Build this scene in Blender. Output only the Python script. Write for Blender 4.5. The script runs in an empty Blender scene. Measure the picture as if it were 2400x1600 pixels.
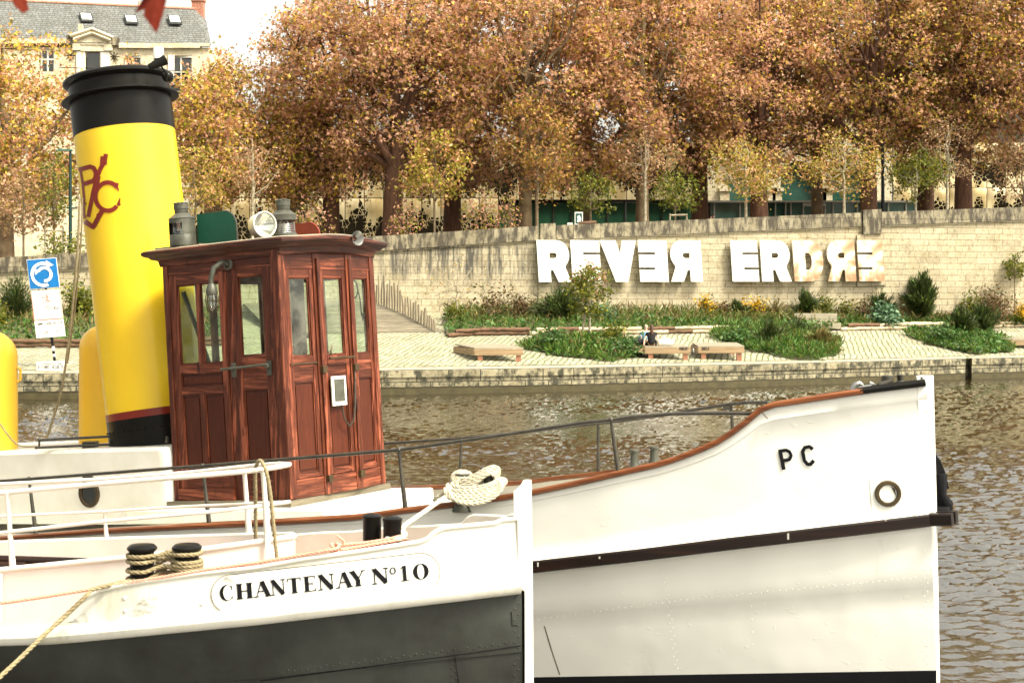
import bpy, bmesh, math, random
import numpy as np
from mathutils import Vector, Matrix
from mathutils.bvhtree import BVHTree
R = math.radians
SC = bpy.context.scene
COL = SC.collection

# ------------------------------------------------------------------ camera
F, H, YH = 3600.0, 3.9, 700.0            # focal length in photo pixels, eye height above the water, horizon row
cam_d = bpy.data.cameras.new("camera")
cam = bpy.data.objects.new("camera", cam_d)
COL.objects.link(cam)
cam.location = (0, 0, H)
cam.rotation_euler = (R(90), 0, 0)
cam_d.sensor_width = 36
cam_d.lens = 36 * F / 2400
cam_d.shift_y = -(800 - YH) / 2400
cam_d.clip_start = 0.1
cam_d.clip_end = 3000
cam_d.dof.use_dof = True
cam_d.dof.focus_distance = 24
cam_d.dof.aperture_fstop = 8
SC.camera = cam

# ------------------------------------------------------------------ sky, sun, exposure
SUN = Vector((0.52, -0.30, 0.80)).normalized()      # direction towards the sun
w = bpy.data.worlds.new("World"); SC.world = w; w.use_nodes = True
nt = w.node_tree
bg = nt.nodes["Background"]
sky = nt.nodes.new("ShaderNodeTexSky"); sky.sky_type = 'NISHITA'; sky.sun_disc = False
sky.sun_elevation = math.asin(SUN.z); sky.sun_rotation = math.atan2(SUN.x, SUN.y)
sky.dust_density = 6; sky.air_density = 1.0; sky.ozone_density = 1.0
hsv = nt.nodes.new("ShaderNodeHueSaturation"); hsv.inputs['Saturation'].default_value = 0.25
wm = nt.nodes.new("ShaderNodeMix"); wm.data_type = 'RGBA'; wm.blend_type = 'MULTIPLY'; wm.inputs[0].default_value = 1
wm.inputs[7].default_value = (1.0, 0.96, 0.84, 1)
nt.links.new(sky.outputs[0], hsv.inputs['Color']); nt.links.new(hsv.outputs[0], wm.inputs[6]); nt.links.new(wm.outputs[2], bg.inputs[0])
bg.inputs[1].default_value = 0.15
sun_d = bpy.data.lights.new("sun", 'SUN'); sun = bpy.data.objects.new("sun", sun_d); COL.objects.link(sun)
sun_d.energy = 2.2; sun_d.angle = R(12); sun_d.color = (1, 0.94, 0.80)
sun.rotation_euler = (-SUN).to_track_quat('-Z', 'Y').to_euler()
SC.view_settings.view_transform = 'Standard'; SC.view_settings.look = 'None'
SC.view_settings.exposure = 1.68; SC.view_settings.gamma = 1
SC.render.engine = 'CYCLES'
SC.cycles.max_bounces = 6; SC.cycles.transparent_max_bounces = 12

# ------------------------------------------------------------------ helpers
def PX(u, v, Y):
    "point on the camera ray of photo pixel (u, v) at depth Y"
    return Vector(((u - 1200) * Y / F, Y, H - (v - YH) * Y / F))

def tag(o, label=None, cat=None, group=None, kind=None):
    if label: o['label'] = label
    if cat: o['category'] = cat
    if group: o['group'] = group
    if kind: o['kind'] = kind
    return o

def empty(name, loc, label=None, cat=None, group=None):
    o = bpy.data.objects.new(name, None); COL.objects.link(o); o.location = loc
    o.empty_display_size = .2
    return tag(o, label, cat, group)

def root_loc(p):
    v = Vector((0, 0, 0))
    while p is not None:
        v += p.location; p = p.parent
    return v

class MB:
    "collects shapes in world coordinates; build() links them as one mesh object"
    def __init__(s): s.v = []; s.f = []; s.m = []; s.cm = 0
    def add(s, vs, fs):
        o = len(s.v); s.v += [tuple(x) for x in vs]; s.f += [tuple(o + i for i in f) for f in fs]; s.m += [s.cm] * len(fs); return s
    def box(s, c, size, rot=None, ax=None, taper=None):
        c = Vector(c); h = Vector(size) * .5; out = []
        for k in range(8):
            d = Vector(((1 if k & 1 else -1) * h.x, (1 if k & 2 else -1) * h.y, (1 if k & 4 else -1) * h.z))
            if taper and k & 4: d.x *= taper; d.y *= taper
            if rot: d = rot @ d
            elif ax: d = ax[0] * d.x + ax[1] * d.y + ax[2] * d.z
            out.append(c + d)
        return s.add(out, [(0, 2, 3, 1), (4, 5, 7, 6), (0, 1, 5, 4), (2, 6, 7, 3), (0, 4, 6, 2), (1, 3, 7, 5)])
    def tube(s, pts, r, seg=8, cap=True, flat=1.0):
        pts = [Vector(p) for p in pts]; n = len(pts)
        rr = r if hasattr(r, '__len__') else [r] * n
        t0 = (pts[1] - pts[0]).normalized()
        nrm = t0.cross(Vector((0, 0, 1)))
        if nrm.length < .05: nrm = t0.cross(Vector((0, 1, 0)))
        nrm.normalize(); vs = []
        for i in range(n):
            a = pts[max(0, i - 1)]; b = pts[min(n - 1, i + 1)]; t = (b - a).normalized()
            nrm = (nrm - t * nrm.dot(t))
            nrm = nrm.normalized() if nrm.length > 1e-6 else t.orthogonal().normalized()
            bn = t.cross(nrm)
            for k in range(seg):
                an = 2 * math.pi * k / seg
                vs.append(pts[i] + (nrm * math.cos(an) + bn * math.sin(an) * flat) * rr[i])
        fs = [(i * seg + k, i * seg + (k + 1) % seg, (i + 1) * seg + (k + 1) % seg, (i + 1) * seg + k) for i in range(n - 1) for k in range(seg)]
        if cap: fs += [tuple(range(seg - 1, -1, -1)), tuple(range((n - 1) * seg, n * seg))]
        return s.add(vs, fs)
    def lathe(s, base, prof, seg=24, axis=None, xa=None, sy=1.0):
        "prof: (radius, height) along axis"
        ax = Vector(axis or (0, 0, 1)).normalized(); x = Vector(xa).normalized() if xa else ax.orthogonal().normalized(); y = ax.cross(x)
        base = Vector(base); vs = []
        for r, h in prof:
            for k in range(seg):
                a = 2 * math.pi * k / seg; vs.append(base + ax * h + (x * math.cos(a) + y * math.sin(a) * sy) * max(r, 1e-4))
        fs = [(i * seg + k, i * seg + (k + 1) % seg, (i + 1) * seg + (k + 1) % seg, (i + 1) * seg + k) for i in range(len(prof) - 1) for k in range(seg)]
        return s.add(vs, fs)
    def sphere(s, c, r, sc=(1, 1, 1), seg=12, rings=8):
        c = Vector(c); vs = []
        for i in range(rings + 1):
            ph = math.pi * i / rings
            for k in range(seg):
                a = 2 * math.pi * k / seg
                vs.append(c + Vector((math.cos(a) * math.sin(ph) * r * sc[0], math.sin(a) * math.sin(ph) * r * sc[1], -math.cos(ph) * r * sc[2])))
        return s.add(vs, [(i * seg + k, i * seg + (k + 1) % seg, (i + 1) * seg + (k + 1) % seg, (i + 1) * seg + k) for i in range(rings) for k in range(seg)])
    def grid(s, rows, close=False):
        "rows: list of equal-length point lists"
        n = len(rows[0]); vs = [p for r in rows for p in r]
        fs = [(i * n + k, i * n + k + 1, (i + 1) * n + k + 1, (i + 1) * n + k) for i in range(len(rows) - 1) for k in range(n - 1)]
        return s.add(vs, fs)
    def prism(s, poly, off):
        "closed solid: polygon (3D points) extruded by vector off"
        n = len(poly); off = Vector(off); a = [Vector(p) for p in poly]; b = [p + off for p in a]
        return s.add(a + b, [tuple(range(n)), tuple(range(2 * n - 1, n - 1, -1))] + [(i, i + n, (i + 1) % n + n, (i + 1) % n) for i in range(n)])
    def build(s, name, mats, parent=None, smooth=None, bevel=None):
        me = bpy.data.meshes.new(name); off = root_loc(parent)
        me.from_pydata([(x - off.x, y - off.y, z - off.z) for x, y, z in s.v], [], s.f)
        if not isinstance(mats, (list, tuple)): mats = [mats]
        for m in mats: me.materials.append(m)
        if len(mats) > 1: me.polygons.foreach_set('material_index', s.m)
        bm = bmesh.new(); bm.from_mesh(me); bmesh.ops.recalc_face_normals(bm, faces=bm.faces); bm.to_mesh(me); bm.free()
        if smooth:
            me.polygons.foreach_set('use_smooth', [True] * len(me.polygons)); me.set_sharp_from_angle(angle=R(smooth))
        me.update()
        o = bpy.data.objects.new(name, me); COL.objects.link(o)
        if parent: o.parent = parent
        if bevel:
            b = o.modifiers.new('bevel', 'BEVEL'); b.width = bevel; b.segments = 2; b.limit_method = 'ANGLE'
        return o

def interp(tab, x):
    xs = [t[0] for t in tab]; ys = [t[1] for t in tab]
    return float(np.interp(x, xs, ys))

def rope_strands(mb, pts, r, lay=None, step=None):
    "three twisted strands along a path"
    pts = [Vector(p) for p in pts]
    d = [0]
    for a, b in zip(pts, pts[1:]): d.append(d[-1] + (b - a).length)
    L = d[-1]; lay = lay or r * 7; step = step or lay / 7
    n = max(4, int(L / step)); P = []
    for i in range(n + 1):
        x = L * i / n; k = 0
        while k < len(d) - 2 and d[k + 1] < x: k += 1
        t = (x - d[k]) / max(1e-9, d[k + 1] - d[k])
        p0 = pts[max(0, k - 1)]; p1 = pts[k]; p2 = pts[k + 1]; p3 = pts[min(len(pts) - 1, k + 2)]
        P.append(0.5 * ((2 * p1) + (p2 - p0) * t + (2 * p0 - 5 * p1 + 4 * p2 - p3) * t * t + (3 * p1 - p0 - 3 * p2 + p3) * t ** 3))
    t0 = (P[1] - P[0]).normalized(); nrm = t0.orthogonal().normalized(); S = [[], [], []]
    for i in range(n + 1):
        t = (P[min(n, i + 1)] - P[max(0, i - 1)]).normalized(); nrm = (nrm - t * nrm.dot(t)).normalized(); bn = t.cross(nrm)
        for k in range(3):
            a = 2 * math.pi * (L * i / n / lay + k / 3)
            S[k].append(P[i] + (nrm * math.cos(a) + bn * math.sin(a)) * r * .5)
    for k in range(3): mb.tube(S[k], r * .56, seg=6)

# ------------------------------------------------------------------ materials
def nodes(name):
    m = bpy.data.materials.new(name); m.use_nodes = True
    return m, m.node_tree, m.node_tree.nodes['Principled BSDF']

def N(t, typ, **kw):
    n = t.nodes.new(typ)
    for k, v in kw.items():
        if k.startswith('i_'):
            key = k[2:]; key = int(key) if key.isdigit() else key.replace('_', ' ')
            n.inputs[key].default_value = v
        else: setattr(n, k, v)
    return n

def ramp(t, fac, stops, interp_='LINEAR'):
    r = t.nodes.new('ShaderNodeValToRGB'); r.color_ramp.interpolation = interp_
    e = r.color_ramp.elements
    while len(e) < len(stops): e.new(0.5)
    for x, (p, c) in zip(e, stops): x.position = p; x.color = (*c, 1) if len(c) == 3 else c
    t.links.new(fac, r.inputs[0]); return r.outputs[0]

def coords(t, scale=(1, 1, 1), rot=(0, 0, 0), src='Object', loc=(0, 0, 0)):
    c = t.nodes.new('ShaderNodeTexCoord'); m = t.nodes.new('ShaderNodeMapping')
    m.inputs['Scale'].default_value = scale; m.inputs['Rotation'].default_value = rot; m.inputs['Location'].default_value = loc
    t.links.new(c.outputs[src], m.inputs[0]); return m.outputs[0]

def noise(t, vec, scale=5, detail=6, rough=.6, dist=0):
    n = N(t, 'ShaderNodeTexNoise', i_Scale=scale, i_Detail=detail, i_Roughness=rough, i_Distortion=dist)
    t.links.new(vec, n.inputs['Vector']); return n.outputs[0]

def mixc(t, fac, a, b, mode='MIX'):
    m = t.nodes.new('ShaderNodeMix'); m.data_type = 'RGBA'; m.blend_type = mode
    for i, x in ((0, fac), (6, a), (7, b)):
        if isinstance(x, (int, float)): m.inputs[i].default_value = x
        elif isinstance(x, tuple): m.inputs[i].default_value = (*x, 1) if len(x) == 3 else x
        else: t.links.new(x, m.inputs[i])
    return m.outputs[2]

def math_(t, op, a, b=None, clamp=False):
    m = t.nodes.new('ShaderNodeMath'); m.operation = op; m.use_clamp = clamp
    for i, x in ((0, a), (1, b)):
        if x is None: continue
        if isinstance(x, (int, float)): m.inputs[i].default_value = x
        else: t.links.new(x, m.inputs[i])
    return m.outputs[0]

def bump(t, b, height, strength=.3, dist=.01):
    n = N(t, 'ShaderNodeBump', i_Strength=strength, i_Distance=dist); t.links.new(height, n.inputs['Height'])
    t.links.new(n.outputs[0], b.inputs['Normal']); return n

def pm(name, col, rough=.5, metal=0, col2=None, vs=4, stretch=(1, 1, 1), bs=40, bstr=.2, bdist=.004, lo=.35, hi=.65, spec=.3, dist=0):
    "paint, stone or metal: two colours mixed by noise, and a bump"
    m, t, b = nodes(name)
    vec = coords(t, stretch)
    n1 = noise(t, vec, vs, 8, .65, dist)
    c2 = col2 or tuple(x * .8 for x in col)
    t.links.new(ramp(t, n1, [(lo, col), (hi, c2)]), b.inputs['Base Color'])
    b.inputs['Roughness'].default_value = rough; b.inputs['Metallic'].default_value = metal
    b.inputs['Specular IOR Level'].default_value = spec
    if bstr:
        n2 = noise(t, vec, bs, 4, .6); bump(t, b, n2, bstr, bdist)
    return m

def foliage(name, cols, trans=.35, rough=.55, clump=.6, cs=.6, dark=.45):
    m, t, b = nodes(name)
    g = t.nodes.new('ShaderNodeNewGeometry')
    k = len(cols)
    c = ramp(t, g.outputs['Random Per Island'], [(i / k, x) for i, x in enumerate(cols)], 'CONSTANT')
    n1 = noise(t, coords(t, src='Object'), cs, 3, .6)
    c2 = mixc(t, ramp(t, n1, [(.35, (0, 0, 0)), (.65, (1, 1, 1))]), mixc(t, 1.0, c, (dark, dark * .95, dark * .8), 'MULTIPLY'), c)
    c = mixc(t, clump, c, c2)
    b.inputs['Roughness'].default_value = rough; b.inputs['Specular IOR Level'].default_value = .3
    t.links.new(c, b.inputs['Base Color'])
    tr = t.nodes.new('ShaderNodeBsdfTranslucent'); t.links.new(c, tr.inputs[0])
    mx = N(t, 'ShaderNodeMixShader', i_0=trans)
    out = [n for n in t.nodes if n.type == 'OUTPUT_MATERIAL'][0]
    t.links.new(b.outputs[0], mx.inputs[1]); t.links.new(tr.outputs[0], mx.inputs[2]); t.links.new(mx.outputs[0], out.inputs[0])
    return m

def wood(name, dark, mid, light, axis='z', scale=1.0, rough=.45, wear=True):
    st = {'z': (26, 26, 1.6), 'x': (1.6, 1.6, 30)}[axis]
    m, t, b = nodes(name)
    v = coords(t, tuple(s * scale for s in st))
    n1 = noise(t, v, 1.0, 6, .6, 1.2)
    v2 = coords(t, tuple(s * scale * .25 for s in st))
    n2 = noise(t, v2, 1.3, 5, .7, .6)
    c = ramp(t, n1, [(.25, dark), (.5, mid), (.80, light)])
    g_ = t.nodes.new('ShaderNodeNewGeometry'); c = mixc(t, 1.0, c, ramp(t, g_.outputs['Random Per Island'], [(0, (.68, .66, .64)), (1, (1.0, 1.0, 1.0))]), 'MULTIPLY')
    if wear:
        c = mixc(t, ramp(t, n2, [(.5, (0, 0, 0)), (.66, (1, 1, 1))]), c, tuple(min(1, x * 1.9) for x in light))
        c = mixc(t, ramp(t, noise(t, coords(t, (1, 1, .35)), 9, 5, .7), [(.30, (.8, .8, .8)), (.42, (0, 0, 0))]), c, tuple(x * .45 for x in dark))
    t.links.new(c, b.inputs['Base Color']); b.inputs['Roughness'].default_value = rough; b.inputs['Specular IOR Level'].default_value = .25
    bump(t, b, n1, .5, .003)
    return m

M = {}
def hull_paint(name, col, dirt, amt=(.62, .8)):
    m, t, b = nodes(name)
    v = coords(t)
    n = noise(t, coords(t, (1, 1, .35)), 2.2, 9, .7)
    c = mixc(t, ramp(t, n, [(amt[0], (0, 0, 0)), (amt[1], (1, 1, 1))]), col, dirt)
    t.links.new(c, b.inputs['Base Color']); b.inputs['Roughness'].default_value = .38
    h = math_(t, 'ADD', math_(t, 'MULTIPLY', noise(t, v, 1.6, 2, .5), 6.0), math_(t, 'MULTIPLY', ramp(t, noise(t, coords(t, (1, 1, 1.6)), 17, 2, .5), [(.66, (0, 0, 0)), (.70, (1, 1, 1))]), .16))
    bump(t, b, h, .5, .008)
    return m
M['hull'] = hull_paint('cream_hull_paint', (.56, .55, .50), (.44, .425, .35))
M['hull_dirty'] = hull_paint('stained_white_paint', (.52, .50, .44), (.28, .26, .16), (.50, .74))
M['white'] = pm('white_gloss_paint', (.66, .64, .57), .3, col2=(.58, .56, .47), vs=3, bs=12, bstr=.12)
M['pink'] = pm('pinkish_deck_paint', (.50, .34, .28), .5)
M['pinkwhite'] = pm('warm_white_paint', (.66, .61, .55), .4, col2=(.60, .54, .47), vs=2)
M['grey'] = pm('dark_grey_hull_paint', (.034, .037, .031), .55, col2=(.009, .009, .006), vs=1.3, bs=14, bstr=.25)
M['boot'] = pm('black_boot_paint', (.008, .008, .009), .6, spec=.06)
M['black'] = pm('black_gloss_paint', (.006, .006, .006), .30, col2=(.009, .008, .006), vs=6, bs=20, bstr=.12, spec=.09)
M['rail'] = pm('weathered_dark_rail', (.022, .020, .016), .4, col2=(.05, .043, .03), vs=14, bs=60)
M['yellow'] = pm('yellow_funnel_paint', (.62, .41, .014), .26, col2=(.66, .45, .02), vs=1.5, bs=9, bstr=.06)
M['pyellow'] = pm('pale_yellow_paint', (.66, .43, .04), .35, col2=(.66, .40, .03), vs=1.2)
M['red'] = pm('dark_red_paint', (.16, .016, .008), .3, bs=30)
M['green'] = pm('dark_green_board', (.008, .075, .04), .4, bs=30)
M['redboard'] = pm('red_brown_board', (.20, .035, .018), .5)
M['bronze'] = pm('verdigris_lamp_metal', (.045, .046, .034), .45, .25, col2=(.085, .085, .066), vs=9, bs=50)
M['brass'] = pm('dull_brass', (.07, .048, .022), .4, .4, col2=(.035, .025, .013), vs=8)
M['chrome'] = pm('chrome', (.8, .78, .74), .12, 1, bstr=0)
M['steel'] = pm('grey_steel', (.3, .3, .28), .35, .8)
M['roofwood'] = wood('dark_roof_moulding', (.010, .003, .002), (.035, .010, .005), (.085, .026, .014), 'x', 1.4, .45)
M['cap'] = wood('varnished_rail_wood', (.05, .015, .006), (.15, .048, .017), (.27, .10, .035), 'x', .5, .28, wear=False)
M['rub'] = wood('dark_rubbing_timber', (.005, .003, .002), (.012, .006, .004), (.03, .013, .007), 'x', .6, .4, wear=False)
M['wood_v'] = wood('mahogany_upright', (.030, .007, .003), (.072, .017, .007), (.135, .038, .019), 'z', 2.4, .4)
M['wood_h'] = wood('mahogany_rail', (.030, .007, .003), (.072, .017, .007), (.14, .040, .020), 'x', 2.4, .4)
M['wood_p'] = wood('mahogany_panel', (.034, .008, .003), (.060, .013, .005), (.092, .022, .009), 'z', 2.2, .35, wear=False)
M['oldwood'] = wood('silvered_wood', (.05, .043, .028), (.15, .13, .09), (.26, .23, .16), 'x', .5, .8, wear=False)
M['post'] = wood('weathered_post_wood', (.10, .085, .055), (.26, .22, .15), (.42, .36, .25), 'z', .25, .85, wear=False)
M['bench'] = pm('pale_bench_timber', (.34, .24, .135), .7, col2=(.20, .135, .07), vs=3, stretch=(.4, 2, 6))
M['benchleg'] = pm('reddish_bench_timber', (.30, .14, .08), .7)
M['benchgrey'] = pm('grey_bench_timber', (.34, .30, .22), .8, col2=(.24, .21, .15), vs=3, stretch=(.4, 2, 6))
def ropemat(name, a, bcol):
    return pm(name, a, .85, col2=bcol, vs=60, bs=300, bstr=.5, bdist=.002)
M['rope_tan'] = ropemat('tan_hemp_rope', (.26, .21, .12), (.15, .12, .06))
M['rope_pale'] = ropemat('pale_cotton_rope', (.46, .42, .32), (.30, .265, .18))
M['rope_white'] = ropemat('white_rope', (.64, .60, .50), (.50, .45, .34))
M['rope_pink'] = ropemat('faded_pink_rope', (.62, .28, .20), (.50, .24, .16))
def glassmat(name, tint=(.9, .95, .9), refl=.12, rough=.02, dirt=.12):
    m, t, b = nodes(name)
    out = [n for n in t.nodes if n.type == 'OUTPUT_MATERIAL'][0]
    tr = t.nodes.new('ShaderNodeBsdfTransparent'); tr.inputs[0].default_value = (*tint, 1)
    gl = N(t, 'ShaderNodeBsdfGlossy', i_Roughness=rough); df = t.nodes.new('ShaderNodeBsdfDiffuse'); df.inputs[0].default_value = (.6, .58, .48, 1)
    m1 = N(t, 'ShaderNodeMixShader'); m2 = N(t, 'ShaderNodeMixShader')
    fr = N(t, 'ShaderNodeLayerWeight', i_Blend=.5)
    t.links.new(math_(t, 'ADD', math_(t, 'MULTIPLY', math_(t, 'POWER', fr.outputs['Facing'], 4.0), .7), refl * .4, True), m1.inputs[0])
    t.links.new(tr.outputs[0], m1.inputs[1]); t.links.new(gl.outputs[0], m1.inputs[2])
    n = ramp(t, noise(t, coords(t), 6, 5, .6), [(.4, (0, 0, 0)), (.8, (dirt, dirt, dirt))])
    t.links.new(n, m2.inputs[0]); t.links.new(m1.outputs[0], m2.inputs[1]); t.links.new(df.outputs[0], m2.inputs[2]); t.links.new(m2.outputs[0], out.inputs[0])
    return m
M['glass'] = glassmat('old_window_glass', dirt=.10)
M['lens'] = glassmat('lamp_lens_glass', (.75, .8, .75), .5)
M['darkglass'] = pm('dark_window_glass', (.012, .015, .012), .06, col2=(.02, .02, .015), bstr=0, spec=.8)
M['skin'] = pm('skin', (.62, .40, .29), .5, bstr=0)
M['hair'] = pm('brown_hair', (.07, .03, .015), .6, col2=(.03, .012, .006), vs=20, bstr=0)
M['blackcloth'] = pm('black_cloth', (.012, .012, .012), .9, bstr=0)
M['bluecloth'] = pm('light_blue_cloth', (.22, .42, .55), .9, bstr=0)
M['whitecloth'] = pm('white_cloth', (.8, .78, .72), .9, bstr=0)
M['tancloth'] = pm('tan_cloth', (.30, .22, .13), .9, bstr=0)
# ------------------------------------------------------------------ water: a real rippled sheet, finer where it is near
def water_mat():
    m, t, b = nodes('canal_water')
    b.inputs['Base Color'].default_value = (.018, .013, .004, 1); b.inputs['Roughness'].default_value = .02
    b.inputs['IOR'].default_value = 2.2; b.inputs['Specular IOR Level'].default_value = .8
    bump(t, b, noise(t, coords(t, (5, 3, 1)), 3.0, 3, .6), .5, .02)
    return m
wr = np.random.default_rng(3)
YY = 7.0 * np.exp(np.arange(0, 760) * .00328); XX = np.linspace(-.56, .56, 900)
gx = XX[None, :] * YY[:, None] * 1.0; gy = np.repeat(YY[:, None], len(XX), 1); gzz = np.zeros_like(gx)
for i in range(90):
    lam = .075 * (.65 / .075) ** (wr.random() ** 1.0); th = math.pi / 2 + wr.normal() * .42; k_ = 2 * math.pi / lam
    amp = .0140 * lam ** 1.0 * (.5 + wr.random())
    fade = np.clip((lam / (gy * .0022 + .01)) * .7, 0, 1)      # ripples finer than the mesh are left to the bump
    ph = k_ * (gx * math.cos(th) + gy * math.sin(th)) + wr.random() * 6.28
    gzz += amp * fade * (np.sin(ph) + .25 * np.cos(2 * ph))
calm = .62 + .38 * np.sin(gx * .11 + 1.3 * np.sin(gy * .16)) * np.sin(gy * .21 + 1.0 + .5 * np.sin(gx * .2)); gzz *= calm * np.clip((74 - gy * 1.0) / 25 + .45, .35, 1)
gzz *= np.clip((YY[-1] - gy) / 3, 0, 1)
V_ = np.stack([gx, gy, gzz], 2).reshape(-1, 3).astype(np.float32); nr, nc = gx.shape
i0 = (np.arange(nr - 1)[:, None] * nc + np.arange(nc - 1)[None]).ravel(); Fq = np.stack([i0, i0 + 1, i0 + nc + 1, i0 + nc], 1).astype(np.int32)
me = bpy.data.meshes.new('water'); me.vertices.add(len(V_)); me.vertices.foreach_set('co', V_.ravel()); me.loops.add(Fq.size); me.loops.foreach_set('vertex_index', Fq.ravel())
me.polygons.add(len(Fq)); me.polygons.foreach_set('loop_start', (np.arange(len(Fq)) * 4).astype(np.int32)); me.polygons.foreach_set('use_smooth', [True] * len(Fq)); me.update(calc_edges=True)
M['water'] = water_mat(); me.materials.append(M['water']); wo = bpy.data.objects.new('water', me); COL.objects.link(wo); tag(wo, kind='structure')
mb = MB(); mb.grid([[(x, y, -.16) for x in (-150, -60, 0, 60, 150)] for y in (-25, 20, 60, 110)])
tag(mb.build('water', M['water']), kind='structure')

# ------------------------------------------------------------------ quay, paved ramp, terrace
QY = [(-150, 50), (-40, 57), (-18.2, 59.7), (-5.2, 62.4), (2, 64.5), (9.4, 67.6), (16, 71), (22.9, 75.1), (32, 79), (60, 90), (150, 120)]
def yq(x): return interp(QY, x)
def ywx(x): return 84 + .222 * (x - 1.17)
def yw(u): return 83.74 / (1 - .222 * (u - 1200) / 3600)
def zg(x, y): return 1.0 + .1 * (y - yq(x))
def ground_at(u, v):
    "point of the paved ramp seen at photo pixel (u, v)"
    lo, hi = 50.0, 110.0
    for _ in range(50):
        y = (lo + hi) / 2; p = PX(u, v, y)
        if p.z > zg(p.x, y): lo = y
        else: hi = y
    p = PX(u, v, lo); return Vector((p.x, p.y, zg(p.x, p.y)))
WT = [(-900, 655), (50, 601), (850, 556), (1240, 531), (2010, 499), (2400, 485), (3400, 430)]
def wtop(u): return PX(u, interp(WT, u), yw(u))

def cobble_mat():
    m, t, b = nodes('pale_paving_setts')
    v0 = coords(t, rot=(0, 0, R(-80))); nz = N(t, 'ShaderNodeTexNoise', i_Scale=.7, i_Detail=3.0); t.links.new(v0, nz.inputs['Vector'])
    av = N(t, 'ShaderNodeMix', data_type='RGBA', blend_type='ADD', i_0=.38); t.links.new(v0, av.inputs[6]); t.links.new(nz.outputs[1], av.inputs[7]); v = av.outputs[2]
    def brick(w_, rh, mortar, off=.5):
        n = N(t, 'ShaderNodeTexBrick', i_Scale=1.0, i_Mortar_Size=mortar, i_Mortar_Smooth=.15); n.inputs['Brick Width'].default_value = w_; n.inputs['Row Height'].default_value = rh
        n.offset = off; t.links.new(v, n.inputs[0])
        n.inputs['Color1'].default_value = (.35, .32, .235, 1); n.inputs['Color2'].default_value = (.235, .215, .155, 1); n.inputs['Mortar'].default_value = (.07, .068, .03, 1)
        return n
    n = brick(.46, .27, .036)
    vv = coords(t)
    grime = ramp(t, noise(t, vv, .9, 5, .6), [(.4, (1, 1, 1)), (.75, (.72, .70, .60))])
    c = mixc(t, 1.0, n.outputs['Color'], grime, 'MULTIPLY')
    gr = math_(t, 'MULTIPLY', n.outputs['Fac'], ramp(t, noise(t, vv, 1.5, 4, .6), [(.4, (0, 0, 0)), (.6, (1, 1, 1))]))
    c = mixc(t, gr, c, (.07, .10, .02))
    t.links.new(c, b.inputs['Base Color']); b.inputs['Roughness'].default_value = .75
    bump(t, b, n.outputs['Fac'], -.6, .02); return m
M['cobble'] = cobble_mat()

def ashlar(name, bw, rh, c1, c2, mortar, stain=None, src=('X', 'Z'), msize=.018, stain_amt=(.55, .75), streak=(.9, .9, .12), extra=None):
    m, t, b = nodes(name)
    tc = t.nodes.new('ShaderNodeTexCoord'); sp = t.nodes.new('ShaderNodeSeparateXYZ'); cb = t.nodes.new('ShaderNodeCombineXYZ')
    t.links.new(tc.outputs['Object'], sp.inputs[0]); t.links.new(sp.outputs[src[0]], cb.inputs[0]); t.links.new(sp.outputs[src[1]], cb.inputs[1])
    wob = noise(t, coords(t), .8, 2)
    n = N(t, 'ShaderNodeTexBrick', i_Scale=1.0, i_Mortar_Size=msize, i_Mortar_Smooth=.3); n.inputs['Brick Width'].default_value = bw; n.inputs['Row Height'].default_value = rh
    n.inputs['Color1'].default_value = (*c1, 1); n.inputs['Color2'].default_value = (*c2, 1); n.inputs['Mortar'].default_value = (*mortar, 1); n.inputs['Bias'].default_value = -.1
    n.offset = .43; n.squash = .75; n.squash_frequency = 3
    t.links.new(cb.outputs[0], n.inputs[0])
    c = n.outputs['Color']
    v = coords(t)
    c = mixc(t, 1.0, c, ramp(t, noise(t, v, 1.1, 8, .75), [(.3, (.70, .66, .54)), (.55, (1, 1, 1))]), 'MULTIPLY')
    c = mixc(t, 1.0, c, ramp(t, noise(t, v, 7, 6, .75), [(.33, (.55, .50, .40)), (.5, (1, 1, 1))]), 'MULTIPLY')
    if stain:
        s = noise(t, coords(t, streak), 3.0, 7, .7)
        f = ramp(t, s, [(stain_amt[0], (0, 0, 0)), (stain_amt[1], (1, 1, 1))])
        if extra: f = extra(t, sp, f)
        c = mixc(t, f, c, stain)
    t.links.new(c, b.inputs['Base Color']); b.inputs['Roughness'].default_value = .85
    bump(t, b, math_(t, 'ADD', math_(t, 'MULTIPLY', n.outputs['Fac'], -1.0), math_(t, 'MULTIPLY', noise(t, v, 9, 4, .6), .5)), .6, .02)
    return m

def wall_stain(t, sp, f):
    # black run-off stains on a stretch of wall, and a darker band right under the coping of the left part
    X, Z = sp.outputs['X'], sp.outputs['Z']
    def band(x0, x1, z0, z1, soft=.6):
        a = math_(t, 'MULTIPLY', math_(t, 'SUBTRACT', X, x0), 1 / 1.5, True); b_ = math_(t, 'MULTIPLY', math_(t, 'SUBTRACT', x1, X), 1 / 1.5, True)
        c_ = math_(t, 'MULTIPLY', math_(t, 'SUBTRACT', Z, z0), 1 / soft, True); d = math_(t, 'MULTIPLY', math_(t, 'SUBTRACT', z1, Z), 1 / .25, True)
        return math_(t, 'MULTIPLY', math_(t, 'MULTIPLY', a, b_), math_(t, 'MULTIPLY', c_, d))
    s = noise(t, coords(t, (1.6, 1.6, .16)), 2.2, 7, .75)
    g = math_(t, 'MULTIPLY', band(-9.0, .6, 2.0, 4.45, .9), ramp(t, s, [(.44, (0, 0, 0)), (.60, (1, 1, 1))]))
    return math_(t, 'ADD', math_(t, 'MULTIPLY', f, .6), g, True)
STONE1, STONE2, MORT = (.40, .35, .235), (.33, .285, .19), (.19, .16, .10)
M['wall'] = ashlar('limestone_ashlar', 1.15, .345, STONE1, STONE2, MORT, (.05, .045, .035), extra=wall_stain, stain_amt=(.58, .72), streak=(.9, .9, .35))
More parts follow.
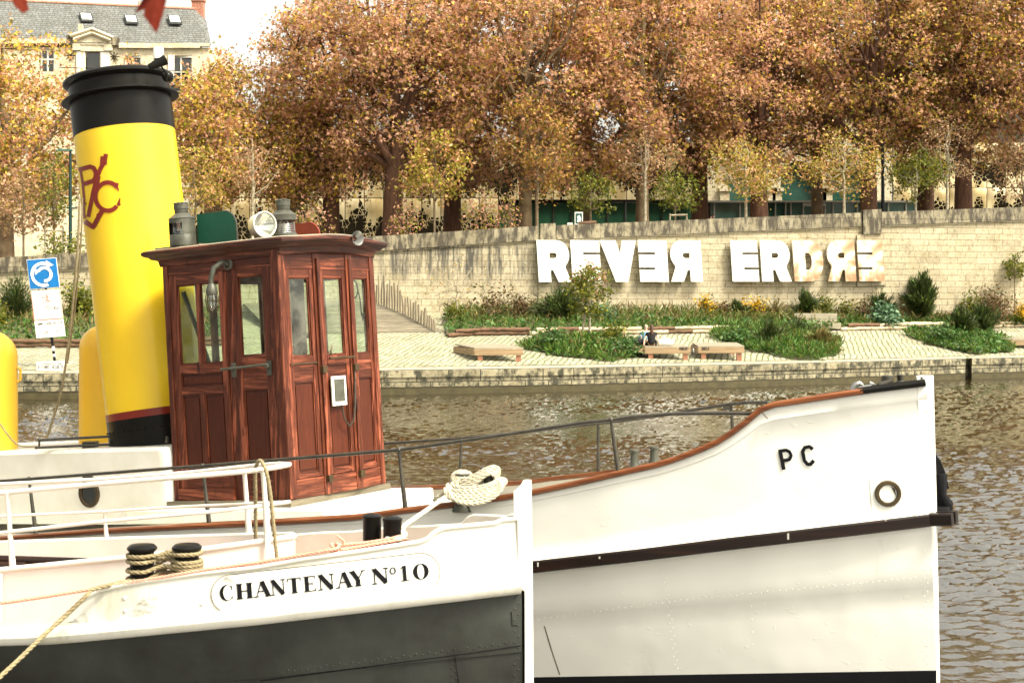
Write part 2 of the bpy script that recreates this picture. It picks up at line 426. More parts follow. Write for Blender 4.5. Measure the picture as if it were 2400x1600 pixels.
M['coping'] = ashlar('stained_coping_stone', 2.2, 3, (.27, .235, .155), (.21, .18, .115), (.06, .05, .03), (.045, .036, .022), stain_amt=(.42, .56), streak=(1.0, 1.0, .3))
M['quay'] = ashlar('mossy_quay_stone', 1.3, .50, (.26, .23, .145), (.19, .165, .10), (.03, .026, .014), (.03, .027, .013), stain_amt=(.44, .58), streak=(1, 1, .8), msize=.025)
M['quaylow'] = pm('wet_dark_quay_foot', (.035, .028, .012), .4, col2=(.06, .05, .02), vs=3)
M['quaycap'] = pm('quay_edge_stone', (.33, .30, .22), .8, col2=(.20, .175, .115), vs=3, bs=20)
M['soil'] = pm('bed_soil', (.07, .05, .03), .95, col2=(.05, .07, .02), vs=2)
M['asphalt'] = pm('terrace_paving', (.22, .20, .16), .9)

# ramp surface (structure)
XS = [x for x in np.linspace(-60, 70, 53)]
rows = []
for k in range(8):
    f = k / 7.0
    rows.append([(x, yq(x) + (ywx(x) + .3 - yq(x)) * f, zg(x, yq(x) + (ywx(x) + .3 - yq(x)) * f)) for x in XS])
mb = MB(); mb.grid(rows); tag(mb.build('paved_ramp', M['cobble']), kind='structure')
# quay wall: cap, two visible courses, wet foot
q = empty('quay_wall', (0, 62, 0), 'long low stone quay edge with mossy weathered courses rising out of the canal', 'quay wall')
def strip(mb, pts, prof):
    "sweep a (dy, z) profile along plan points; closed solid"
    rows = [[Vector((p[0], p[1] + dy, p[2] + z)) for dy, z in prof + prof[:1]] for p in pts]
    mb.grid(rows); n = len(prof)
    mb.add(rows[0][:-1], [tuple(range(n))]); mb.add(rows[-1][:-1], [tuple(range(n))])
XQ = list(np.linspace(-60, 22.0, 60)); XQ2 = list(np.linspace(22.38, 70, 30))
for xs in (XQ, XQ2):
    pts = [(x, yq(x), 0) for x in xs]
    a = MB(); strip(a, pts, [(-.10, .70), (-.10, .965), (-.06, 1.006), (1.0, 1.10), (1.0, .70)]); a.build('quay_edge_stone', M['quay'], q)
    a = MB(); strip(a, pts, [(-.06, 1.009), (.62, 1.075), (.62, 1.06), (-.04, 1.0)]); a.build('coping', M['quaycap'], q)
    a = MB(); strip(a, pts, [(-.03, .30), (-.03, .697), (.9, .697), (.9, .30)]); a.build('quay_course', M['quay'], q)
    a = MB(); strip(a, pts, [(-.0, -.8), (-.0, .297), (.9, .297), (.9, -.8)]); a.build('quay_foot', M['quaylow'], q)
a = MB(); a.box((22.2, yq(22.2) + .9, .35), (.5, .6, 1.3)); a.build('recess', M['quay'], q)

# terrace behind the wall (structure)
mb = MB(); rows = []
for f in (0, 1):
    rows.append([(wtop(u).x * (1 + f * 1.2), wtop(u).y + .35 + f * 90, wtop(u).z - 1.0) for u in range(-800, 3300, 200)])
mb.grid(rows); tag(mb.build('street_ground', M['asphalt']), kind='structure')
# land under and behind everything, out to the horizon
mb = MB(); mb.grid([[(x, y, 1.0 if y < 200 else 6.0) for x in (-900, -150, 0, 150, 900)] for y in (98, 199, 200.5, 1500)])
tag(mb.build('ground', M['asphalt']), kind='structure')

# retaining wall
rw = empty('retaining_wall', (1.17, 84, 2.5), 'tall pale limestone retaining wall with stained coping rising to the right', 'retaining wall')
us = [u for u in range(-900, 3300, 50)]
mb = MB()
front = [[Vector((wtop(u).x, wtop(u).y, z)) for u in us] for z in (1.5,)] + [[Vector((wtop(u).x, wtop(u).y, wtop(u).z - .52)) for u in us]]
mb.grid(front); mb.build('stone_face', M['wall'], rw)
def wall_band(name, u0, u1, ztop, zbot, proud, back, mat):
    mb = MB(); uu = list(np.arange(u0, u1, 25)) + [u1]
    pts = []
    rows = []
    for u in uu:
        p = wtop(u); rows.append([Vector((p.x, p.y + dy, p.z + z)) for dy, z in [(-proud, zbot), (-proud, ztop), (back, ztop), (back, zbot), (-proud, zbot)]])
    mb.grid(rows); mb.add(rows[0][:-1], [(0, 1, 2, 3)]); mb.add(rows[-1][:-1], [(0, 1, 2, 3)])
    return mb.build(name, mat, rw)
for a_, b_ in ((-900, 1264), (1304, 2019), (2066, 3250)):
    wall_band('coping', a_, b_, 0, -.78, .14, .45, M['coping'])
    wall_band('string_course', a_, b_, -.79, -.87, .07, .1, M['wall'])
wall_band('pier', 1266, 1302, .12, -1.05, .24, .5, M['coping'])
wall_band('pier', 2021, 2064, .15, -1.25, .24, .5, M['coping'])
wall_band('pier', 2008, 2076, -1.26, -4.2, .12, .1, M['wall'])
wall_band('pier', 1262, 1306, -1.06, -5.0, .08, .1, M['wall'])

# ------------------------------------------------------------------ letters on the wall
def curve_mesh(loops, depth):
    cu = bpy.data.curves.new('tmp', 'CURVE'); cu.dimensions = '2D'; cu.fill_mode = 'BOTH'; cu.extrude = depth / 2
    for lp in loops:
        s = cu.splines.new('POLY'); s.points.add(len(lp) - 1); s.use_cyclic_u = True
        for p, (x, y) in zip(s.points, lp): p.co = (x, y, 0, 1)
    o = bpy.data.objects.new('tmp', cu); COL.objects.link(o)
    me = bpy.data.meshes.new_from_object(o); bpy.data.objects.remove(o); bpy.data.curves.remove(cu)
    return [tuple(v.co) for v in me.vertices], [tuple(p.vertices) for p in me.polygons]
def arc(cx, cy, rx, ry, a0, a1, n=10): return [(cx + rx * math.cos(R(a0 + (a1 - a0) * i / n)), cy + ry * math.sin(R(a0 + (a1 - a0) * i / n))) for i in range(n + 1)]
def G_E(): return [[(0, 0), (1, 0), (1, .29), (.46, .29), (.46, .345), (1, .345), (1, .655), (.42, .655), (.42, .71), (1, .71), (1, 1), (0, 1)]]
def G_R(): return [[(0, 0), (.39, 0), (.39, .28), (.47, .28), (.62, 0), (1.02, 0), (.86, .345)] + arc(.64, .66, .36, .34, -50, 90, 12) + [(0, 1)],
                   [(.38, .57), (.38, .70), (.50, .70)] + arc(.52, .635, .09, .065, 80, -80, 6) + [(.50, .57)]]
def G_V(): return [[(.40, 0), (.78, 0), (1.08, 1), (.66, 1), (.58, .68), (.46, 1), (-.02, 1)]]
def G_D(): return [[(0, 0), (.55, 0)] + arc(.55, .5, .45, .5, -90, 90, 16) + [(0, 1)], [(.40, .28), (.40, .70), (.46, .70)] + arc(.48, .49, .14, .21, 85, -85, 8) + [(.44, .28)]]
def painted_reflection():
    # reflection of the reddish trees painted as streaks into the letter colour
    m, t, b = nodes('painted_tree_reflection')
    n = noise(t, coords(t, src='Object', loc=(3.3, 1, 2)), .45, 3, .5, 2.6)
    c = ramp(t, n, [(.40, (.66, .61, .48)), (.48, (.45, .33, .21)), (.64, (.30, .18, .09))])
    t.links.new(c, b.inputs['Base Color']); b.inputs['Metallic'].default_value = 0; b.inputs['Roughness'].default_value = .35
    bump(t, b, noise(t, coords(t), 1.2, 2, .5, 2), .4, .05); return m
M['sign'] = pm('white_sign_enamel', (.74, .73, .67), .4, col2=(.66, .65, .57), bstr=0)
M['sign_reflection'] = painted_reflection()
LET = [('R', 1255, 1330, 0, 'first white letter R, leftmost on the wall'), ('E', 1334, 1402, 0, 'white letter E behind the top of the small tree'), ('V', 1404, 1482, 0, 'white letter V in the middle of the left word'),
       ('E', 1492, 1560, 1, 'reversed white letter E of the left word'), ('R', 1566, 1640, 1, 'reversed white letter R closing the left word'),
       ('E', 1708, 1772, 0, 'white letter E that opens the right word'), ('R', 1777, 1847, 0, 'white letter R of the right word beside the D'), ('D', 1853, 1925, 0, 'pale letter D streaked with a painted reflection of the trees'),
       ('R', 1932, 2000, 1, 'reversed letter R with a painted reddish reflection of the trees'), ('E', 2004, 2066, 1, 'reversed letter E with a painted brown reflection of the trees, rightmost on the wall')]
for g, u0, u1, mir, lab in LET:
    vs, fs = curve_mesh({'E': G_E, 'R': G_R, 'V': G_V, 'D': G_D}[g](), 1.0)
    Y = yw((u0 + u1) / 2) - .30
    out = []
    for x, y, z in vs:
        if mir: x = 1 - x
        lean = (1 - y) * 6 + 2
        u = u0 + (u1 - u0) * x + lean; v = interp([(1255, 661), (2070, 659)], u) + (interp([(1255, 563), (2070, 566)], u) - 661) * y
        p = PX(u, v, Y + .222 * 0); out.append((p.x, p.y + z * .22 + (x - .5) * .3, p.z))
    mb = MB(); mb.add(out, fs)
    base = PX((u0 + u1) / 2, 661, Y)
    e = empty('wall_letter', base, lab + ', standing off the stone wall', 'sign letter', 'letters on the retaining wall')
    mb.build('letter_plate', M['sign_reflection'] if u0 > 1850 else M['sign'], e)
    b2 = MB()
    for fx in (.2, .75):
        for fy in (.1, .9):
            if g == 'V': fy = .9
            p = PX(u0 + (u1 - u0) * fx + 5, 661 - 95 * fy, Y); b2.box((p.x, p.y + .22, p.z), (.05, .30, .05))
    b2.build('bracket', M['steel'], e)

# ------------------------------------------------------------------ buildings behind the trees
def gold_mat():
    m, t, b = nodes('gold_perforated_metal')
    tc = t.nodes.new('ShaderNodeTexCoord'); sp = t.nodes.new('ShaderNodeSeparateXYZ'); cb = t.nodes.new('ShaderNodeCombineXYZ')
    t.links.new(tc.outputs['UV'], sp.inputs[0])
    t.links.new(tc.outputs['UV'], cb.inputs[0])
    X, Z = sp.outputs['X'], sp.outputs['Y']
    fx = math_(t, 'FRACT', X); fz = math_(t, 'FRACT', Z)
    # joints
    e = math_(t, 'MINIMUM', math_(t, 'MINIMUM', fx, math_(t, 'SUBTRACT', 1, fx)), math_(t, 'MULTIPLY', math_(t, 'MINIMUM', fz, math_(t, 'SUBTRACT', 1, fz)), 2.6))
    joint = math_(t, 'LESS_THAN', e, .022)
    vec = coords(t, (1, 1, 1), src='UV')
    nz = N(t, 'ShaderNodeTexNoise', i_Scale=4.0, i_Detail=2.0); t.links.new(vec, nz.inputs['Vector'])
    add = N(t, 'ShaderNodeMix', data_type='RGBA', i_0=.13); t.links.new(coords(t, (1, 2.3, 1), src='UV'), add.inputs[6]); t.links.new(nz.outputs[1], add.inputs[7])
    vo = N(t, 'ShaderNodeTexVoronoi', feature='DISTANCE_TO_EDGE', i_Scale=5.5); t.links.new(add.outputs[2], vo.inputs['Vector'])
    # holes grow towards the middle of the lower three quarters of each panel
    cx = math_(t, 'ABSOLUTE', math_(t, 'SUBTRACT', fx, .5)); cz = math_(t, 'ABSOLUTE', math_(t, 'SUBTRACT', fz, .42))
    rad = math_(t, 'ADD', math_(t, 'MULTIPLY', cx, .5), math_(t, 'MULTIPLY', cz, 1.5))
    big = noise(t, vec, 1.3, 2, .5)
    rad = math_(t, 'ADD', rad, math_(t, 'MULTIPLY', math_(t, 'SUBTRACT', big, .5), 2.4))
    thr = math_(t, 'SUBTRACT', math_(t, 'MULTIPLY', rad, .20), .035)
    hole = math_(t, 'GREATER_THAN', vo.outputs['Distance'], thr)
    solid = math_(t, 'LESS_THAN', rad, .60)
    hole = math_(t, 'MULTIPLY', hole, solid)
    c = mixc(t, ramp(t, noise(t, vec, 1.6, 3, .5), [(.4, (0, 0, 0)), (.6, (1, 1, 1))]), (.50, .39, .19), (.70, .60, .37))
    c = mixc(t, joint, c, (.06, .05, .03)); c = mixc(t, hole, c, (.012, .010, .006))
    t.links.new(c, b.inputs['Base Color'])
    t.links.new(math_(t, 'MULTIPLY', math_(t, 'SUBTRACT', 1, hole), .55), b.inputs['Metallic']); b.inputs['Roughness'].default_value = .33
    t.links.new(math_(t, 'MULTIPLY', math_(t, 'SUBTRACT', 1, hole), .5), b.inputs['Specular IOR Level'])
    return m
M['gold'] = gold_mat()
def gold_screen(parent, x0, x1, z0, z1, y, cw=1.42, rh=4.1, zref=0):
    mb = MB(); n = int(round((x1 - x0) / cw)); cw = (x1 - x0) / n; m_ = max(1, int(round((z1 - z0) / rh))); rh = (z1 - z0) / m_
    uvs = []
    K, L = 4, 8
    for i in range(n):
        for j in range(m_):
            rows = []
            for b in range(L + 1):
                row = []
                for a in range(K + 1):
                    fa, fb = a / K, b / L
                    bul = .22 * math.sin(math.pi * fa) ** .8 * max(0, math.exp(-((fb - .86) / .12) ** 2)) - .12 * math.sin(math.pi * fa) * math.exp(-((fb - .45) / .2) ** 2)
                    row.append(Vector((x0 + (i + fa) * cw, y - bul, z0 + (j + fb) * rh))); uvs.append((i + fa, j + fb))
                rows.append(row)
            mb.grid(rows)
    o = mb.build('metal_screen', M['gold'], parent, smooth=50)
    me = o.data; uv = me.uv_layers.new(name='UVMap')
    idx = np.empty(len(me.loops), dtype=np.int32); me.loops.foreach_get('vertex_index', idx)
    arr = np.array(uvs, dtype=np.float32)[idx]; uv.data.foreach_set('uv', arr.ravel())
    return o
M['plaster'] = ashlar('pale_facade_stone', 1.0, .5, (.52, .47, .34), (.48, .43, .31), (.33, .29, .2), None, msize=.008)
M['teal'] = pm('green_tinted_glazing', (.012, .055, .04), .08, col2=(.03, .085, .065), vs=.35, bstr=0, spec=.6)
M['tealdark'] = pm('dark_green_blind', (.008, .045, .022), .4, col2=(.014, .06, .03), vs=.6, stretch=(3, 3, .1), bstr=0)
M['frame'] = pm('grey_metal_frame', (.26, .25, .21), .4, .5, bstr=0)
def xat(u, Y): return (u - 1200) * Y / F
def zat(v, Y): return H + (YH - v) * Y / F
YG = 114.0
gb = empty('museum_building', (xat(1100, YG), YG, 7), 'modern building wrapped in gold metal panels cut with a leafy pattern', 'building')
a = MB(); a.box(((xat(455, YG) + xat(1640, YG)) / 2, YG + 9, 11), (xat(1640, YG) - xat(455, YG), 16, 8.8)); a.build('wall', M['darkglass'], gb)
gold_screen(gb, xat(450, YG), xat(1168, YG), zat(596, YG), zat(333, YG), YG)
gold_screen(gb, xat(1168, YG) + .02, xat(1640, YG), zat(469, YG), zat(333, YG), YG - .02)
a = MB()
for i in range(11):
    u0 = 1172 + i * 42.5; a.box(((xat(u0, YG) + xat(u0 + 39, YG)) / 2, YG + .5, (zat(600, YG) + zat(470, YG)) / 2), (xat(u0 + 39, YG) - xat(u0, YG), .1, zat(470, YG) - zat(600, YG) - .3))
a.build('window_band', M['tealdark'], gb)
a = MB()
for i in range(12):
    u0 = 1170 + i * 42.5; a.box((xat(u0, YG), YG + .45, (zat(600, YG) + zat(470, YG)) / 2), (.12, .2, zat(470, YG) - zat(600, YG)))
a.build('mullion', M['darkglass'], gb)
g2 = empty('gold_annex', (xat(2300, 118), 118, 7), 'gold panelled block at the right edge behind the widest dark trunk', 'building')
a = MB(); a.box((xat(2320, 118) + 3, 118 + 8, 13.5), (xat(2600, 118) - xat(2085, 118), 15, 16)); a.build('wall', M['darkglass'], g2)
gold_screen(g2, xat(2092, 118), xat(2620, 118), zat(545, 118), zat(335, 118), 117.9)
# stone hall with arches
YS = 117.0
sb = empty('stone_hall', (xat(1860, YS), YS, 7), 'pale stone building with tall glazed arches over a low glass front', 'building')
def S(u, v, dy=0): return (xat(u, YS), YS + dy, zat(v, YS))
archs = [(1707, 1797), (1830, 1916), (1948, 2034)]
mb = MB()
def wallrect(u0, u1, v0, v1, dy=0, th=.6):
    a_, b_ = S(u0, v0), S(u1, v1); mb.box(((a_[0] + b_[0]) / 2, YS + dy + th / 2, (a_[2] + b_[2]) / 2), (b_[0] - a_[0], th, abs(a_[2] - b_[2])))
prev = 1655
for a0, a1 in archs:
    wallrect(prev, a0, 376, 600); prev = a1
    cu, ru = (a0 + a1) / 2, (a1 - a0) / 2
    top = [(a0 + (a1 - a0) * i / 16) for i in range(17)]
    outline = [S(u, 600 if 0 else 420 - math.sqrt(max(0, ru * ru - (u - cu) ** 2))) for u in top]
    poly = [Vector(p) for p in outline] + [Vector(S(a1, 376)), Vector(S(a0, 376))]
    if 420 - ru < 377: poly = [Vector((p.x, p.y, min(p.z, zat(377, YS)))) for p in poly]
    mb.prism(poly, (0, .6, 0))
wallrect(prev, 2090, 376, 600)
wallrect(1655, 2090, 140, 375.9)
mb.build('wall', M['plaster'], sb)
mb = MB()
for a0, a1 in archs:
    cu, ru = (a0 + a1) / 2, (a1 - a0) / 2
    r0 = [S(cu + ru * math.cos(R(t_)) * k, 420 - ru * math.sin(R(t_)) * k, -.12) for k in (1.0, 1.14) for t_ in range(0, 181, 12)]
    n_ = len(r0) // 2
    mb.grid([[Vector(p) for p in r0[:n_]], [Vector(p) for p in r0[n_:]]]); mb.grid([[Vector(p) for p in r0[:n_]], [Vector(p) + Vector((0, .4, 0)) for p in r0[:n_]]])
    for uu in (a0 - 9, a1 + 9): mb.box((xat(uu, YS), YS - .12, zat(445, YS)), (.95, .35, .25)); mb.box((xat(uu, YS), YS - .06, zat(500, YS)), (.72, .2, 3.2))
mb.build('arch_moulding', M['plaster'], sb)
mb = MB()
for a0, a1 in archs:
    mb.box(((xat(a0, YS) + xat(a1, YS)) / 2, YS + .5, zat(500, YS) + 1), ((a1 - a0) * YS / F + .2, .08, 8))
mb.build('window', M['teal'], sb)
mb = MB(); wallrect(1620, 1654, 300, 600, -.3, 1.2); mb.build('pilaster', M['coping'], sb)
mb = MB(); mb.box((xat(1880, YS), YS - 2.2, zat(477, 115)), (xat(2140, YS) - xat(1655, YS), 4.4, .14))
for u in (1657, 1715, 1767, 1795, 1818, 1830, 1858, 1907, 1925, 1948, 1980, 2014, 2050, 2090, 2130): mb.box((xat(u, YS), YS - 4.25, zat(540, 115)), (.1, .1, 3.9))
mb.box((xat(1882, YS), YS - 4.32, zat(484, 115)), (1.7, .1, .25)); mb.box((xat(1882, YS), YS - 4.32, zat(540, 115)), (.08, .1, 3.6))
mb.build('glass_front_frame', M['frame'], sb)
mb = MB(); mb.box((xat(1885, YS), YS - 4.1, zat(540, 115)), (xat(2130, YS) - xat(1657, YS), .06, 3.9)); mb.build('glass_front', M['teal'], sb)

# old town house on the left
YL0, YL1 = 122.0, 125.0
def LP(u, v, dy=0):
    Y = YL0 + (YL1 - YL0) * (u - 73) / 390 + dy; p = PX(u, v, YL0 + (YL1 - YL0) * (u - 73) / 390); return Vector((p.x, p.y + dy, p.z))
hb = empty('town_house', LP(220, 590), 'old stone town house with grey slate roof and a pedimented dormer', 'house')
M['slate'] = ashlar('grey_roof_slate', .42, .22, (.135, .14, .135), (.085, .09, .085), (.045, .045, .04), (.20, .18, .13), stain_amt=(.62, .8), msize=.03)
M['house'] = ashlar('aged_house_render', 1.2, .42, (.55, .49, .35), (.50, .44, .31), (.42, .36, .24), (.25, .21, .13), stain_amt=(.6, .8), msize=.006)
M['brick'] = ashlar('red_chimney_brick', .24, .085, (.42, .13, .08), (.33, .09, .055), (.5, .38, .28), None, msize=.012)
def hq(name, quads, mat, th=.25, dy=0):
    "flat pieces on the facade: (u0, v0, u1, v1)"
    mb = MB()
    for u0, v0, u1, v1 in quads:
        a = [LP(u0, v0, dy), LP(u1, v0, dy), LP(u1, v1, dy), LP(u0, v1, dy)]; mb.prism(a, (0, th, 0))
    return mb.build(name, mat, hb)
WN = [(93, 115, 127, 168), (201, 122, 234, 200), (396, 131, 450, 214), (-40, 118, -5, 200), (290, 131, 330, 214), (60, 330, 88, 420), (118, 396, 134, 500), (330, 300, 380, 400), (440, 300, 470, 400), (-20, 330, 20, 430), (-30, 545, 28, 640), (440, 500, 470, 590)]
cols_u = sorted(set([-140, 492] + [w_[0] for w_ in WN] + [w_[2] for w_ in WN])); rows_v = sorted(set([112, 640] + [w_[1] for w_ in WN] + [w_[3] for w_ in WN]))
mb = MB()
for i in range(len(cols_u) - 1):
    run = None
    for j in range(len(rows_v) - 1):
        cu, cv = (cols_u[i] + cols_u[i + 1]) / 2, (rows_v[j] + rows_v[j + 1]) / 2
        solid = cv > 112 and not any(w_[0] < cu < w_[2] and w_[1] < cv < w_[3] for w_ in WN)
        if solid and run is None: run = rows_v[j]
        if run is not None and (not solid or j == len(rows_v) - 2):
            e_ = rows_v[j] if not solid else rows_v[j + 1]
            mb.grid([[LP(cols_u[i], run), LP(cols_u[i + 1], run)], [LP(cols_u[i], e_), LP(cols_u[i + 1], e_)]]); run = None
a_, b_ = LP(492, 112), LP(492, 640); mb.grid([[a_, a_ + Vector((0, 12, 0))], [b_, b_ + Vector((0, 12, 0))]])
mb.build('wall', M['house'], hb)
for w_ in WN:
    o = hq('window', [w_], M['darkglass'], .1, .35)
    fr = MB(); cxu = (w_[0] + w_[2]) / 2; uw, vh = w_[2] - w_[0], w_[3] - w_[1]
    if w_[0] != 201:
        for u in (w_[0] + 2, cxu, w_[2] - 2): p = LP(u, w_[1], .25); p2 = LP(u, w_[3], .25); fr.box((p + p2) / 2, (.12, .1, (p - p2).z))
        for v in (w_[1] + 2, w_[1] + vh * .45): p = LP(cxu, v, .23); fr.box(p, (uw * .034, .1, .12))
        q_ = fr.build('frame', M['white'], o)
hq('shutter', [(180, 120, 200, 176)], M['white'], .12, -.12); hq('shutter', [(237, 122, 257, 176)], M['white'], .12, -.12)
hq('shutter', [(395, 130, 409, 200)], M['white'], .12, -.12)
hq('cornice', [(-140, 93, 158, 99), (-140, 99, 158, 103), (281, 103, 492, 110), (281, 110, 470, 114)], M['house'], .5, -.35)
# dormer with pediment
mb = MB(); mb.prism([LP(172, 119, -.3), LP(172, 86, -.3), LP(219, 72, -.3), LP(265, 90, -.3), LP(265, 120, -.3), LP(247, 120, -.3), LP(247, 107, -.3), LP(191, 106, -.3), LP(191, 119, -.3)], (0, 4, 0))
mb.prism([LP(191, 106.2, -.22), LP(191, 121, -.22), LP(247, 121, -.22), LP(247, 107.2, -.22)], (0, 3.8, 0))
mb.build('dormer', M['house'], hb)
mb = MB()
for (p, q_) in (((168, 87), (219, 70.5)), ((219, 70.5), (268, 91)), ((176, 95), (219, 80)), ((219, 80), (262, 97))):
    a_, b_ = LP(*p, -.45), LP(*q_, -.45); mb.tube([a_, b_], .14, 4)
mb.build('pediment_moulding', M['house'], hb)
hq('parapet_block', [(158, 85, 172, 106), (265, 90, 281, 108)], M['coping'], .6, -.35)
# roof
e0, e1 = LP(-140, 93, -.3), LP(497, 109, -.3)
r0, r1 = PX(-140, -5, YL0 + 3.5), PX(456, 22, YL1 + 5.5)
mb = MB(); mb.grid([[e0.lerp(e1, i / 20) for i in range(21)], [r0.lerp(r1, i / 20) for i in range(21)]]); s_ = PX(484, 50, YL1 + 5.5)
mb.add([r1, s_ + Vector((.0, 0, 0)), e1], [(0, 1, 2)]); mb.add([r0, r1, r1 + Vector((0, 7, -6)), r0 + Vector((0, 7, -6))], [(0, 1, 2, 3)])
mb.build('roof', M['slate'], hb)
mb = MB(); mb.tube([r0, r1], .16, 6); mb.build('ridge_tile', M['brick'], hb)
def roofpt(u, v, off=.12):
    # roof plane intersection
    n = (e1 - e0).cross(r0 - e0).normalized(); d = Vector(((u - 1200) / F, 1, (YH - v) / F)); o = Vector((0, 0, H))
    if n.y > 0: n = -n
    t_ = (e0 - o).dot(n) / d.dot(n); return o + d * t_ + n * off
def roofq(name, pts, mat, off, parent):
    mb = MB(); P = [roofpt(u, v, off) for u, v in pts]; mb.prism(P, (roofpt(*pts[0], 0) - roofpt(*pts[0], .1))); return mb.build(name, mat, parent)
for (u, v) in ((185, 32), (290, 37), (392, 38)):
    o = roofq('skylight', [(u, v), (u + 29, v + 1), (u + 35, v + 22), (u + 6, v + 21)], M['darkglass'], .12, hb)
    roofq('pane', [(u + 4, v + 3), (u + 27, v + 4), (u + 31, v + 18), (u + 8, v + 17)], M['sign'], .16, o)
mb = MB(); c = PX(465, 24, YL1 + 6); mb.box(c, (1.0, .8, 2.9)); mb.box(c + Vector((0, 0, .95)), (1.15, .95, .5)); ch = mb.build('chimney', M['brick'], hb)
mb = MB(); c = PX(327, 17, YL1 + 5); mb.lathe(c, [(.14, -.4), (.12, .5)], 8); c2 = PX(189, 72, YL0 + 1.2); mb.box(c2, (.32, .32, 1.0)); mb.build('chimney_pot', M['house'], hb)
mb = MB()
for cu, cv in ((165, 131), (268, 134)):
    for an in (0, 45, 90, 135):
        p = LP(cu, cv, -.06); d = Vector((math.cos(R(an)), 0, math.sin(R(an)))) * .42; mb.tube([p - d, p + d], .035, 5)
mb.build('iron_wall_tie', M['black'], hb)
mb = MB()
for v in (168, 182): mb.tube([LP(393, v, -.4), LP(455, v + 1, -.4)], .03, 5)
for i in range(22): u = 394 + i * 2.9; mb.tube([LP(u, 168, -.4), LP(u, 206, -.4)], .015, 4)
mb.tube([LP(393, 206, -.4), LP(455, 207, -.4)], .03, 5); mb.tube([LP(140, 160, -.3), LP(256, 163, -.3)], .03, 5)
mb.build('balcony_rail', M['black'], hb)
# ------------------------------------------------------------------ trees and plants
rng = np.random.default_rng(7)
def leaf_object(name, pts, size, mat, parent, droop=.3, aspect=.62, jitter=.4, dirs=None, me=None, lobed=False):
    "many small folded leaf faces as one crown mesh; pts relative to parent"
    pts = np.asarray(pts, dtype=np.float64); n = len(pts)
    sz = size * (1 + jitter * (rng.random(n) - .5) * 2)
    if dirs is None:
        d = rng.normal(size=(n, 3)); d[:, 2] = d[:, 2] * .6 - droop
    else: d = dirs + rng.normal(size=(n, 3)) * .25
    d /= np.linalg.norm(d, axis=1)[:, None]
    r = rng.normal(size=(n, 3)); s = np.cross(d, r); s /= np.linalg.norm(s, axis=1)[:, None]; nn = np.cross(d, s)
    sz = sz[:, None]
    if lobed:      # a leaf with three lobes: eight corners, three triangles and a heart
        base = pts; tip = pts + d * sz
        l = pts + d * sz * .45 + s * sz * .62 + nn * sz * .12; r_ = pts + d * sz * .45 - s * sz * .62 + nn * sz * .12
        il = pts + d * sz * .50 + s * sz * .16; ir = pts + d * sz * .50 - s * sz * .16
        V = np.stack([base, l, il, tip, ir, r_], 1).reshape(-1, 3)
        f = np.array([[0, 1, 2], [0, 2, 4], [2, 3, 4], [0, 4, 5]]); k = 6
    else:
        l = pts + d * sz * .5 + s * sz * aspect * .5 + nn * sz * .1; r_ = pts + d * sz * .5 - s * sz * aspect * .5 + nn * sz * .1
        V = np.stack([pts, l, pts + d * sz, r_], 1).reshape(-1, 3); f = np.array([[0, 1, 2], [0, 2, 3]]); k = 4
    Fc = (f[None] + (np.arange(n) * k)[:, None, None]).reshape(-1, 3)
    me = bpy.data.meshes.new(name)
    me.vertices.add(len(V)); me.vertices.foreach_set('co', V.astype(np.float32).ravel())
    me.loops.add(Fc.size); me.loops.foreach_set('vertex_index', Fc.astype(np.int32).ravel())
    me.polygons.add(len(Fc)); me.polygons.foreach_set('loop_start', (np.arange(len(Fc)) * 3).astype(np.int32))
    me.update(calc_edges=True); me.materials.append(mat)
    o = bpy.data.objects.new(name, me); COL.objects.link(o); o.parent = parent
    return o

M['bark'] = pm('mottled_plane_bark', (.20, .15, .085), .9, col2=(.09, .055, .03), vs=2.2, stretch=(1, 1, .6), bs=5, bstr=.7, bdist=.06)
M['bark2'] = pm('dark_ridged_bark', (.13, .065, .038), .9, col2=(.06, .03, .018), vs=3, stretch=(2, 2, .4), bs=5, bstr=.7, bdist=.06)
M['barkpale'] = pm('pale_birch_bark', (.42, .38, .27), .8, col2=(.18, .14, .09), vs=5, stretch=(1, 1, 2))
M['twig'] = pm('grey_twig', (.17, .13, .075), .9, col2=(.09, .06, .035), vs=4)
PINK, ROSE, TAN, YEL, OLV, DK, ORG = (.56, .27, .17), (.64, .36, .24), (.60, .36, .19), (.66, .46, .07), (.20, .17, .025), (.22, .085, .035), (.58, .29, .12)
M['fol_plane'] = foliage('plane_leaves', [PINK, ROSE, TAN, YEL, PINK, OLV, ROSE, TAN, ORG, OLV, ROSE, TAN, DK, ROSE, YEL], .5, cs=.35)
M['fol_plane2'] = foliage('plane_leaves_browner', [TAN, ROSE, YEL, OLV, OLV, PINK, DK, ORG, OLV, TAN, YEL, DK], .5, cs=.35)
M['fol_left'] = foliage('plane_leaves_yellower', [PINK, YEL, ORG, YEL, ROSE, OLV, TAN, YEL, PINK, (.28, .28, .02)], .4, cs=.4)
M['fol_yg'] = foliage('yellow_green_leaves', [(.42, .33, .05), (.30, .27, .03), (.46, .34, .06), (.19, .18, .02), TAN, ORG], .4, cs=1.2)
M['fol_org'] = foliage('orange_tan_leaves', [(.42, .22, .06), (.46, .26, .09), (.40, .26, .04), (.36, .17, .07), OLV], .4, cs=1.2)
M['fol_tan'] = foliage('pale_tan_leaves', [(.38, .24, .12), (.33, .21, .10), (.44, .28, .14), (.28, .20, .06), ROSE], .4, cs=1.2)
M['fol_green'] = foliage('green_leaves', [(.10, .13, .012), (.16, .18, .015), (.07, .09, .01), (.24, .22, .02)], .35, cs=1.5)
M['fol_pink'] = foliage('pink_shrub_leaves', [ROSE, (.45, .24, .14), OLV, (.30, .26, .03), PINK], .4, cs=1.5)
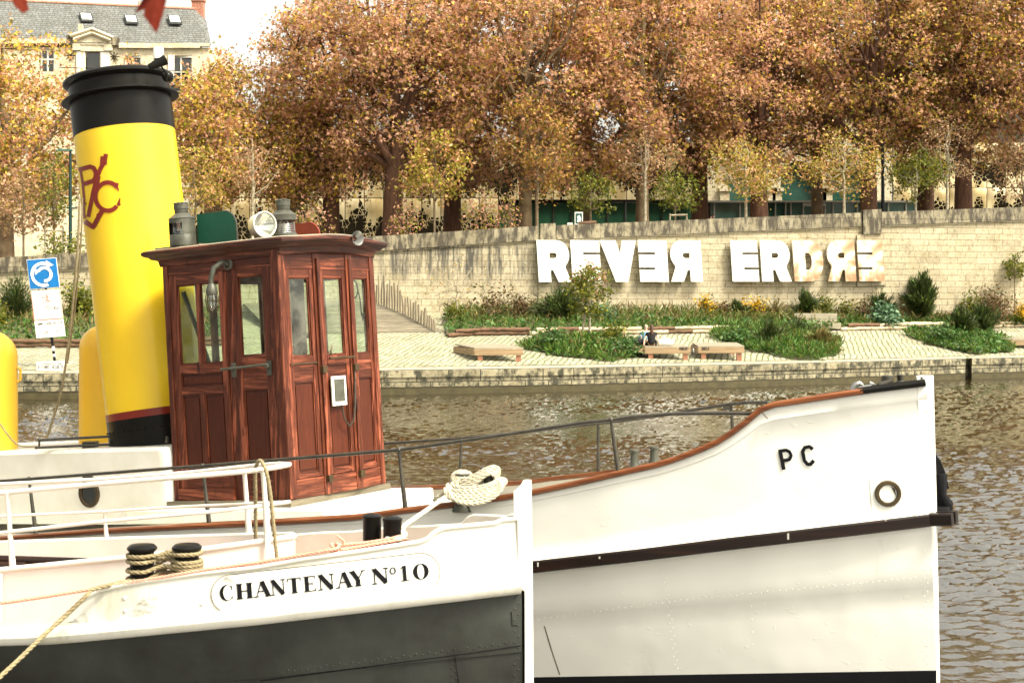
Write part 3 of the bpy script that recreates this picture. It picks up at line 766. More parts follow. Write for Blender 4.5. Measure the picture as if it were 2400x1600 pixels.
M['grass'] = foliage('bright_grass', [(.06, .15, .014), (.09, .20, .022), (.04, .10, .010), (.14, .21, .03), (.17, .16, .04), (.08, .17, .025)], .3, cs=1.2)
M['cover'] = foliage('broad_leaf_cover', [(.05, .12, .025), (.08, .17, .04), (.04, .08, .015), (.13, .20, .06)], .3, cs=1.0)
M['drygrass'] = foliage('dry_grass', [(.26, .22, .08), (.20, .17, .05), (.14, .15, .03), (.24, .15, .06), (.10, .12, .02)], .3, cs=1.0)
M['broom'] = foliage('dark_broom_twigs', [(.035, .06, .012), (.06, .10, .015), (.09, .12, .02), (.03, .045, .012)], .15, cs=1.5)
M['brownbush'] = foliage('brown_bush_leaves', [(.14, .08, .03), (.10, .055, .025), (.08, .09, .02), (.20, .12, .05)], .25, cs=1.5)
M['bluegreen'] = foliage('blue_green_leaves', [(.10, .19, .10), (.16, .27, .15), (.06, .12, .06)], .25, cs=1.5)
M['yellowflower'] = foliage('yellow_flowers', [(.70, .42, .01), (.62, .36, .01), (.10, .10, .01)], .3, cs=3)

def ellipsoid_pts(n, c, r, shell=.35, flatbot=None):
    d = rng.normal(size=(n, 3)); d /= np.linalg.norm(d, axis=1)[:, None]
    rad = (shell + (1 - shell) * rng.random(n)) ** .6
    p = d * rad[:, None] * np.array(r) + np.array(c)
    if flatbot is not None: p[:, 2] = np.maximum(p[:, 2], flatbot + rng.random(n) * .6)
    return p

def tree(name, base, label, cat, group, fol, bark, H_, r0, fork, crown, ncl, per, leaf, clr, lean=(0, 0), seed=1, nlimb=9, twigr=.02, lobed=False, droop=.3, seg=8, up=.35):
    "trunk with limbs to clusters of leaves; crown = (centre z, rx, ry, rz) above the base"
    global rng
    rng = np.random.default_rng(seed)
    e = empty(name, base, label, cat, group); base = Vector(base)
    cz, rx, ry, rz = crown
    cl = ellipsoid_pts(ncl, (lean[0], lean[1], cz), (rx, ry, rz), .3)
    cl = cl[cl[:, 2] > fork * .8]
    mb = MB(); top = Vector((lean[0] * .3, lean[1] * .3, fork))
    # trunk continuing as leader
    lead = [Vector((0, 0, -.6)), Vector((0, 0, 0)), Vector((lean[0] * .1, lean[1] * .1, fork * .5)), top]
    z = fork; q = top.copy(); ztop = cz + rz * .75
    for i in range(1, 7):
        q = top.lerp(Vector((lean[0], lean[1], ztop)), i / 6) + Vector((rng.normal() * rx * .03, rng.normal() * rx * .03, 0)); lead.append(q)
    rad = [r0 * 1.25, r0 * 1.08, r0 * .92, r0 * .82] + [r0 * .7 * (1 - i / 6.5) + twigr for i in range(1, 7)]
    mb.tube([base + p for p in lead], rad, seg)
    segs = [(lead[i], rad[i]) for i in range(3, len(lead))]
    nodes_ = [(np.array(p), r) for p, r in segs]
    # main limbs
    idx = rng.permutation(len(cl))[:nlimb]
    for k in idx:
        tgt = Vector(cl[k]); src, sr = segs[int(rng.integers(0, max(1, int(len(segs) * .7))))]
        if tgt.z < src.z - 1: src, sr = segs[0]
        L = (tgt - src).length; pts = []; rr = []
        for i in range(7):
            f = i / 6; p = src.lerp(tgt, f); p.z += math.sin(f * math.pi) * L * .12 * (1 if tgt.z < cz else -.3) + up * 0
            p += Vector(rng.normal(size=3)) * L * .025 * (0 < i < 6)
            pts.append(p); rr.append(max(twigr, sr * .55 * (1 - f * .8)))
        mb.tube([base + p for p in pts], rr, 6, cap=False)
        nodes_ += [(np.array(p), r) for p, r in zip(pts[2:], rr[2:])]
    NP = np.array([n_[0] for n_ in nodes_])
    for c in cl:
        dd = NP - c; dist = (dd ** 2).sum(1) + np.maximum(0, dd[:, 2]) * 2.0; j = int(dist.argmin()); s0 = Vector(NP[j]); tgt = Vector(c)
        mid = s0.lerp(tgt, .5) + Vector(rng.normal(size=3)) * (tgt - s0).length * .1
        r_ = min(nodes_[j][1] * .6, twigr * 2.2); mb.tube([base + s0, base + mid, base + tgt], [r_, r_ * .7, twigr * .4], 4, cap=False)
    mb.build('trunk', bark, e, smooth=60)
    P = []
    for c in cl:
        m = int(per * (.5 + rng.random())); p = rng.normal(size=(m, 3)) * clr * np.array([.55, .55, .42]); P.append(p + c)
    leaf_object('crown', np.concatenate(P), leaf, fol, e, lobed=lobed, droop=droop)
    return e

def copy_thing(src, loc, rz=0, sc=1, label=None, sx=1):
    r = src.copy(); COL.objects.link(r); r.location = loc; r.rotation_euler = (0, 0, rz); r.scale = (sc * sx, sc, sc)
    if label: r['label'] = label
    for ch in list(src.children):
        c = ch.copy(); COL.objects.link(c); c.parent = r
        for g in ch.children:
            d = g.copy(); COL.objects.link(d); d.parent = c
    return r

def street(u, dy=9.0):
    "a point of the street level behind the wall below photo column u"
    Y = yw(u) + dy; p = wtop(u); return Vector(((u - 1200) * Y / F, Y, p.z - .95 ))
G1 = 'tall autumn plane trees along the street above the wall'
PL = dict(H_=20, r0=.62, fork=5.2, crown=(11.0, 6.8, 5.0, 7.6), ncl=190, per=112, leaf=.215, clr=1.02, nlimb=18, twigr=.05, lobed=True, seg=12)
t1 = tree('plane_tree', street(918), 'large plane tree with thick dark trunk left of the yellow-green young tree', 'tree', G1, M['fol_plane'], M['bark2'], seed=11, lean=(.4, 0), **PL)
t2 = tree('plane_tree', street(1505, 8), 'large plane tree whose brown trunk stands before the green glazing, right of the wall pier', 'tree', G1, M['fol_plane'], M['bark'], seed=23, **dict(PL, r0=.42, crown=(11.4, 6.4, 5, 8.0)))
t3 = tree('plane_tree', street(2036, 9), 'large plane tree with dark trunk directly behind the right wall pier', 'tree', G1, M['fol_plane2'], M['bark2'], seed=31, **dict(PL, r0=.58, crown=(11.2, 6.6, 5, 7.8)))
t4 = copy_thing(t2, street(1231, 8.2), 2.2, 1.02, 'large plane tree with mottled brown trunk close behind the orange young tree')
t5 = copy_thing(t1, street(1780, 10), 3.6, .96, 'large plane tree with ivy-dappled trunk left of the automatic glass door')
t6 = copy_thing(t3, street(2258, 9), 1.9, 1.02, 'large plane tree with very wide dark trunk before the right gold block')
t7 = copy_thing(t2, street(2450, 7), 4.4, 1.0, 'dark green-leaved plane tree cut by the right edge of the photo')
t8 = tree('plane_tree', street(10, 14), 'yellowing plane tree at the left edge in front of the town house', 'tree', G1, M['fol_left'], M['bark'], seed=41, **dict(PL, crown=(9.0, 5.2, 4.4, 6.4), ncl=190, per=110))
t9 = tree('plane_tree', street(500, 12), 'yellow and pink plane tree between the funnel and the open sky', 'tree', G1, M['fol_left'], M['bark'], seed=47, **dict(PL, crown=(7.9, 3.7, 4.4, 5.0), ncl=170))
t10 = copy_thing(t9, street(298, 16), 0, 1.03, 'smaller pink-leaved plane tree rising just behind the funnel top', .5)
t11 = copy_thing(t2, street(1370, 15), 5.4, 1.06, 'plane tree standing further back, its crown filling the gap above the green window band')
t12 = copy_thing(t3, street(1640, 15), .6, 1.05, 'plane tree standing further back beside the grey stone pilaster')
t13 = copy_thing(t1, street(1060, 16), 5.0, 1.02, 'plane tree standing further back between the thick dark trunk and the orange young tree')
t14 = copy_thing(t2, street(1915, 16), 3.1, 1.05, 'plane tree standing further back above the middle glazed arch')
t15 = copy_thing(t9, street(690, 13), 2.7, .86, 'lower yellow plane tree behind the two lanterns of the wheelhouse')
t16 = copy_thing(t3, street(2170, 16), 4.0, 1.03, 'plane tree standing further back left of the widest dark trunk')

t17 = copy_thing(t1, street(775, 13), 1.3, .96, 'plane tree further back whose crown meets the open sky left of the thick trunk')
G2 = 'young street trees just behind the wall'
def young(u, vtop, vcrown, wpx, label, fol, bark, seed, dens=1, dy=4.5, leaf=.17, r0=.07, cover=None, ncl=46):
    b = street(u, dy); Y = b.y
    ztop = zat(vtop, Y) - b.z; zc0 = zat(vcrown, Y) - b.z; rx = wpx * Y / F / 2
    cz = (ztop + zc0) / 2; rz = (ztop - zc0) / 2
    return tree('young_tree', b, label, 'young tree', G2, fol, bark, H_=ztop, r0=r0, fork=zc0 + .2, crown=(cz, rx, rx, rz), ncl=ncl, per=int(34 * dens), leaf=leaf, clr=.62 * max(.6, rx / 2), seed=seed, nlimb=9, twigr=.014, droop=.7, seg=8)
young(592, 300, 500, 130, 'slender pale-barked young tree with sparse tan leaves behind the round lantern', M['fol_tan'], M['barkpale'], 61, .75, leaf=.13, r0=.09)
young(1018, 318, 480, 165, 'yellow-green young tree right of the thick dark trunk', M['fol_yg'], M['twig'], 62, 1.1, leaf=.22)
young(1258, 215, 470, 190, 'tall orange-tan young tree above the left wall pier', M['fol_org'], M['twig'], 63, 1.15, r0=.11, ncl=64, leaf=.2)
young(1384, 405, 500, 120, 'small green young tree in front of the dark green glazing', M['fol_green'], M['twig'], 64, .8, leaf=.16)
young(1512, 265, 440, 140, 'pale tan young tree leaning against the brown plane trunk', M['fol_tan'], M['barkpale'], 65, .9, r0=.1)
young(1582, 395, 500, 120, 'small green young tree beside the low wooden rack', M['fol_green'], M['twig'], 66, .8)
young(1748, 315, 470, 205, 'broad yellow-green young tree with white bark left of the glass front', M['fol_yg'], M['barkpale'], 67, 1.25, r0=.10, ncl=62)
young(1978, 310, 452, 205, 'broad yellow-green young tree with spotted white bark right of the glass door', M['fol_yg'], M['barkpale'], 68, 1.25, r0=.11, ncl=62)
young(2146, 345, 470, 140, 'green young tree right of the black lamp post', M['fol_green'], M['barkpale'], 69, 1.1)
young(2220, 262, 450, 150, 'tall slender young tree with pink-tan leaves before the widest dark trunk', M['fol_tan'], M['barkpale'], 70, .8, r0=.1, leaf=.14)
young(2398, 290, 480, 170, 'sparse tan young tree cut by the right edge', M['fol_tan'], M['twig'], 71, .9)
young(55, 385, 560, 170, 'tan-leaved young tree at the left edge below the yellowing plane', M['fol_tan'], M['twig'], 72, 1.0, leaf=.2)
young(127, 350, 520, 100, 'bare-stemmed young tree tied between two white stakes', M['fol_green'], M['twig'], 73, .5)
young(455, 330, 520, 150, 'yellow young tree just right of the funnel', M['fol_yg'], M['twig'], 74, 1.2)
G3 = 'low shrubs behind the wall coping'
def shrub_up(u, vtop, wpx, label, fol, seed, n=700, leaf=.17, dy=3):
    global rng
    rng = np.random.default_rng(seed)
    b = street(u, dy); e = empty('shrub', b, label, 'shrub', G3); h = zat(vtop, b.y) - b.z; rx = wpx * b.y / F / 2
    mb = MB()
    for i in range(9):
        a = rng.random() * 6.28; mb.tube([b, b + Vector((math.cos(a) * rx * .3, math.sin(a) * rx * .3, h * .5)), b + Vector((math.cos(a) * rx * .6, math.sin(a) * rx * .6, h * .85))], [.03, .02, .01], 4)
    mb.build('stem', M['twig'], e); leaf_object('foliage', ellipsoid_pts(n, (0, 0, h * .55), (rx, rx, h * .5), .1), leaf, fol, e, droop=.6)
shrub_up(1130, 440, 110, 'pink-leaved shrub behind the coping between yellow-green and orange trees', M['fol_pink'], 81, 520)
shrub_up(950, 470, 90, 'pinkish shrub at the foot of the thick dark trunk', M['fol_pink'], 82, 420)
shrub_up(725, 470, 130, 'tan shrub behind the coping right of the round lantern', M['fol_pink'], 83, 480)
shrub_up(150, 540, 150, 'green shrub hanging over the wall beside the mooring sign', M['fol_green'], 84, 700, dy=1.4)
shrub_up(1190, 450, 60, 'red and green climbing shrub at the left end of the green glazing', M['fol_pink'], 85, 300)

# ---- beds
def zbed(x, y): return zg(x, y)
def bedpt(u, f):
    "point of the planted bed: f=0 at its log edging, 1 at the wall"
    v = interp([(0, 812), (250, 812), (860, 800), (1040, 790), (1100, 785), (1500, 782), (1950, 775), (2400, 767)], u)
    p = ground_at(u, v); Yw_ = yw(u) - .4; Y = p.y + (Yw_ - p.y) * f; X = (u - 1200) * Y / F
    return Vector((X, Y, zg(X, Y) + .12 + .35 * f))
for a0, b0 in ((-300, 560), (1046, 2700)):
    mb = MB(); mb.grid([[bedpt(u, f) for u in range(a0, b0 + 1, 20)] for f in (0, .3, .6, 1)]); tag(mb.build('bed_soil', M['soil']), kind='structure')
def scatter(name, pts, size, fol, label=None, group=None, dirs=None, aspect=.25, droop=-1.0, seed=5, kind='stuff', cat='grass'):
    global rng
    rng = np.random.default_rng(seed)
    o = leaf_object(name, pts, size, fol, None, droop=droop, aspect=aspect)
    tag(o, label, cat, group, kind); return o
def bed_scatter(u0, u1, f0, f1, n, seed, hz=.15):
    r = np.random.default_rng(seed); out = []
    for _ in range(n):
        u = u0 + (u1 - u0) * r.random(); f = f0 + (f1 - f0) * r.random(); p = bedpt(u, f); out.append((p.x, p.y, p.z + r.random() * hz))
    return np.array(out)
for k, (a0, b0, n) in enumerate(((1046, 2560, 8500), (-60, 560, 2800))):
    scatter('grass', bed_scatter(a0, b0, 0, .95, n, 100 + k), .32, M['grass'], 'rough green grass growing in the bed below the wall', aspect=.16, seed=110 + k)
    scatter('ground_cover', bed_scatter(a0, b0, .02, .6, n // 6, 120 + k, .25), .26, M['cover'], 'broad-leaved green ground cover in the bed below the wall', aspect=.7, droop=-.2, seed=130 + k, cat='ground cover')
    scatter('dry_grass', bed_scatter(a0, b0, .3, .95, n // 3, 140 + k, .3), .45, M['drygrass'], 'dry yellow stalks among the green of the bed', aspect=.10, seed=150 + k)

GB = 'bushes planted in the bed below the wall'
def bush(p, w_, h, label, fol, n, leaf=.14, kind='leafy', seed=1, name='bush', group=GB, stems=10, bark=None, aspect=.6, cat='bush'):
    global rng
    rng = np.random.default_rng(seed); e = empty(name, p, label, cat, group); p = Vector(p)
    mb = MB(); pts = []; dirs = []
    for i in range(stems * (3 if kind == 'broom' else 1)):
        a = rng.random() * 6.283; sp = rng.random() ** (.7 if kind == 'leafy' else 1.1); t_ = Vector((math.cos(a) * w_ * .55 * sp, math.sin(a) * w_ * .55 * sp, h * (1.0 - .4 * sp) * (.55 + .6 * rng.random())))
        m_ = Vector((t_.x * .3, t_.y * .3, t_.z * .5)); mb.tube([p, p + m_, p + t_], [.022, .015, .006], 4)
        k = n // (stems * (3 if kind == 'broom' else 1))
        for j in range(k):
            f = (.25 if kind == 'leafy' else .15) + .8 * rng.random()
            q = (m_ * (f / .5) if f < .5 else m_.lerp(t_, (f - .5) / .5)) + Vector(rng.normal(size=3)) * (w_ * .13 if kind == 'leafy' else w_ * .05)
            pts.append((q.x, q.y, max(.02, q.z))); d = (t_ - m_).normalized(); dirs.append((d.x, d.y, d.z))
    mb.build('stem', bark or M['twig'], e)
    leaf_object('foliage', np.array(pts), leaf, fol, e, aspect=(aspect if kind == 'leafy' else .09), dirs=(np.array(dirs) if kind == 'broom' else None), droop=0)
    return e
def B(u, vb, vtop, wpx, label, fol, n, leaf=.14, kind='leafy', seed=1, f=None, **kw):
    p = bedpt(u, f if f is not None else .5); sc_ = p.y / F; h = max(.4, zat(vtop, p.y) - p.z) * 1.08
    return bush(p, wpx * sc_ * 1.15, h, label, fol, int(n * (1.7 if kind == 'leafy' else 1.4)), leaf * 1.2, kind, seed, **kw)
B(1150, 0, 668, 110, 'open dark-leaved bush left of the three shrubs, at the foot of the wall', M['brownbush'], 260, .14, seed=201)
B(1222, 0, 690, 60, 'reddish-brown spiky bush between the open bush and the dark broom', M['brownbush'], 420, .12, seed=202)
B(1315, 0, 690, 125, 'wide dark green broom bush left of the two-stemmed tree', M['broom'], 3000, .30, 'broom', 203)
B(1070, 0, 712, 50, 'small sparse green bush beside the last ramp posts', M['fol_green'], 160, .14, seed=204)
B(1655, 0, 702, 55, 'yellow-flowering bush, left one of two below the gap between the words', M['yellowflower'], 380, .12, seed=205, f=.85)
B(1695, 0, 712, 45, 'low brown bush between the two yellow-flowering bushes', M['brownbush'], 300, .12, seed=206, f=.8)
B(1728, 0, 712, 50, 'dark tufted broom below the right word, left of the grey bench', M['broom'], 1200, .25, 'broom', 207, f=.8)
B(1765, 0, 700, 55, 'yellow-flowering bush with a tall dark spike, nearer the grey bench', M['yellowflower'], 420, .12, seed=208, f=.85)
B(1815, 0, 700, 70, 'thin dry bush with leaning bare stalks', M['drygrass'], 260, .25, 'broom', 209, f=.8)
B(1888, 0, 692, 70, 'dark green broom behind the back of the grey bench', M['broom'], 1600, .3, 'broom', 210, f=.85)
B(1935, 0, 698, 50, 'green leafy bush behind the right end of the grey bench', M['fol_green'], 360, .12, seed=211, f=.85)
B(1982, 0, 700, 45, 'narrow upright olive bush right of the grey bench', M['fol_green'], 300, .12, seed=212, f=.8)
B(2030, 0, 708, 60, 'brown seeded bush under the last letter', M['brownbush'], 420, .12, seed=213, f=.8)
B(2065, 0, 692, 55, 'green grassy bush below the right wall pier', M['broom'], 1100, .3, 'broom', 214, f=.8)
B(2165, 0, 660, 85, 'tall dark green broom standing alone against the pale wall', M['broom'], 3000, .4, 'broom', 215, f=.8)
B(2115, 0, 705, 40, 'small dry brown bush left of the tall broom', M['drygrass'], 200, .2, 'broom', 216, f=.8)
B(2270, 0, 685, 50, 'small green bush left of the large brown bush', M['fol_green'], 300, .13, seed=217, f=.8)
B(2318, 0, 680, 90, 'large rounded brown bush near the right edge', M['brownbush'], 1300, .13, seed=218, f=.8, stems=16)
B(2396, 0, 712, 50, 'yellow and brown bush at the right edge', M['yellowflower'], 360, .12, seed=219, f=.7)
B(40, 0, 650, 110, 'tall grey-green bush left of the mooring sign', M['broom'], 2200, .22, 'broom', 220, f=.7)
B(-10, 0, 700, 90, 'leafy olive bush at the left edge of the bed', M['fol_green'], 700, .16, seed=221, f=.4)
B(190, 0, 650, 90, 'dark bush between the mooring sign and the funnel', M['fol_green'], 900, .15, seed=222, f=.7, stems=16)
B(2070, 0, 735, 90, 'low blue-green leafy clump below the right wall pier', M['bluegreen'], 700, .2, seed=223, f=.3, cat='leafy clump')
B(1418, 0, 742, 70, 'blue-green leafy clump behind the two-stemmed tree', M['bluegreen'], 500, .18, seed=224, f=.5, cat='leafy clump')

# slim bare tree and the two trees down on the quay
def low_tree(u, vb, vt, vc, wpx, label, fol, bark, seed, r0, ncl, per, leaf, stems=1, bed=None, name='small_tree', clr=.3):
    b = bedpt(u, bed) if bed is not None else ground_at(u, vb); b = Vector((b.x, b.y, b.z - .1)); h = zat(vt, b.y) - b.z; zc = zat(vc, b.y) - b.z; rx = wpx * b.y / F / 2
    e = tree(name, b, label, 'small tree', 'small trees on the quay', fol, bark, H_=h, r0=r0, fork=zc, crown=((h + zc) / 2, rx, rx, (h - zc) / 2), ncl=ncl, per=per, leaf=leaf, clr=clr, seed=seed, nlimb=10, twigr=.012, droop=.4, seg=8)
    return e, b
low_tree(1072, 745, 600, 720, 160, 'nearly bare slender tree with pale straight trunk against the stained wall', M['fol_yg'], M['barkpale'], 301, .06, 60, 2, .12, bed=.7, clr=.25)
e, b = low_tree(1382, 806, 618, 745, 95, 'small leafy tree with a forked pale trunk on the left grass mound', M['fol_green'], M['barkpale'], 302, .07, 60, 34, .15, clr=.34)
mb = MB(); mb.tube([b + Vector((-.32, 0, 0)), b + Vector((-.30, 0, 1.0)), b + Vector((-.12, 0, 2.0)), b + Vector((.0, 0, 2.9))], [.075, .06, .05, .03], 8); mb.build('second_stem', M['barkpale'], e)
rng = np.random.default_rng(303); leaf_object('reddish_leaves', ellipsoid_pts(260, (0, 0, 3.1), (.9, .8, 1.0), .5), .14, M['fol_pink'], e)
low_tree(2378, 750, 592, 655, 55, 'thin staked tree with a small green crown near the right edge', M['fol_green'], M['twig'], 304, .035, 34, 16, .16, bed=.5, clr=.22)

# ---- planted mounds in the paving
def mound(u0, u1, v0, v1, label, seed, hgt, mats, dens=1.0):
    "grassy island between photo columns u0-u1 and rows v0 (back) - v1 (front)"
    c0 = ground_at((u0 + u1) / 2, v1); c1 = ground_at((u0 + u1) / 2, v0); cy = (c0.y + c1.y) / 2; cx = ((u0 + u1) / 2 - 1200) * cy / F
    rx = (u1 - u0) * cy / F / 2; ry = (c1.y - c0.y) / 2
    edge = lambda a: 1 + .10 * np.sin(3 * a + seed) + .07 * np.sin(7 * a + seed * 2) + .04 * np.sin(13 * a)
    e = empty('planted_mound', (cx, cy, zg(cx, cy)), label, 'planted mound', 'grass mounds in the paving')
    mb = MB(); rows = []
    for r in np.linspace(0, 1, 9):
        rows.append([Vector((cx + math.cos(a) * rx * r * edge(a), cy + math.sin(a) * ry * r * edge(a), zg(cx + math.cos(a) * rx * r * edge(a), cy + math.sin(a) * ry * r * edge(a)) + hgt * (1 - r ** 2) + .01)) for a in np.linspace(0, 2 * math.pi, 33)])
    mb.grid(rows); mb.build('soil', M['soil'], e, smooth=60)
    global rng
    rng = np.random.default_rng(seed)
    for fol, n, size, asp, drp, x0, x1, hz in mats:
        n = int(n * dens); a = rng.random(n) * 6.283; r = np.sqrt(rng.random(n)); x = np.cos(a) * r; y = np.sin(a) * r
        k = (x > x0) & (x < x1); x, y = x[k], y[k]; rr = np.sqrt(x ** 2 + y ** 2)
        ea = edge(np.arctan2(y, x)) * 1.03; X = cx + x * rx * ea; Y = cy + y * ry * ea; lump = .8 + .45 * np.sin(X * 2.1 + seed) * np.sin(Y * 1.3)
        Z = np.array([zg(a_, b_) for a_, b_ in zip(X, Y)]) + hgt * (1 - rr ** 2) + rng.random(len(X)) * hz * lump
        o = leaf_object('foliage', np.stack([X - cx, Y - cy, Z - zg(cx, cy)], 1), size, fol, e, aspect=asp, droop=drp)
        o['kind'] = 'stuff'
    return e
m1 = mound(1240, 1503, 798, 842, 'left grass mound around the forked small tree', 401, .35, [(M['grass'], 5200, .30, .2, -.9, -1, 1, .2), (M['cover'], 1200, .22, .7, -.1, .1, .9, .35), (M['cover'], 700, .22, .7, -.1, -1, -.3, .2), (M['brownbush'], 420, .2, .4, -.7, -.4, .7, .4)])
m2 = mound(1694, 1964, 778, 837, 'widest grass mound with long blades and a dry yellow tuft at its right', 402, .28, [(M['grass'], 9500, .36, .10, -1.0, -1, 1, .3), (M['cover'], 1500, .22, .6, -.2, -1, -.5, .4), (M['drygrass'], 1300, .38, .10, -1.0, .35, .85, .3)])
m3 = mound(2146, 2368, 785, 826, 'right grass mound under two dark broom plants', 403, .5, [(M['grass'], 5000, .28, .2, -.9, -1, 1, .2), (M['cover'], 2200, .24, .7, -.1, -.8, .6, .35)])
def on_ground(u, v, dz=0): p = ground_at(u, v); return Vector((p.x, p.y, p.z + dz))
GM = 'bushes growing on the grass mounds'
for (u, v, vt, wpx, lab, fol, n, leaf, kd, sd) in (
    (1290, 822, 772, 70, 'bright leafy clump at the left end of the left mound', M['cover'], 520, .2, 'leafy', 411),
    (1440, 822, 762, 70, 'dark leafy bush right of the forked tree', M['fol_green'], 620, .17, 'leafy', 412),
    (1470, 838, 792, 75, 'bright bush in front, at the right end of the left mound', M['cover'], 620, .18, 'leafy', 413),
    (1720, 812, 782, 80, 'rounded bright green clump at the left end of the widest mound', M['cover'], 700, .2, 'leafy', 414),
    (1800, 815, 745, 100, 'loose tall bush in the middle of the widest mound', M['broom'], 900, .3, 'broom', 415),
    (1872, 800, 752, 80, 'tall wispy bush in front of the grey bench', M['broom'], 700, .3, 'broom', 416),
    (1925, 820, 782, 80, 'dry golden grass tuft at the right end of the widest mound', M['drygrass'], 1000, .4, 'broom', 417),
    (2250, 805, 728, 70, 'upright dark broom, left one on the right mound', M['broom'], 1900, .4, 'broom', 418),
    (2300, 795, 715, 90, 'spreading dark broom, right one on the right mound', M['broom'], 2000, .4, 'broom', 419),
    (2215, 810, 770, 80, 'bright leafy clump on the left of the right mound', M['cover'], 700, .2, 'leafy', 420)):
    p = on_ground(u, v, .1); bush(p, wpx * p.y / F, zat(vt, p.y) - p.z, lab, fol, n, leaf, kd, sd, group=GM)
# leaves right at the lens
for k, (u, v, rot, s, lab) in enumerate(((372, -30, 0, 1.0, 'larger dark red leaf hanging into the top of the frame'), (52, -42, .5, .8, 'smaller dark red leaf hanging at the top left corner'))):
    Y = 2.2; c = PX(u, v, Y); q_ = Y / F * s
    ol = [(-38, 60), (38, 62), (36, 22), (22, -10), (14, -50), (4, -98), (-2, -112), (-14, -94), (-32, -70), (-30, -56), (-58, -62), (-36, -28), (-28, 0)] if k == 0 else [(-30, 50), (34, 50), (20, 0), (12, -28), (14, -60), (22, -84), (6, -96), (-14, -76), (-28, -50), (-26, -10)]
    pts = [Vector((c.x + x * q_, Y + .006 * math.sin(x * .08) + .0001 * y, c.z + y * q_)) for x, y in ol]
    mb = MB(); mid = Vector((c.x, Y + .004, c.z)); mb.add([mid] + pts, [(0, i + 1, (i + 1) % len(pts) + 1) for i in range(len(pts))])
    mb.tube([Vector((c.x, Y, c.z + 50 * q_)), Vector((c.x + .01, Y, c.z + .16))], .0012, 5)
    M['redleaf'] = M.get('redleaf') or pm('dark_red_leaf', (.055, .006, .003), .9, col2=(.09, .015, .008), vs=30, bstr=0, spec=.05)
    tag(mb.build('leaf', M['redleaf'], None), lab, 'leaf', 'leaves hanging near the camera')
# ------------------------------------------------------------------ boats: shared hull tools
class Hull:
    "curves along one boat; s = metres aft of the stem, b = half breadth, heights read at the near side"
    def __init__(h, S, th, smax, n=90):
        h.S = Vector((S[0], S[1], 0)); h.a = Vector((math.cos(R(th)), -math.sin(R(th)), 0)); h.n = Vector((-math.sin(R(th)), -math.cos(R(th)), 0))
        h.s = [smax * (i / n) ** 1.5 for i in range(n + 1)]
    def plan(h, s, b, side=1): return h.S - h.a * s + h.n * (b * side)
    def curve(h, bt, vt, fwd=0, dz=0):
        "bt: (s, half breadth); vt: (u, v) photo rows of the near side"
        out = []
        for s in h.s:
            p = h.plan(s, interp(bt, s)) + h.a * fwd * max(0, 1 - s / .6); u = 1200 + F * p.x / p.y
            z = H + (YH - interp(vt, u)) * p.y / F + dz; out.append(Vector((p.x, p.y, z)))
        return out
    def mirror(h, pts):
        return [p - h.n * (2 * (p - h.S).dot(h.n)) for p in pts]
def at_u(pts, u):
    "point of a curve at photo column u"
    us = [1200 + F * p.x / p.y for p in pts]; k = 0
    order = sorted(range(len(us)), key=lambda i: us[i]); ux = [us[i] for i in order]
    return Vector([float(np.interp(u, ux, [pts[i][c] for i in order])) for c in range(3)])
def sweep(mb, pts, outd, prof):
    "prof: (out, up) pairs, closed, may be a function of index"
    rows = []
    for i, p in enumerate(pts):
        a = pts[max(0, i - 1)]; b = pts[min(len(pts) - 1, i + 1)]; t = (b - a).normalized(); o = Vector(outd[i] if isinstance(outd, list) else outd)
        o = (o - t * o.dot(t)); o.z = 0; o.normalize(); up = o.cross(t); up = -up if up.z < 0 else up
        pr = prof(i) if callable(prof) else prof
        rows.append([p + o * x + up * y for x, y in pr] + [p + o * pr[0][0] + up * pr[0][1]])
    mb.grid(rows); k = len(rows[0]) - 1
    mb.add(rows[0][:-1], [tuple(range(k))]); mb.add(rows[-1][:-1], [tuple(range(k))])
def lerp_row(A, B, f, inset=None):
    return [a.lerp(b, f) + (Vector(inset[i]) if inset else Vector((0, 0, 0))) for i, (a, b) in enumerate(zip(A, B))]
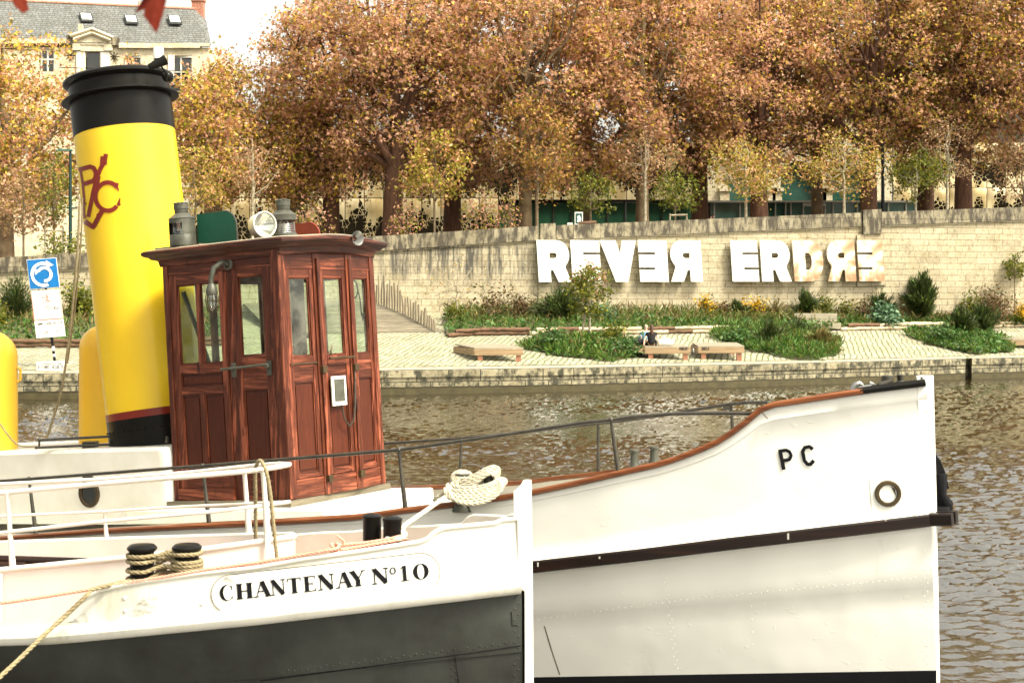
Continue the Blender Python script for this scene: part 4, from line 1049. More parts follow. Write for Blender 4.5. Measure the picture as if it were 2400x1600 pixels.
class Surf:
    def __init__(s, objs):
        V = []; P = []
        for o in objs:
            off = root_loc(o.parent); k = len(V); V += [v.co + off for v in o.data.vertices]; P += [[k + i for i in p.vertices] for p in o.data.polygons]
        s.t = BVHTree.FromPolygons(V, P)
    def hit(s, u, v, off=.003):
        d = Vector(((u - 1200) / F, 1, (YH - v) / F)).normalized(); h_, n_, _, _ = s.t.ray_cast(Vector((0, 0, H)), d)
        if h_ is None: return None
        if n_.dot(d) > 0: n_ = -n_
        return h_ + n_ * off
    def ribbon(s, mb, pts, w, off=.003, th=.0, step=4):
        "painted stroke following photo pixels"
        P = []
        for a, b in zip(pts, pts[1:]):
            m = max(1, int(math.hypot(b[0] - a[0], b[1] - a[1]) / step)); P += [(a[0] + (b[0] - a[0]) * i / m, a[1] + (b[1] - a[1]) * i / m) for i in range(m)]
        P.append(pts[-1]); rows = []
        for i, p in enumerate(P):
            a = P[max(0, i - 1)]; b = P[min(len(P) - 1, i + 1)]; dx, dy = b[0] - a[0], b[1] - a[1]; L = math.hypot(dx, dy) or 1
            ww = w if not hasattr(w, '__len__') else w[0] + (w[1] - w[0]) * i / max(1, len(P) - 1)
            q = [s.hit(p[0] - dy / L * ww / 2 * k, p[1] + dx / L * ww / 2 * k, off) for k in (-1, 1)]
            if None in q: continue
            rows.append(q)
        if len(rows) > 1: mb.grid(rows)
    def fill(s, mb, poly, off=.003, n=1):
        "convex polygon as a fan of small quads"
        c = (sum(p[0] for p in poly) / len(poly), sum(p[1] for p in poly) / len(poly)); rows = []
        for f in [i / n for i in range(n + 1)]:
            rows.append([s.hit(c[0] + (p[0] - c[0]) * max(f, .001), c[1] + (p[1] - c[1]) * max(f, .001), off) for p in poly + poly[:1]])
        if all(q is not None for r in rows for q in r): mb.grid(rows)

# ------------------------------------------------------------------ the big tug
SX = (2176 - 1200) * 10.6 / F
hu = Hull((SX, 10.6), 30, 12.5)
GB_ = [(0, .03), (.25, .16), (.5, .29), (1, .51), (2, .84), (3, 1.07), (4, 1.25), (5, 1.36), (6, 1.43), (8, 1.45), (13, 1.35)]
RB_ = [(0, .05), (.25, .20), (.5, .34), (1, .57), (2, .90), (3, 1.12), (4, 1.29), (5, 1.39), (6, 1.46), (8, 1.48), (13, 1.38)]
WB_ = [(0, .02), (.25, .09), (.5, .18), (1, .36), (2, .68), (3, .95), (4, 1.15), (6, 1.36), (8, 1.40), (13, 1.25)]
CAPV = [(-600, 1262), (0, 1262), (255, 1243), (497, 1230), (600, 1226), (845, 1211), (944, 1196), (1052, 1183), (1201, 1162), (1243, 1154), (1353, 1131), (1455, 1107), (1557, 1084), (1634, 1056), (1685, 1033), (1736, 1000), (1776, 964), (1795, 950), (2001, 919), (2160, 899), (2300, 880)]
RUBV = [(-600, 1290), (0, 1306), (250, 1316), (600, 1335), (900, 1342), (1243, 1327), (1500, 1298), (1700, 1273), (2000, 1238), (2216, 1212)]
BOOTV = [(-600, 1600), (1243, 1586), (2194, 1570)]
gun = hu.curve(GB_, CAPV); rub = hu.curve(RB_, RUBV, .03); boot = hu.curve(WB_, BOOTV, .06)
tug = empty('tugboat', hu.plan(6, 0) + Vector((0, 0, 0)), 'white tugboat with yellow funnel and wooden wheelhouse, letters PC on its bow', 'tugboat')
def hull_rows(side):
    g, r_, bt = (gun, rub, boot) if side > 0 else (hu.mirror(gun), hu.mirror(rub), hu.mirror(boot))
    nn = hu.n * side; up_ = []
    seam = [p.lerp(q, .115) for p, q in zip(g, r_)]
    rows = [g, [p + nn * .004 for p in seam], [p - nn * .004 for p in [a.lerp(b, .122) for a, b in zip(g, r_)]]]
    for f, o in ((.3, .012), (.5, .010), (.7, -.008), (.82, -.015), (.9, 0.0), (.95, .018)):
        rows.append([a.lerp(b, f) - nn * o * 0 + nn * (-.045 * math.sin(min(1, f) * math.pi * .5) ** 2 * (1 if f < .85 else (1 - (f - .85) / .15))) * min(1, s / .8) for a, b, s in zip(g, r_, hu.s)])
    rows.append([q + Vector((0, 0, .03)) + nn * .0 for q in r_])
    up_ = rows
    low = [[q - Vector((0, 0, .03)) for q in r_]]
    base = [q - nn * .05 * min(1, s / .4) for q, s in zip(r_, hu.s)]
    low.append([q - Vector((0, 0, .032)) for q in base])
    def mix(f, o=0):
        bul = .03 * math.sin(f * math.pi)
        return [a.lerp(b, f) + nn * (bul * min(1, s / 1.5) + o) for a, b, s in zip(base, bt, hu.s)]
    for f, o in ((.09, .004), (.10, -.004), (.2, -.002), (.3, 0), (.44, .004), (.448, -.004), (.6, -.002), (.8, 0), (1, 0)): low.append(mix(f, o))
    botm = [bt, [Vector((p.x, p.y, .25)) - nn * .12 * min(1, s) for p, s in zip(bt, hu.s)], [Vector((p.x, p.y, -.5)) - nn * .4 * min(1, s / 2) for p, s in zip(bt, hu.s)]]
    return up_, low, botm
HP = []
for side, nm in ((1, 'near'), (-1, 'far')):
    u_, l_, b_ = hull_rows(side)
    if side > 0:
        mb = MB(); mb.grid(u_); o1 = mb.build('bulwark', M['hull'], tug, smooth=50)
        mb = MB(); mb.grid(l_); o2 = mb.build('hull', M['hull'], tug, smooth=50); HP = [o1, o2]
        mb = MB(); mb.grid(b_); mb.build('boot_topping', M['boot'], tug, smooth=40)
    else:
        mb = MB(); mb.grid(u_); o3 = mb.build('bulwark', M['hull'], tug, smooth=50)
        mb = MB(); mb.grid(l_); mb.build('hull', M['hull'], tug, smooth=50); mb = MB(); mb.grid(b_); mb.build('boot_topping', M['boot'], tug, smooth=40)
    # inner face of the bulwark
deckz = [g.z - .10 if s > 1.6 else g.z - .10 - (1.6 - s) * .30 for g, s in zip(gun, hu.s)]
mb = MB(); gf = hu.mirror(gun)
rows = []
for f in np.linspace(0, 1, 7): rows.append([Vector((a.x + (b.x - a.x) * f, a.y + (b.y - a.y) * f, z + .05 * math.sin(f * math.pi))) for a, b, z in zip(gun, gf, deckz)])
mb.grid([[p - hu.n * .03 for p in rows[0]]] + rows[1:-1] + [[p + hu.n * .03 for p in rows[-1]]]); mb.build('deck', M['white'], tug, smooth=40)
mb = MB()
for g, sg in ((gun, 1), (gf, -1)): mb.grid([[p - hu.n * .035 * sg for p in g], [Vector((p.x, p.y, z - .02)) - hu.n * .035 * sg for p, z in zip(g, deckz)]])
mb.build('inner_bulwark', M['white'], tug, smooth=40)
def capprof(i, sg=1):
    w_ = interp([(0, .035), (1, .04), (3, .06), (4, .09), (5, .11), (13, .12)], hu.s[i]); w2 = .035
    return [(-w_ * 1.0 * 1, 0.0), (-w_ * .9, .018), (w2 * .7, .020), (w2, .008), (w2, -.012), (w2 * .6, -.022), (-w_ * .9, -.018)]
kb = max(i for i, s in enumerate(hu.s) if s < .42)
for g, sg in ((gun, 1), (gf, -1)):
    mb = MB(); sweep(mb, g[kb:], hu.n * sg, lambda i: capprof(i + kb)); mb.build('cap_rail', M['cap'], tug, smooth=40)
    mb = MB(); sweep(mb, [p + hu.a * (-.02) + Vector((0, 0, .003)) for p in g[:kb + 1]], hu.n * sg, [(-.035, 0), (-.025, .022), (.02, .025), (.045, .004), (.04, -.022), (0, -.03), (-.03, -.02)]); mb.build('bow_cap', M['black'], tug, smooth=40)
    rr = rub if sg > 0 else hu.mirror(rub)
    ext = [rr[0] + hu.a * .15 + Vector((0, 0, .012)) + hu.n * sg * 0] + rr
    mb = MB(); sweep(mb, ext, hu.n * sg, [(-.02, .042), (.035, .040), (.045, .030), (.045, -.034), (.035, -.044), (-.03, -.042)]); mb.build('rubbing_strake', M['rub'], tug, smooth=30)
# bright ledge where the bulwark meets the strake
mb = MB(); sweep(mb, rub[1:], hu.n, [(-.08, .13), (-.05, .075), (-.01, .052), (.03, .044), (.03, .041), (-.08, .041)]); mb.build('waterway', M['white'], tug, smooth=60)
# stem bar
def pxprism(name, px, Y, thick, mat, parent, nvec, off=0, bevel=None):
    mb = MB(); mb.prism([PX(u, v, Y) + nvec * off for u, v in px], -nvec * thick); return mb.build(name, mat, parent, bevel=bevel)
YN = 10.6
pxprism('stem_bar', [(2147, 880), (2182, 880), (2190, 1196), (2198, 1640), (2180, 1640), (2166, 1240), (2158, 1196), (2150, 905)], YN - .03, .07, M['hull'], tug, hu.n, .0, .004)
mb = MB(); c = PX(2161, 886, 10.55); mb.lathe(c + hu.n * .005, [(.0, .012), (.008, .012), (.008, 0)], 8, axis=hu.n); mb.build('stem_bolt', M['brass'], tug)
SF = Surf(HP)
# rivets on laps and stem
mb = MB()
def rivet(u, v, r_=.0045, S_=None):
    p = (S_ or SF).hit(u, v, 0)
    if p is not None: mb.sphere(p, r_, (1, .6, 1), 6, 4)
for i in range(62): u = 1262 + i * 14.5; rivet(u, interp([(1243, 1462), (1600, 1415), (2160, 1362)], u) - 9 - 2 * (i % 2))
for i in range(30): rivet(2166 + 8 * (i % 2), 1250 + i * 10.5)
for u0 in (1555,):
    for i in range(24): rivet(u0 + i * 1.2 + 6 * (i % 2), 1345 + i * 9.6)
for i in range(9): rivet(1757 + i, 1300 + i * 30)
mb.build('rivet_row', M['hull'], tug, smooth=60)
mb = MB(); SF.ribbon(mb, [(1276, 1466), (1292, 1520), (1312, 1580)], 2.6, .002); SF.ribbon(mb, [(1800, 981), (1786, 967)], 2, .002); mb.build('plate_seam', M['coping'], tug)
# letters P C
mb = MB()
SF.ribbon(mb, [(1828, 1056), (1837, 1100)], 9, .008)
SF.ribbon(mb, [(1824, 1057), (1842, 1054), (1850, 1058), (1854, 1067), (1850, 1076), (1833, 1079)], 8, .0085)
SF.ribbon(mb, [(1905, 1052), (1897, 1046), (1886, 1048), (1881, 1057), (1885, 1078), (1892, 1087), (1900, 1087), (1907, 1078)], 8.5, .008)
mb.build('hull_lettering', M['boot'], tug)
# hawse hole
c = SF.hit(2081, 1156, 0); nn = (SF.hit(2081, 1156, .05) - c).normalized()
def ring(mb, c, nn, r0, r1, th, seg=32, sy=1.0):
    mb.lathe(c, [(r0, 0), (r0, th * .7), (r0 + (r1 - r0) * .2, th), (r0 + (r1 - r0) * .8, th), (r1, th * .6), (r1, -.01)], seg, axis=nn, sy=sy)
o = None
mb = MB(); ring(mb, c, nn, .060, .090, .022); o = mb.build('hawse_ring', M['brass'], tug, smooth=40)
mb = MB(); mb.lathe(c, [(.0, .004), (.060, .004)], 24, axis=nn); mb.build('hawse_opening', M['sign'], tug)
mb = MB(); mb.prism([c + nn * .005 + v_ for v_ in (nn.cross(Vector((0, 0, 1))) * .056 * -1 + Vector((0, 0, -.02)), nn.cross(Vector((0, 0, 1))) * -.02 + Vector((0, 0, .05)), nn.cross(Vector((0, 0, 1))) * -.045 + Vector((0, 0, .035)))], nn * .003); mb.build('hawse_lip', M['brass'], tug)
pl = [(2038, 1120), (2112, 1110), (2118, 1190), (2044, 1200)]
mb = MB(); SF.fill(mb, pl, .0015, 4); mb.build('doubling_plate', M['hull'], tug, smooth=30)
# paint chips on the strake
mb = MB()
for u, v, w_, h_ in ((1268, 1322, 3, 10), (1412, 1306, 4, 5), (1850, 1256, 9, 14), (2080, 1223, 3, 9), (2150, 1207, 9, 4)):
    p = at_u(rub, u) + hu.n * .047; p.z = zat(v, p.y - .0); ax = (hu.a, hu.n, Vector((0, 0, 1))); mb.box(p, (w_ * .003, .003, h_ * .003), ax=ax)
mb.build('paint_chip', M['white'], tug)
# anchor beyond the stem
anc = MB()
anc.prism([PX(u, v, 10.95) for u, v in ((2178, 1050), (2192, 1062), (2206, 1080), (2216, 1105), (2222, 1130), (2225, 1145), (2206, 1146), (2185, 1140), (2170, 1120))], (0, .14, 0))
anc.tube([PX(2204, 1110, 10.95), PX(2208, 1160, 10.93), PX(2218, 1180, 10.93), PX(2220, 1196, 10.93)], [.05, .034, .05, .04], 8)
anc.tube([PX(2190, 1197, 10.9), PX(2224, 1198, 10.9)], [.03, .045], 8); anc.tube([PX(2190, 1150, 11), PX(2195, 1192, 11)], .03, 8)
anc.build('anchor', M['boot'], tug, smooth=50, bevel=.006)
# fairlead and cleat on the bow cap
mb = MB()
mb.tube([PX(1998, 914, 10.75), PX(2004, 902, 10.75), PX(2014, 898, 10.75), PX(2022, 903, 10.75)], [.02, .022, .02, .012], 8); mb.tube([PX(2012, 908, 10.75), PX(2036, 907, 10.75), PX(2047, 899, 10.75), PX(2038, 896, 10.75)], [.012, .018, .02, .012], 8)
mb.build('fairlead', M['steel'], tug, smooth=60)
mb = MB(); mb.lathe(PX(2080, 903, 10.9), [(.04, 0), (.045, .05), (.04, .07), (0, .075)], 12, xa=(1, 0, 0)); mb.tube([PX(2062, 903, 10.85), PX(2090, 893, 10.85)], .022, 8)
mb.lathe(PX(2110, 898, 10.9), [(.04, 0), (.02, .02), (.025, .06), (0, .065)], 12); mb.build('bow_fitting', M['rail'], tug, smooth=50)
# twin bitts on the foredeck
mb = MB()
for u, v0, v1 in ((1487, 1100, 1053), (1533, 1088, 1046)):
    b0 = PX(u, v0, 11.6); h_ = (v0 - v1) * 11.6 / F; mb.lathe(b0, [(.07, -.03), (.05, .0), (.032, .04), (.030, h_ - .02), (.038, h_ - .015), (.038, h_), (0, h_ + .002)], 16)
    mb.build('bitt', M['bronze'], tug, smooth=50); mb = MB()
# hand rails
NR = [(-300, 1149), (0, 1127), (68, 1122), (475, 1091), (935, 1054), (1200, 1016), (1368, 990), (1430, 984), (1486, 976), (1583, 969), (1700, 968), (1766, 969)]
def rail_pt(u, v, curve, inb): p = at_u(curve, u) - hu.n * inb; return PX(u, v, p.y)
sm = lambda tab: [(u, interp(tab, u)) for u in np.arange(tab[0][0], tab[-1][0] + 1, 20)]
gfm = gf
mb = MB(); mb.tube([rail_pt(u, v, gun, .06) for u, v in sm(NR)] + [rail_pt(1772, 965, gun, .02)], .0135, 8); mb.build('handrail', M['rail'], tug, smooth=60)
for u, ub in ((68, 84), (475, 490), (935, 950), (1432, 1449)):
    t_ = rail_pt(u, interp(NR, u), gun, .06); b_ = at_u(gun, ub) - hu.n * .04; b_.z += .015; b2 = PX(ub, interp(CAPV, ub) - 6, b_.y)
    mb = MB(); mb.tube([t_, b2], [.012, .019], 8); mb.sphere(t_, .021, seg=10, rings=6); mb.lathe(b2 - Vector((0, 0, .012)), [(.035, 0), (.03, .012), (0.0, .02)], 10); mb.build('stanchion', M['rail'], tug, smooth=60)
FR = [(600, 1052), (893, 1040), (1080, 1027), (1200, 1016), (1338, 999), (1445, 987), (1557, 972), (1634, 959), (1710, 947), (1751, 943), (1807, 943)]
mb = MB(); mb.tube([rail_pt(u, v, gf, -.06) for u, v in sm(FR)], .0135, 8); mb.build('handrail', M['rail'], tug, smooth=60)
for u, ub, vb in ((1082, 1077, 1118), (1402, 1402, 1112), (1713, 1718, 1015)):
    t_ = rail_pt(u, interp(FR, u), gf, -.06); b_ = PX(ub, vb + 6, at_u(gf, ub).y); mb = MB(); mb.tube([t_, b_], [.012, .016], 8); mb.sphere(t_, .02, seg=10, rings=6)
    if u == 1713: mb.box(PX(1705, 957, t_.y), (.07, .02, .03))
    mb.build('stanchion', M['rail'], tug, smooth=60)

# ---- pitched frame of the superstructure
PT = R(4.0)
fv = hu.a * math.cos(PT) + Vector((0, 0, math.sin(PT))); uv_ = -hu.a * math.sin(PT) + Vector((0, 0, math.cos(PT))); ov = -hu.n
W0 = PX(681, 1171, 12.6)
def Wp(x, y, z): return W0 + fv * x + ov * y + uv_ * z
LW, WW, HW = 1.25, 1.31, 2.085
wh = empty('wheelhouse', W0 - tug.location, None); wh.parent = tug
WHL = Vector(W0)
def face_frame(o, xd, outd):
    def bx(mb, x0, x1, z0, z1, d0, d1):
        "box on a face: along, up, depth from d0 (inner) to d1 (outer)"
        c = o + xd * ((x0 + x1) / 2) + uv_ * ((z0 + z1) / 2) + outd * ((d0 + d1) / 2)
        mb.box(c, (x1 - x0, abs(d1 - d0), z1 - z0), ax=(xd, outd, uv_))
    return bx
class Face:
    def __init__(s, o, xd, outd, w_): s.bx = face_frame(o, xd, outd); s.v = MB(); s.h = MB(); s.p = MB(); s.g = MB(); s.o = o; s.xd = xd; s.od = outd; s.w = w_
    def stile(s, x0, x1, z0, z1, d=0, th=.04): s.bx(s.v, x0, x1, z0, z1, d - th, d)
    def rail(s, x0, x1, z0, z1, d=0, th=.04): s.bx(s.h, x0, x1, z0, z1, d - th, d)
    def panel(s, x0, x1, z0, z1, d=-.020):
        s.bx(s.p, x0, x1, z0, z1, d - .012, d); s.bx(s.p, x0 + .022, x1 - .022, z0 + .03, z1 - .03, d - .002, d + .008)
        for a0, a1, c0, c1 in ((x0, x0 + .010, z0, z1), (x1 - .010, x1, z0, z1)): s.bx(s.v, a0, a1, c0, c1, d, d + .011)
        for a0, a1, c0, c1 in ((x0 + .010, x1 - .010, z0, z0 + .010), (x0 + .010, x1 - .010, z1 - .010, z1)): s.bx(s.h, a0, a1, c0, c1, d, d + .011)
    def glass(s, x0, x1, z0, z1, d=-.028):
        s.bx(s.g, x0, x1, z0, z1, d - .002, d)
        for a0, a1, c0, c1 in ((x0, x0 + .009, z0, z1), (x1 - .009, x1, z0, z1)): s.bx(s.v, a0, a1, c0, c1, d, d + .014)
        for a0, a1, c0, c1 in ((x0 + .009, x1 - .009, z0, z0 + .012), (x0 + .009, x1 - .009, z1 - .010, z1)): s.bx(s.h, a0, a1, c0, c1, d, d + .014)
    def build(s, nm):
        for m_, n_, mt in ((s.v, nm, M['wood_v']), (s.h, nm, M['wood_h']), (s.p, 'wood_panel', M['wood_p']), (s.g, 'window_pane', M['glass'])):
            if m_.v: m_.build(n_, mt, wh, bevel=(.0025 if mt is not M['glass'] else None))
def side_face(o, xd, outd):
    f = Face(o, xd, outd, LW); X = LW; Z = HW
    # left: sliding door with two windows; right: fixed part
    f.stile(0, .055, 0, Z, .012, .06); f.stile(X - .075, X, 0, Z, .014, .075)
    f.stile(.055, .135, .10, 1.93, 0); f.stile(.345, .395, 1.15, 1.84, 0); f.stile(.605, .665, .10, 1.93, 0); f.rail(.055, .755, 1.93, Z, .004); f.rail(.135, .605, 1.84, 1.93, -.001)
    f.rail(.135, .605, 1.08, 1.16, -.001); f.rail(.135, .605, .90, .96, -.001); f.panel(.135, .605, .96, 1.08)
    f.stile(.335, .385, .20, .90, -.002); f.panel(.135, .335, .20, .90); f.panel(.385, .605, .20, .90); f.rail(.055, .665, .0, .10, .02); f.rail(.135, .605, .10, .20, -.001)
    f.glass(.135, .345, 1.16, 1.84); f.glass(.395, .605, 1.16, 1.84)
    f.stile(.665, .755, 0, Z * .925, -.012); f.stile(.755, .815, .0, 1.93, 0); f.stile(1.075, X - .075, 0, 1.93, 0); f.rail(.755, X - .075, 1.93, Z, .002)
    f.rail(.815, 1.075, 1.865, 1.93, -.001); f.glass(.815, 1.075, 1.20, 1.865); f.rail(.815, 1.075, 1.12, 1.20, -.001); f.rail(.815, 1.075, .92, 1.12, -.006)
    f.panel(.815, 1.075, .20, .92); f.rail(.815, 1.075, 0, .20, -.002)
    f.build('side_panelling'); return f
fs = side_face(Wp(-LW, 0, 0), fv, hu.n)
# far side and the aft wall, seen through the windows
ff = Face(Wp(-LW, WW, 0), fv, ov, LW); ff.rail(0, LW, 0, 1.1); ff.rail(0, LW, 1.86, HW)
for x0, x1 in ((0, .04), (.36, .40), (.68, .74), (1.18, LW)): ff.stile(x0, x1, 1.1, 1.86)
ff.glass(.04, .36, 1.1, 1.86); ff.glass(.40, .68, 1.1, 1.86); ff.glass(.74, 1.18, 1.1, 1.86); ff.build('side_panelling')
fa = Face(Wp(-LW, 0, 0), ov, -fv, WW); fa.rail(.0, WW, 0, 1.1, -.002); fa.rail(0, WW, 1.88, HW, -.002)
for x0, x1 in ((.0, .06), (.56, .62), (1.25, WW)): fa.stile(x0, x1, 1.1, 1.88, -.004)
fa.glass(.06, .56, 1.1, 1.88); fa.glass(.62, 1.25, 1.1, 1.88); fa.build('aft_panelling')
# bowed front in three facets
FP = [(0, 0), (.055, .44), (.075, .87), (.03, WW)]
for k in range(3):
    (x0, y0), (x1, y1) = FP[k], FP[k + 1]; A_, B_ = Wp(x0, y0, 0), Wp(x1, y1, 0); xd = (B_ - A_).normalized(); w_ = (B_ - A_).length; od = uv_.cross(xd); od = -od if od.dot(fv) < 0 else od
    f = Face(A_, xd, od, w_); l = .075 if k == 0 else .045; r_ = .075 if k == 2 else .045
    f.stile(0, l, 0, HW, .012); f.stile(w_ - r_, w_, 0, HW, .012)
    f.stile(l, l + .045, .16, 1.90, 0); f.stile(w_ - r_ - .045, w_ - r_, .16, 1.90, 0); f.rail(l, w_ - r_, 1.90, HW, .004)
    a, b = l + .045, w_ - r_ - .045
    f.rail(a, b, 1.83, 1.90, -.001); f.glass(a, b, 1.17, 1.83); f.rail(a, b, 1.08, 1.17, -.001 if k != 1 else .004); f.rail(a, b, .96, 1.08, -.006)
    f.panel(a, b, .20, .96); f.rail(a, b, .16, .20, -.001); f.rail(l, w_ - r_, 0, .155, .006)
    f.build('front_panelling')
for k in (1, 2):
    x0, y0 = FP[k]; mb = MB(); bx = face_frame(Wp(x0, y0, 0), ov, fv); bx(mb, -.020, .020, .12, 1.99, .0, .03); mb.build('mullion', M['wood_v'], wh, bevel=.003)
    mb = MB(); bx(mb, -.03, .03, .10, .16, .0, .045); bx(mb, -.028, .028, 1.02, 1.08, 0, .045); mb.build('mullion_bracket', M['brass'], wh, bevel=.004)
mb = MB(); c = Wp(0, 0, HW / 2); mb.box(c + uv_ * 0 + fv * -.01 + ov * .01, (.075, .075, HW), ax=(fv, ov, uv_)); mb.build('corner_post', M['wood_v'], wh, bevel=.012)
# roof with moulded cornice
def roof_ring(ov_, z): # outline with overhang
    pts = [(-LW - ov_, -ov_), (-.04, -ov_)]
    for i in range(9):
        f_ = i / 8; pts.append((ov_ * .9 + .10 * math.sin(f_ * math.pi) + .02, -ov_ * .8 + (WW + ov_ * 1.6) * f_))
    pts += [(-LW - ov_, WW + ov_)]
    return [Wp(x, y, z + .03 * math.sin(max(0, min(1, (y) / WW)) * math.pi)) for x, y in pts]
mb = MB(); R_ = [roof_ring(o_, z_) for o_, z_ in ((.02, HW - .07), (.03, HW - .02), (.075, HW - .005), (.085, HW + .01), (.115, HW + .02), (.13, HW + .035), (.13, HW + .055), (.115, HW + .068), (.05, HW + .078))]
mb.grid([r + r[:1] for r in R_]); mb.add(R_[-1], [tuple(range(len(R_[-1])))]); mb.add(R_[0], [tuple(range(len(R_[0])))]); mb.build('roof', M['roofwood'], wh, smooth=40)
mb = MB(); R2 = [roof_ring(o_, z_) for o_, z_ in ((.10, HW + .0705), (.08, HW + .078))]; mb.grid([r + r[:1] for r in R2]); mb.add(R2[-1], [tuple(range(len(R2[-1])))]); mb.build('roof_canvas', M['benchgrey'], wh)
mb = MB(); mb.box(Wp(-LW / 2, WW / 2, -.03), (LW + .10, WW + .12, .055), ax=(fv, ov, uv_)); mb.build('sill', M['oldwood'], wh, bevel=.004)
mb = MB(); mb.box(Wp(-LW / 2, WW / 2, -.12), (LW + .9, WW + .3, .13), ax=(fv, ov, uv_)); mb.build('coaming', M['white'], tug, bevel=.02)
# side hand bar, front latch bars, plaque, hinges
mb = MB(); mb.tube([Wp(-.62, -.055, 1.10), Wp(-.12, -.055, 1.12)], .011, 8)
for x in (-.52, -.14): mb.tube([Wp(x, 0, 1.10), Wp(x, -.055, 1.105)], .014, 8); mb.box(Wp(x, -.006, 1.09), (.045, .012, .12), ax=(fv, ov, uv_))
mb.build('grab_bar', M['bronze'], wh, smooth=50)
mb = MB(); q0, q1 = FP[1], FP[2]; mb.tube([Wp(q0[0] + .05, q0[1] + .06, 1.14), Wp(q1[0] + .05, q1[1] - .03, 1.14)], .009, 8); mb.tube([Wp(.06, .60, 1.14), Wp(.06, .58, 1.20), Wp(.05, .62, 1.25)], .008, 6); mb.build('window_latch', M['brass'], wh, smooth=50)
mb = MB(); mb.tube([Wp(.03, .06, 1.11), Wp(.06, .44, 1.11)], .006, 6); mb.build('window_latch', M['brass'], wh)
mb = MB(); mb.box(Wp(.092, .62, .86), (.012, .20, .25), ax=(fv, ov, uv_)); pq = mb.build('plaque', M['white'], wh)
mb = MB(); mb.box(Wp(.100, .62, .865), (.006, .14, .19), ax=(fv, ov, uv_)); mb.build('plaque_face', M['bronze'], pq)
mb = MB(); mb.tube([Wp(.1, .64, .74), Wp(.11, .65, .62), Wp(.11, .72, .55), Wp(.11, .79, .60), Wp(.10, .83, .72), Wp(.10, .85, .95), Wp(.1, .85, 1.06)], .008, 6); mb.build('cable', M['rail'], wh, smooth=60)
# things inside seen through the glass: wheel spokes, pipe, hanging cable
mb = MB(); cc = Wp(-.45, .95, 1.05)
mb.lathe(cc, [(.30, -.012), (.325, 0), (.30, .012), (.285, 0), (.30, -.012)], 24, axis=fv)
for i in range(6): a_ = i * math.pi / 3; d = (ov * math.cos(a_) + uv_ * math.sin(a_)); mb.tube([cc, cc + d * .38], .014, 6)
mb.build('ships_wheel', M['wood_p'], wh, smooth=50)
mb = MB(); mb.tube([Wp(-.30, .42, .2), Wp(-.30, .42, 1.22), Wp(-.26, .42, 1.28)], .018, 6); mb.sphere(Wp(-.27, .42, 1.30), .035, seg=10, rings=6); mb.build('control_lever', M['steel'], wh, smooth=50)
mb = MB(); mb.tube([Wp(-1.22, .20, 1.80), Wp(-1.22, .52, 1.10)], .02, 6); mb.build('inside_strut', M['bronze'], wh)
mb = MB()
mb.tube([Wp(-.02 + .0 * i, 1.06 + .075 * math.cos(i * .5), 1.74 + .085 * math.sin(i * .5)) for i in range(40)] + [Wp(-.02, 1.16, 1.65), Wp(-.02, 1.17, 1.50)], .006, 5); mb.build('coiled_cable', M['boot'], wh, smooth=60)
mb = MB(); mb.box(Wp(.0, 1.17, 1.49), (.02, .025, .07), ax=(fv, ov, uv_)); mb.build('cable_plug', M['boot'], wh)
mb = MB(); mb.box(Wp(-.35, .80, .55), (.35, .7, 1.1), ax=(fv, ov, uv_)); mb.box(Wp(-.55, .95, 1.5), (.04, .16, .8), ax=(fv, ov, uv_)); mb.build('console', M['wood_p'], wh, bevel=.01)
# swan-neck bulkhead lamp on the side
bl = empty('bulkhead_lamp', Wp(-.575, -.02, 1.93) - WHL, None); bl.parent = wh
mb = MB(); mb.lathe(Wp(-.52, .0, 1.98), [(.05, 0), (.05, .012), (.03, .02)], 14, axis=hu.n); mb.tube([Wp(-.52, -.01, 1.98), Wp(-.53, -.07, 2.00), Wp(-.57, -.13, 1.95), Wp(-.59, -.15, 1.86), Wp(-.59, -.15, 1.80)], [.020, .022, .024, .022, .020], 10)
mb.lathe(Wp(-.59, -.15, 1.80), [(.025, .02), (.038, 0), (.048, -.03), (.050, -.07), (.045, -.075)], 16, axis=uv_); o = mb.build('lamp_arm', M['bronze'], wh, smooth=50)
mb = MB(); mb.lathe(Wp(-.59, -.15, 1.725), [(.042, 0), (.044, -.05), (.038, -.10), (.02, -.13), (0, -.135)], 14, axis=uv_); mb.build('glass', M['lens'], o, smooth=60)
mb = MB()
for i in range(4):
    a_ = i * math.pi / 4; d = fv * math.cos(a_) + ov * math.sin(a_); c0 = Wp(-.59, -.15, 1.725); mb.tube([c0 + d * .052, c0 + d * .054 - uv_ * .06, c0 + d * .04 - uv_ * .13, c0 - uv_ * .152, c0 - d * .04 - uv_ * .13, c0 - d * .054 - uv_ * .06, c0 - d * .052], .004, 5)
for dz, rr in ((-.05, .056), (-.10, .05)): mb.lathe(c0 + uv_ * dz, [(rr, -.004), (rr + .004, 0), (rr, .004)], 16, axis=uv_)
mb.build('lamp_cage', M['brass'], o)
bpy.data.objects.remove(bl)

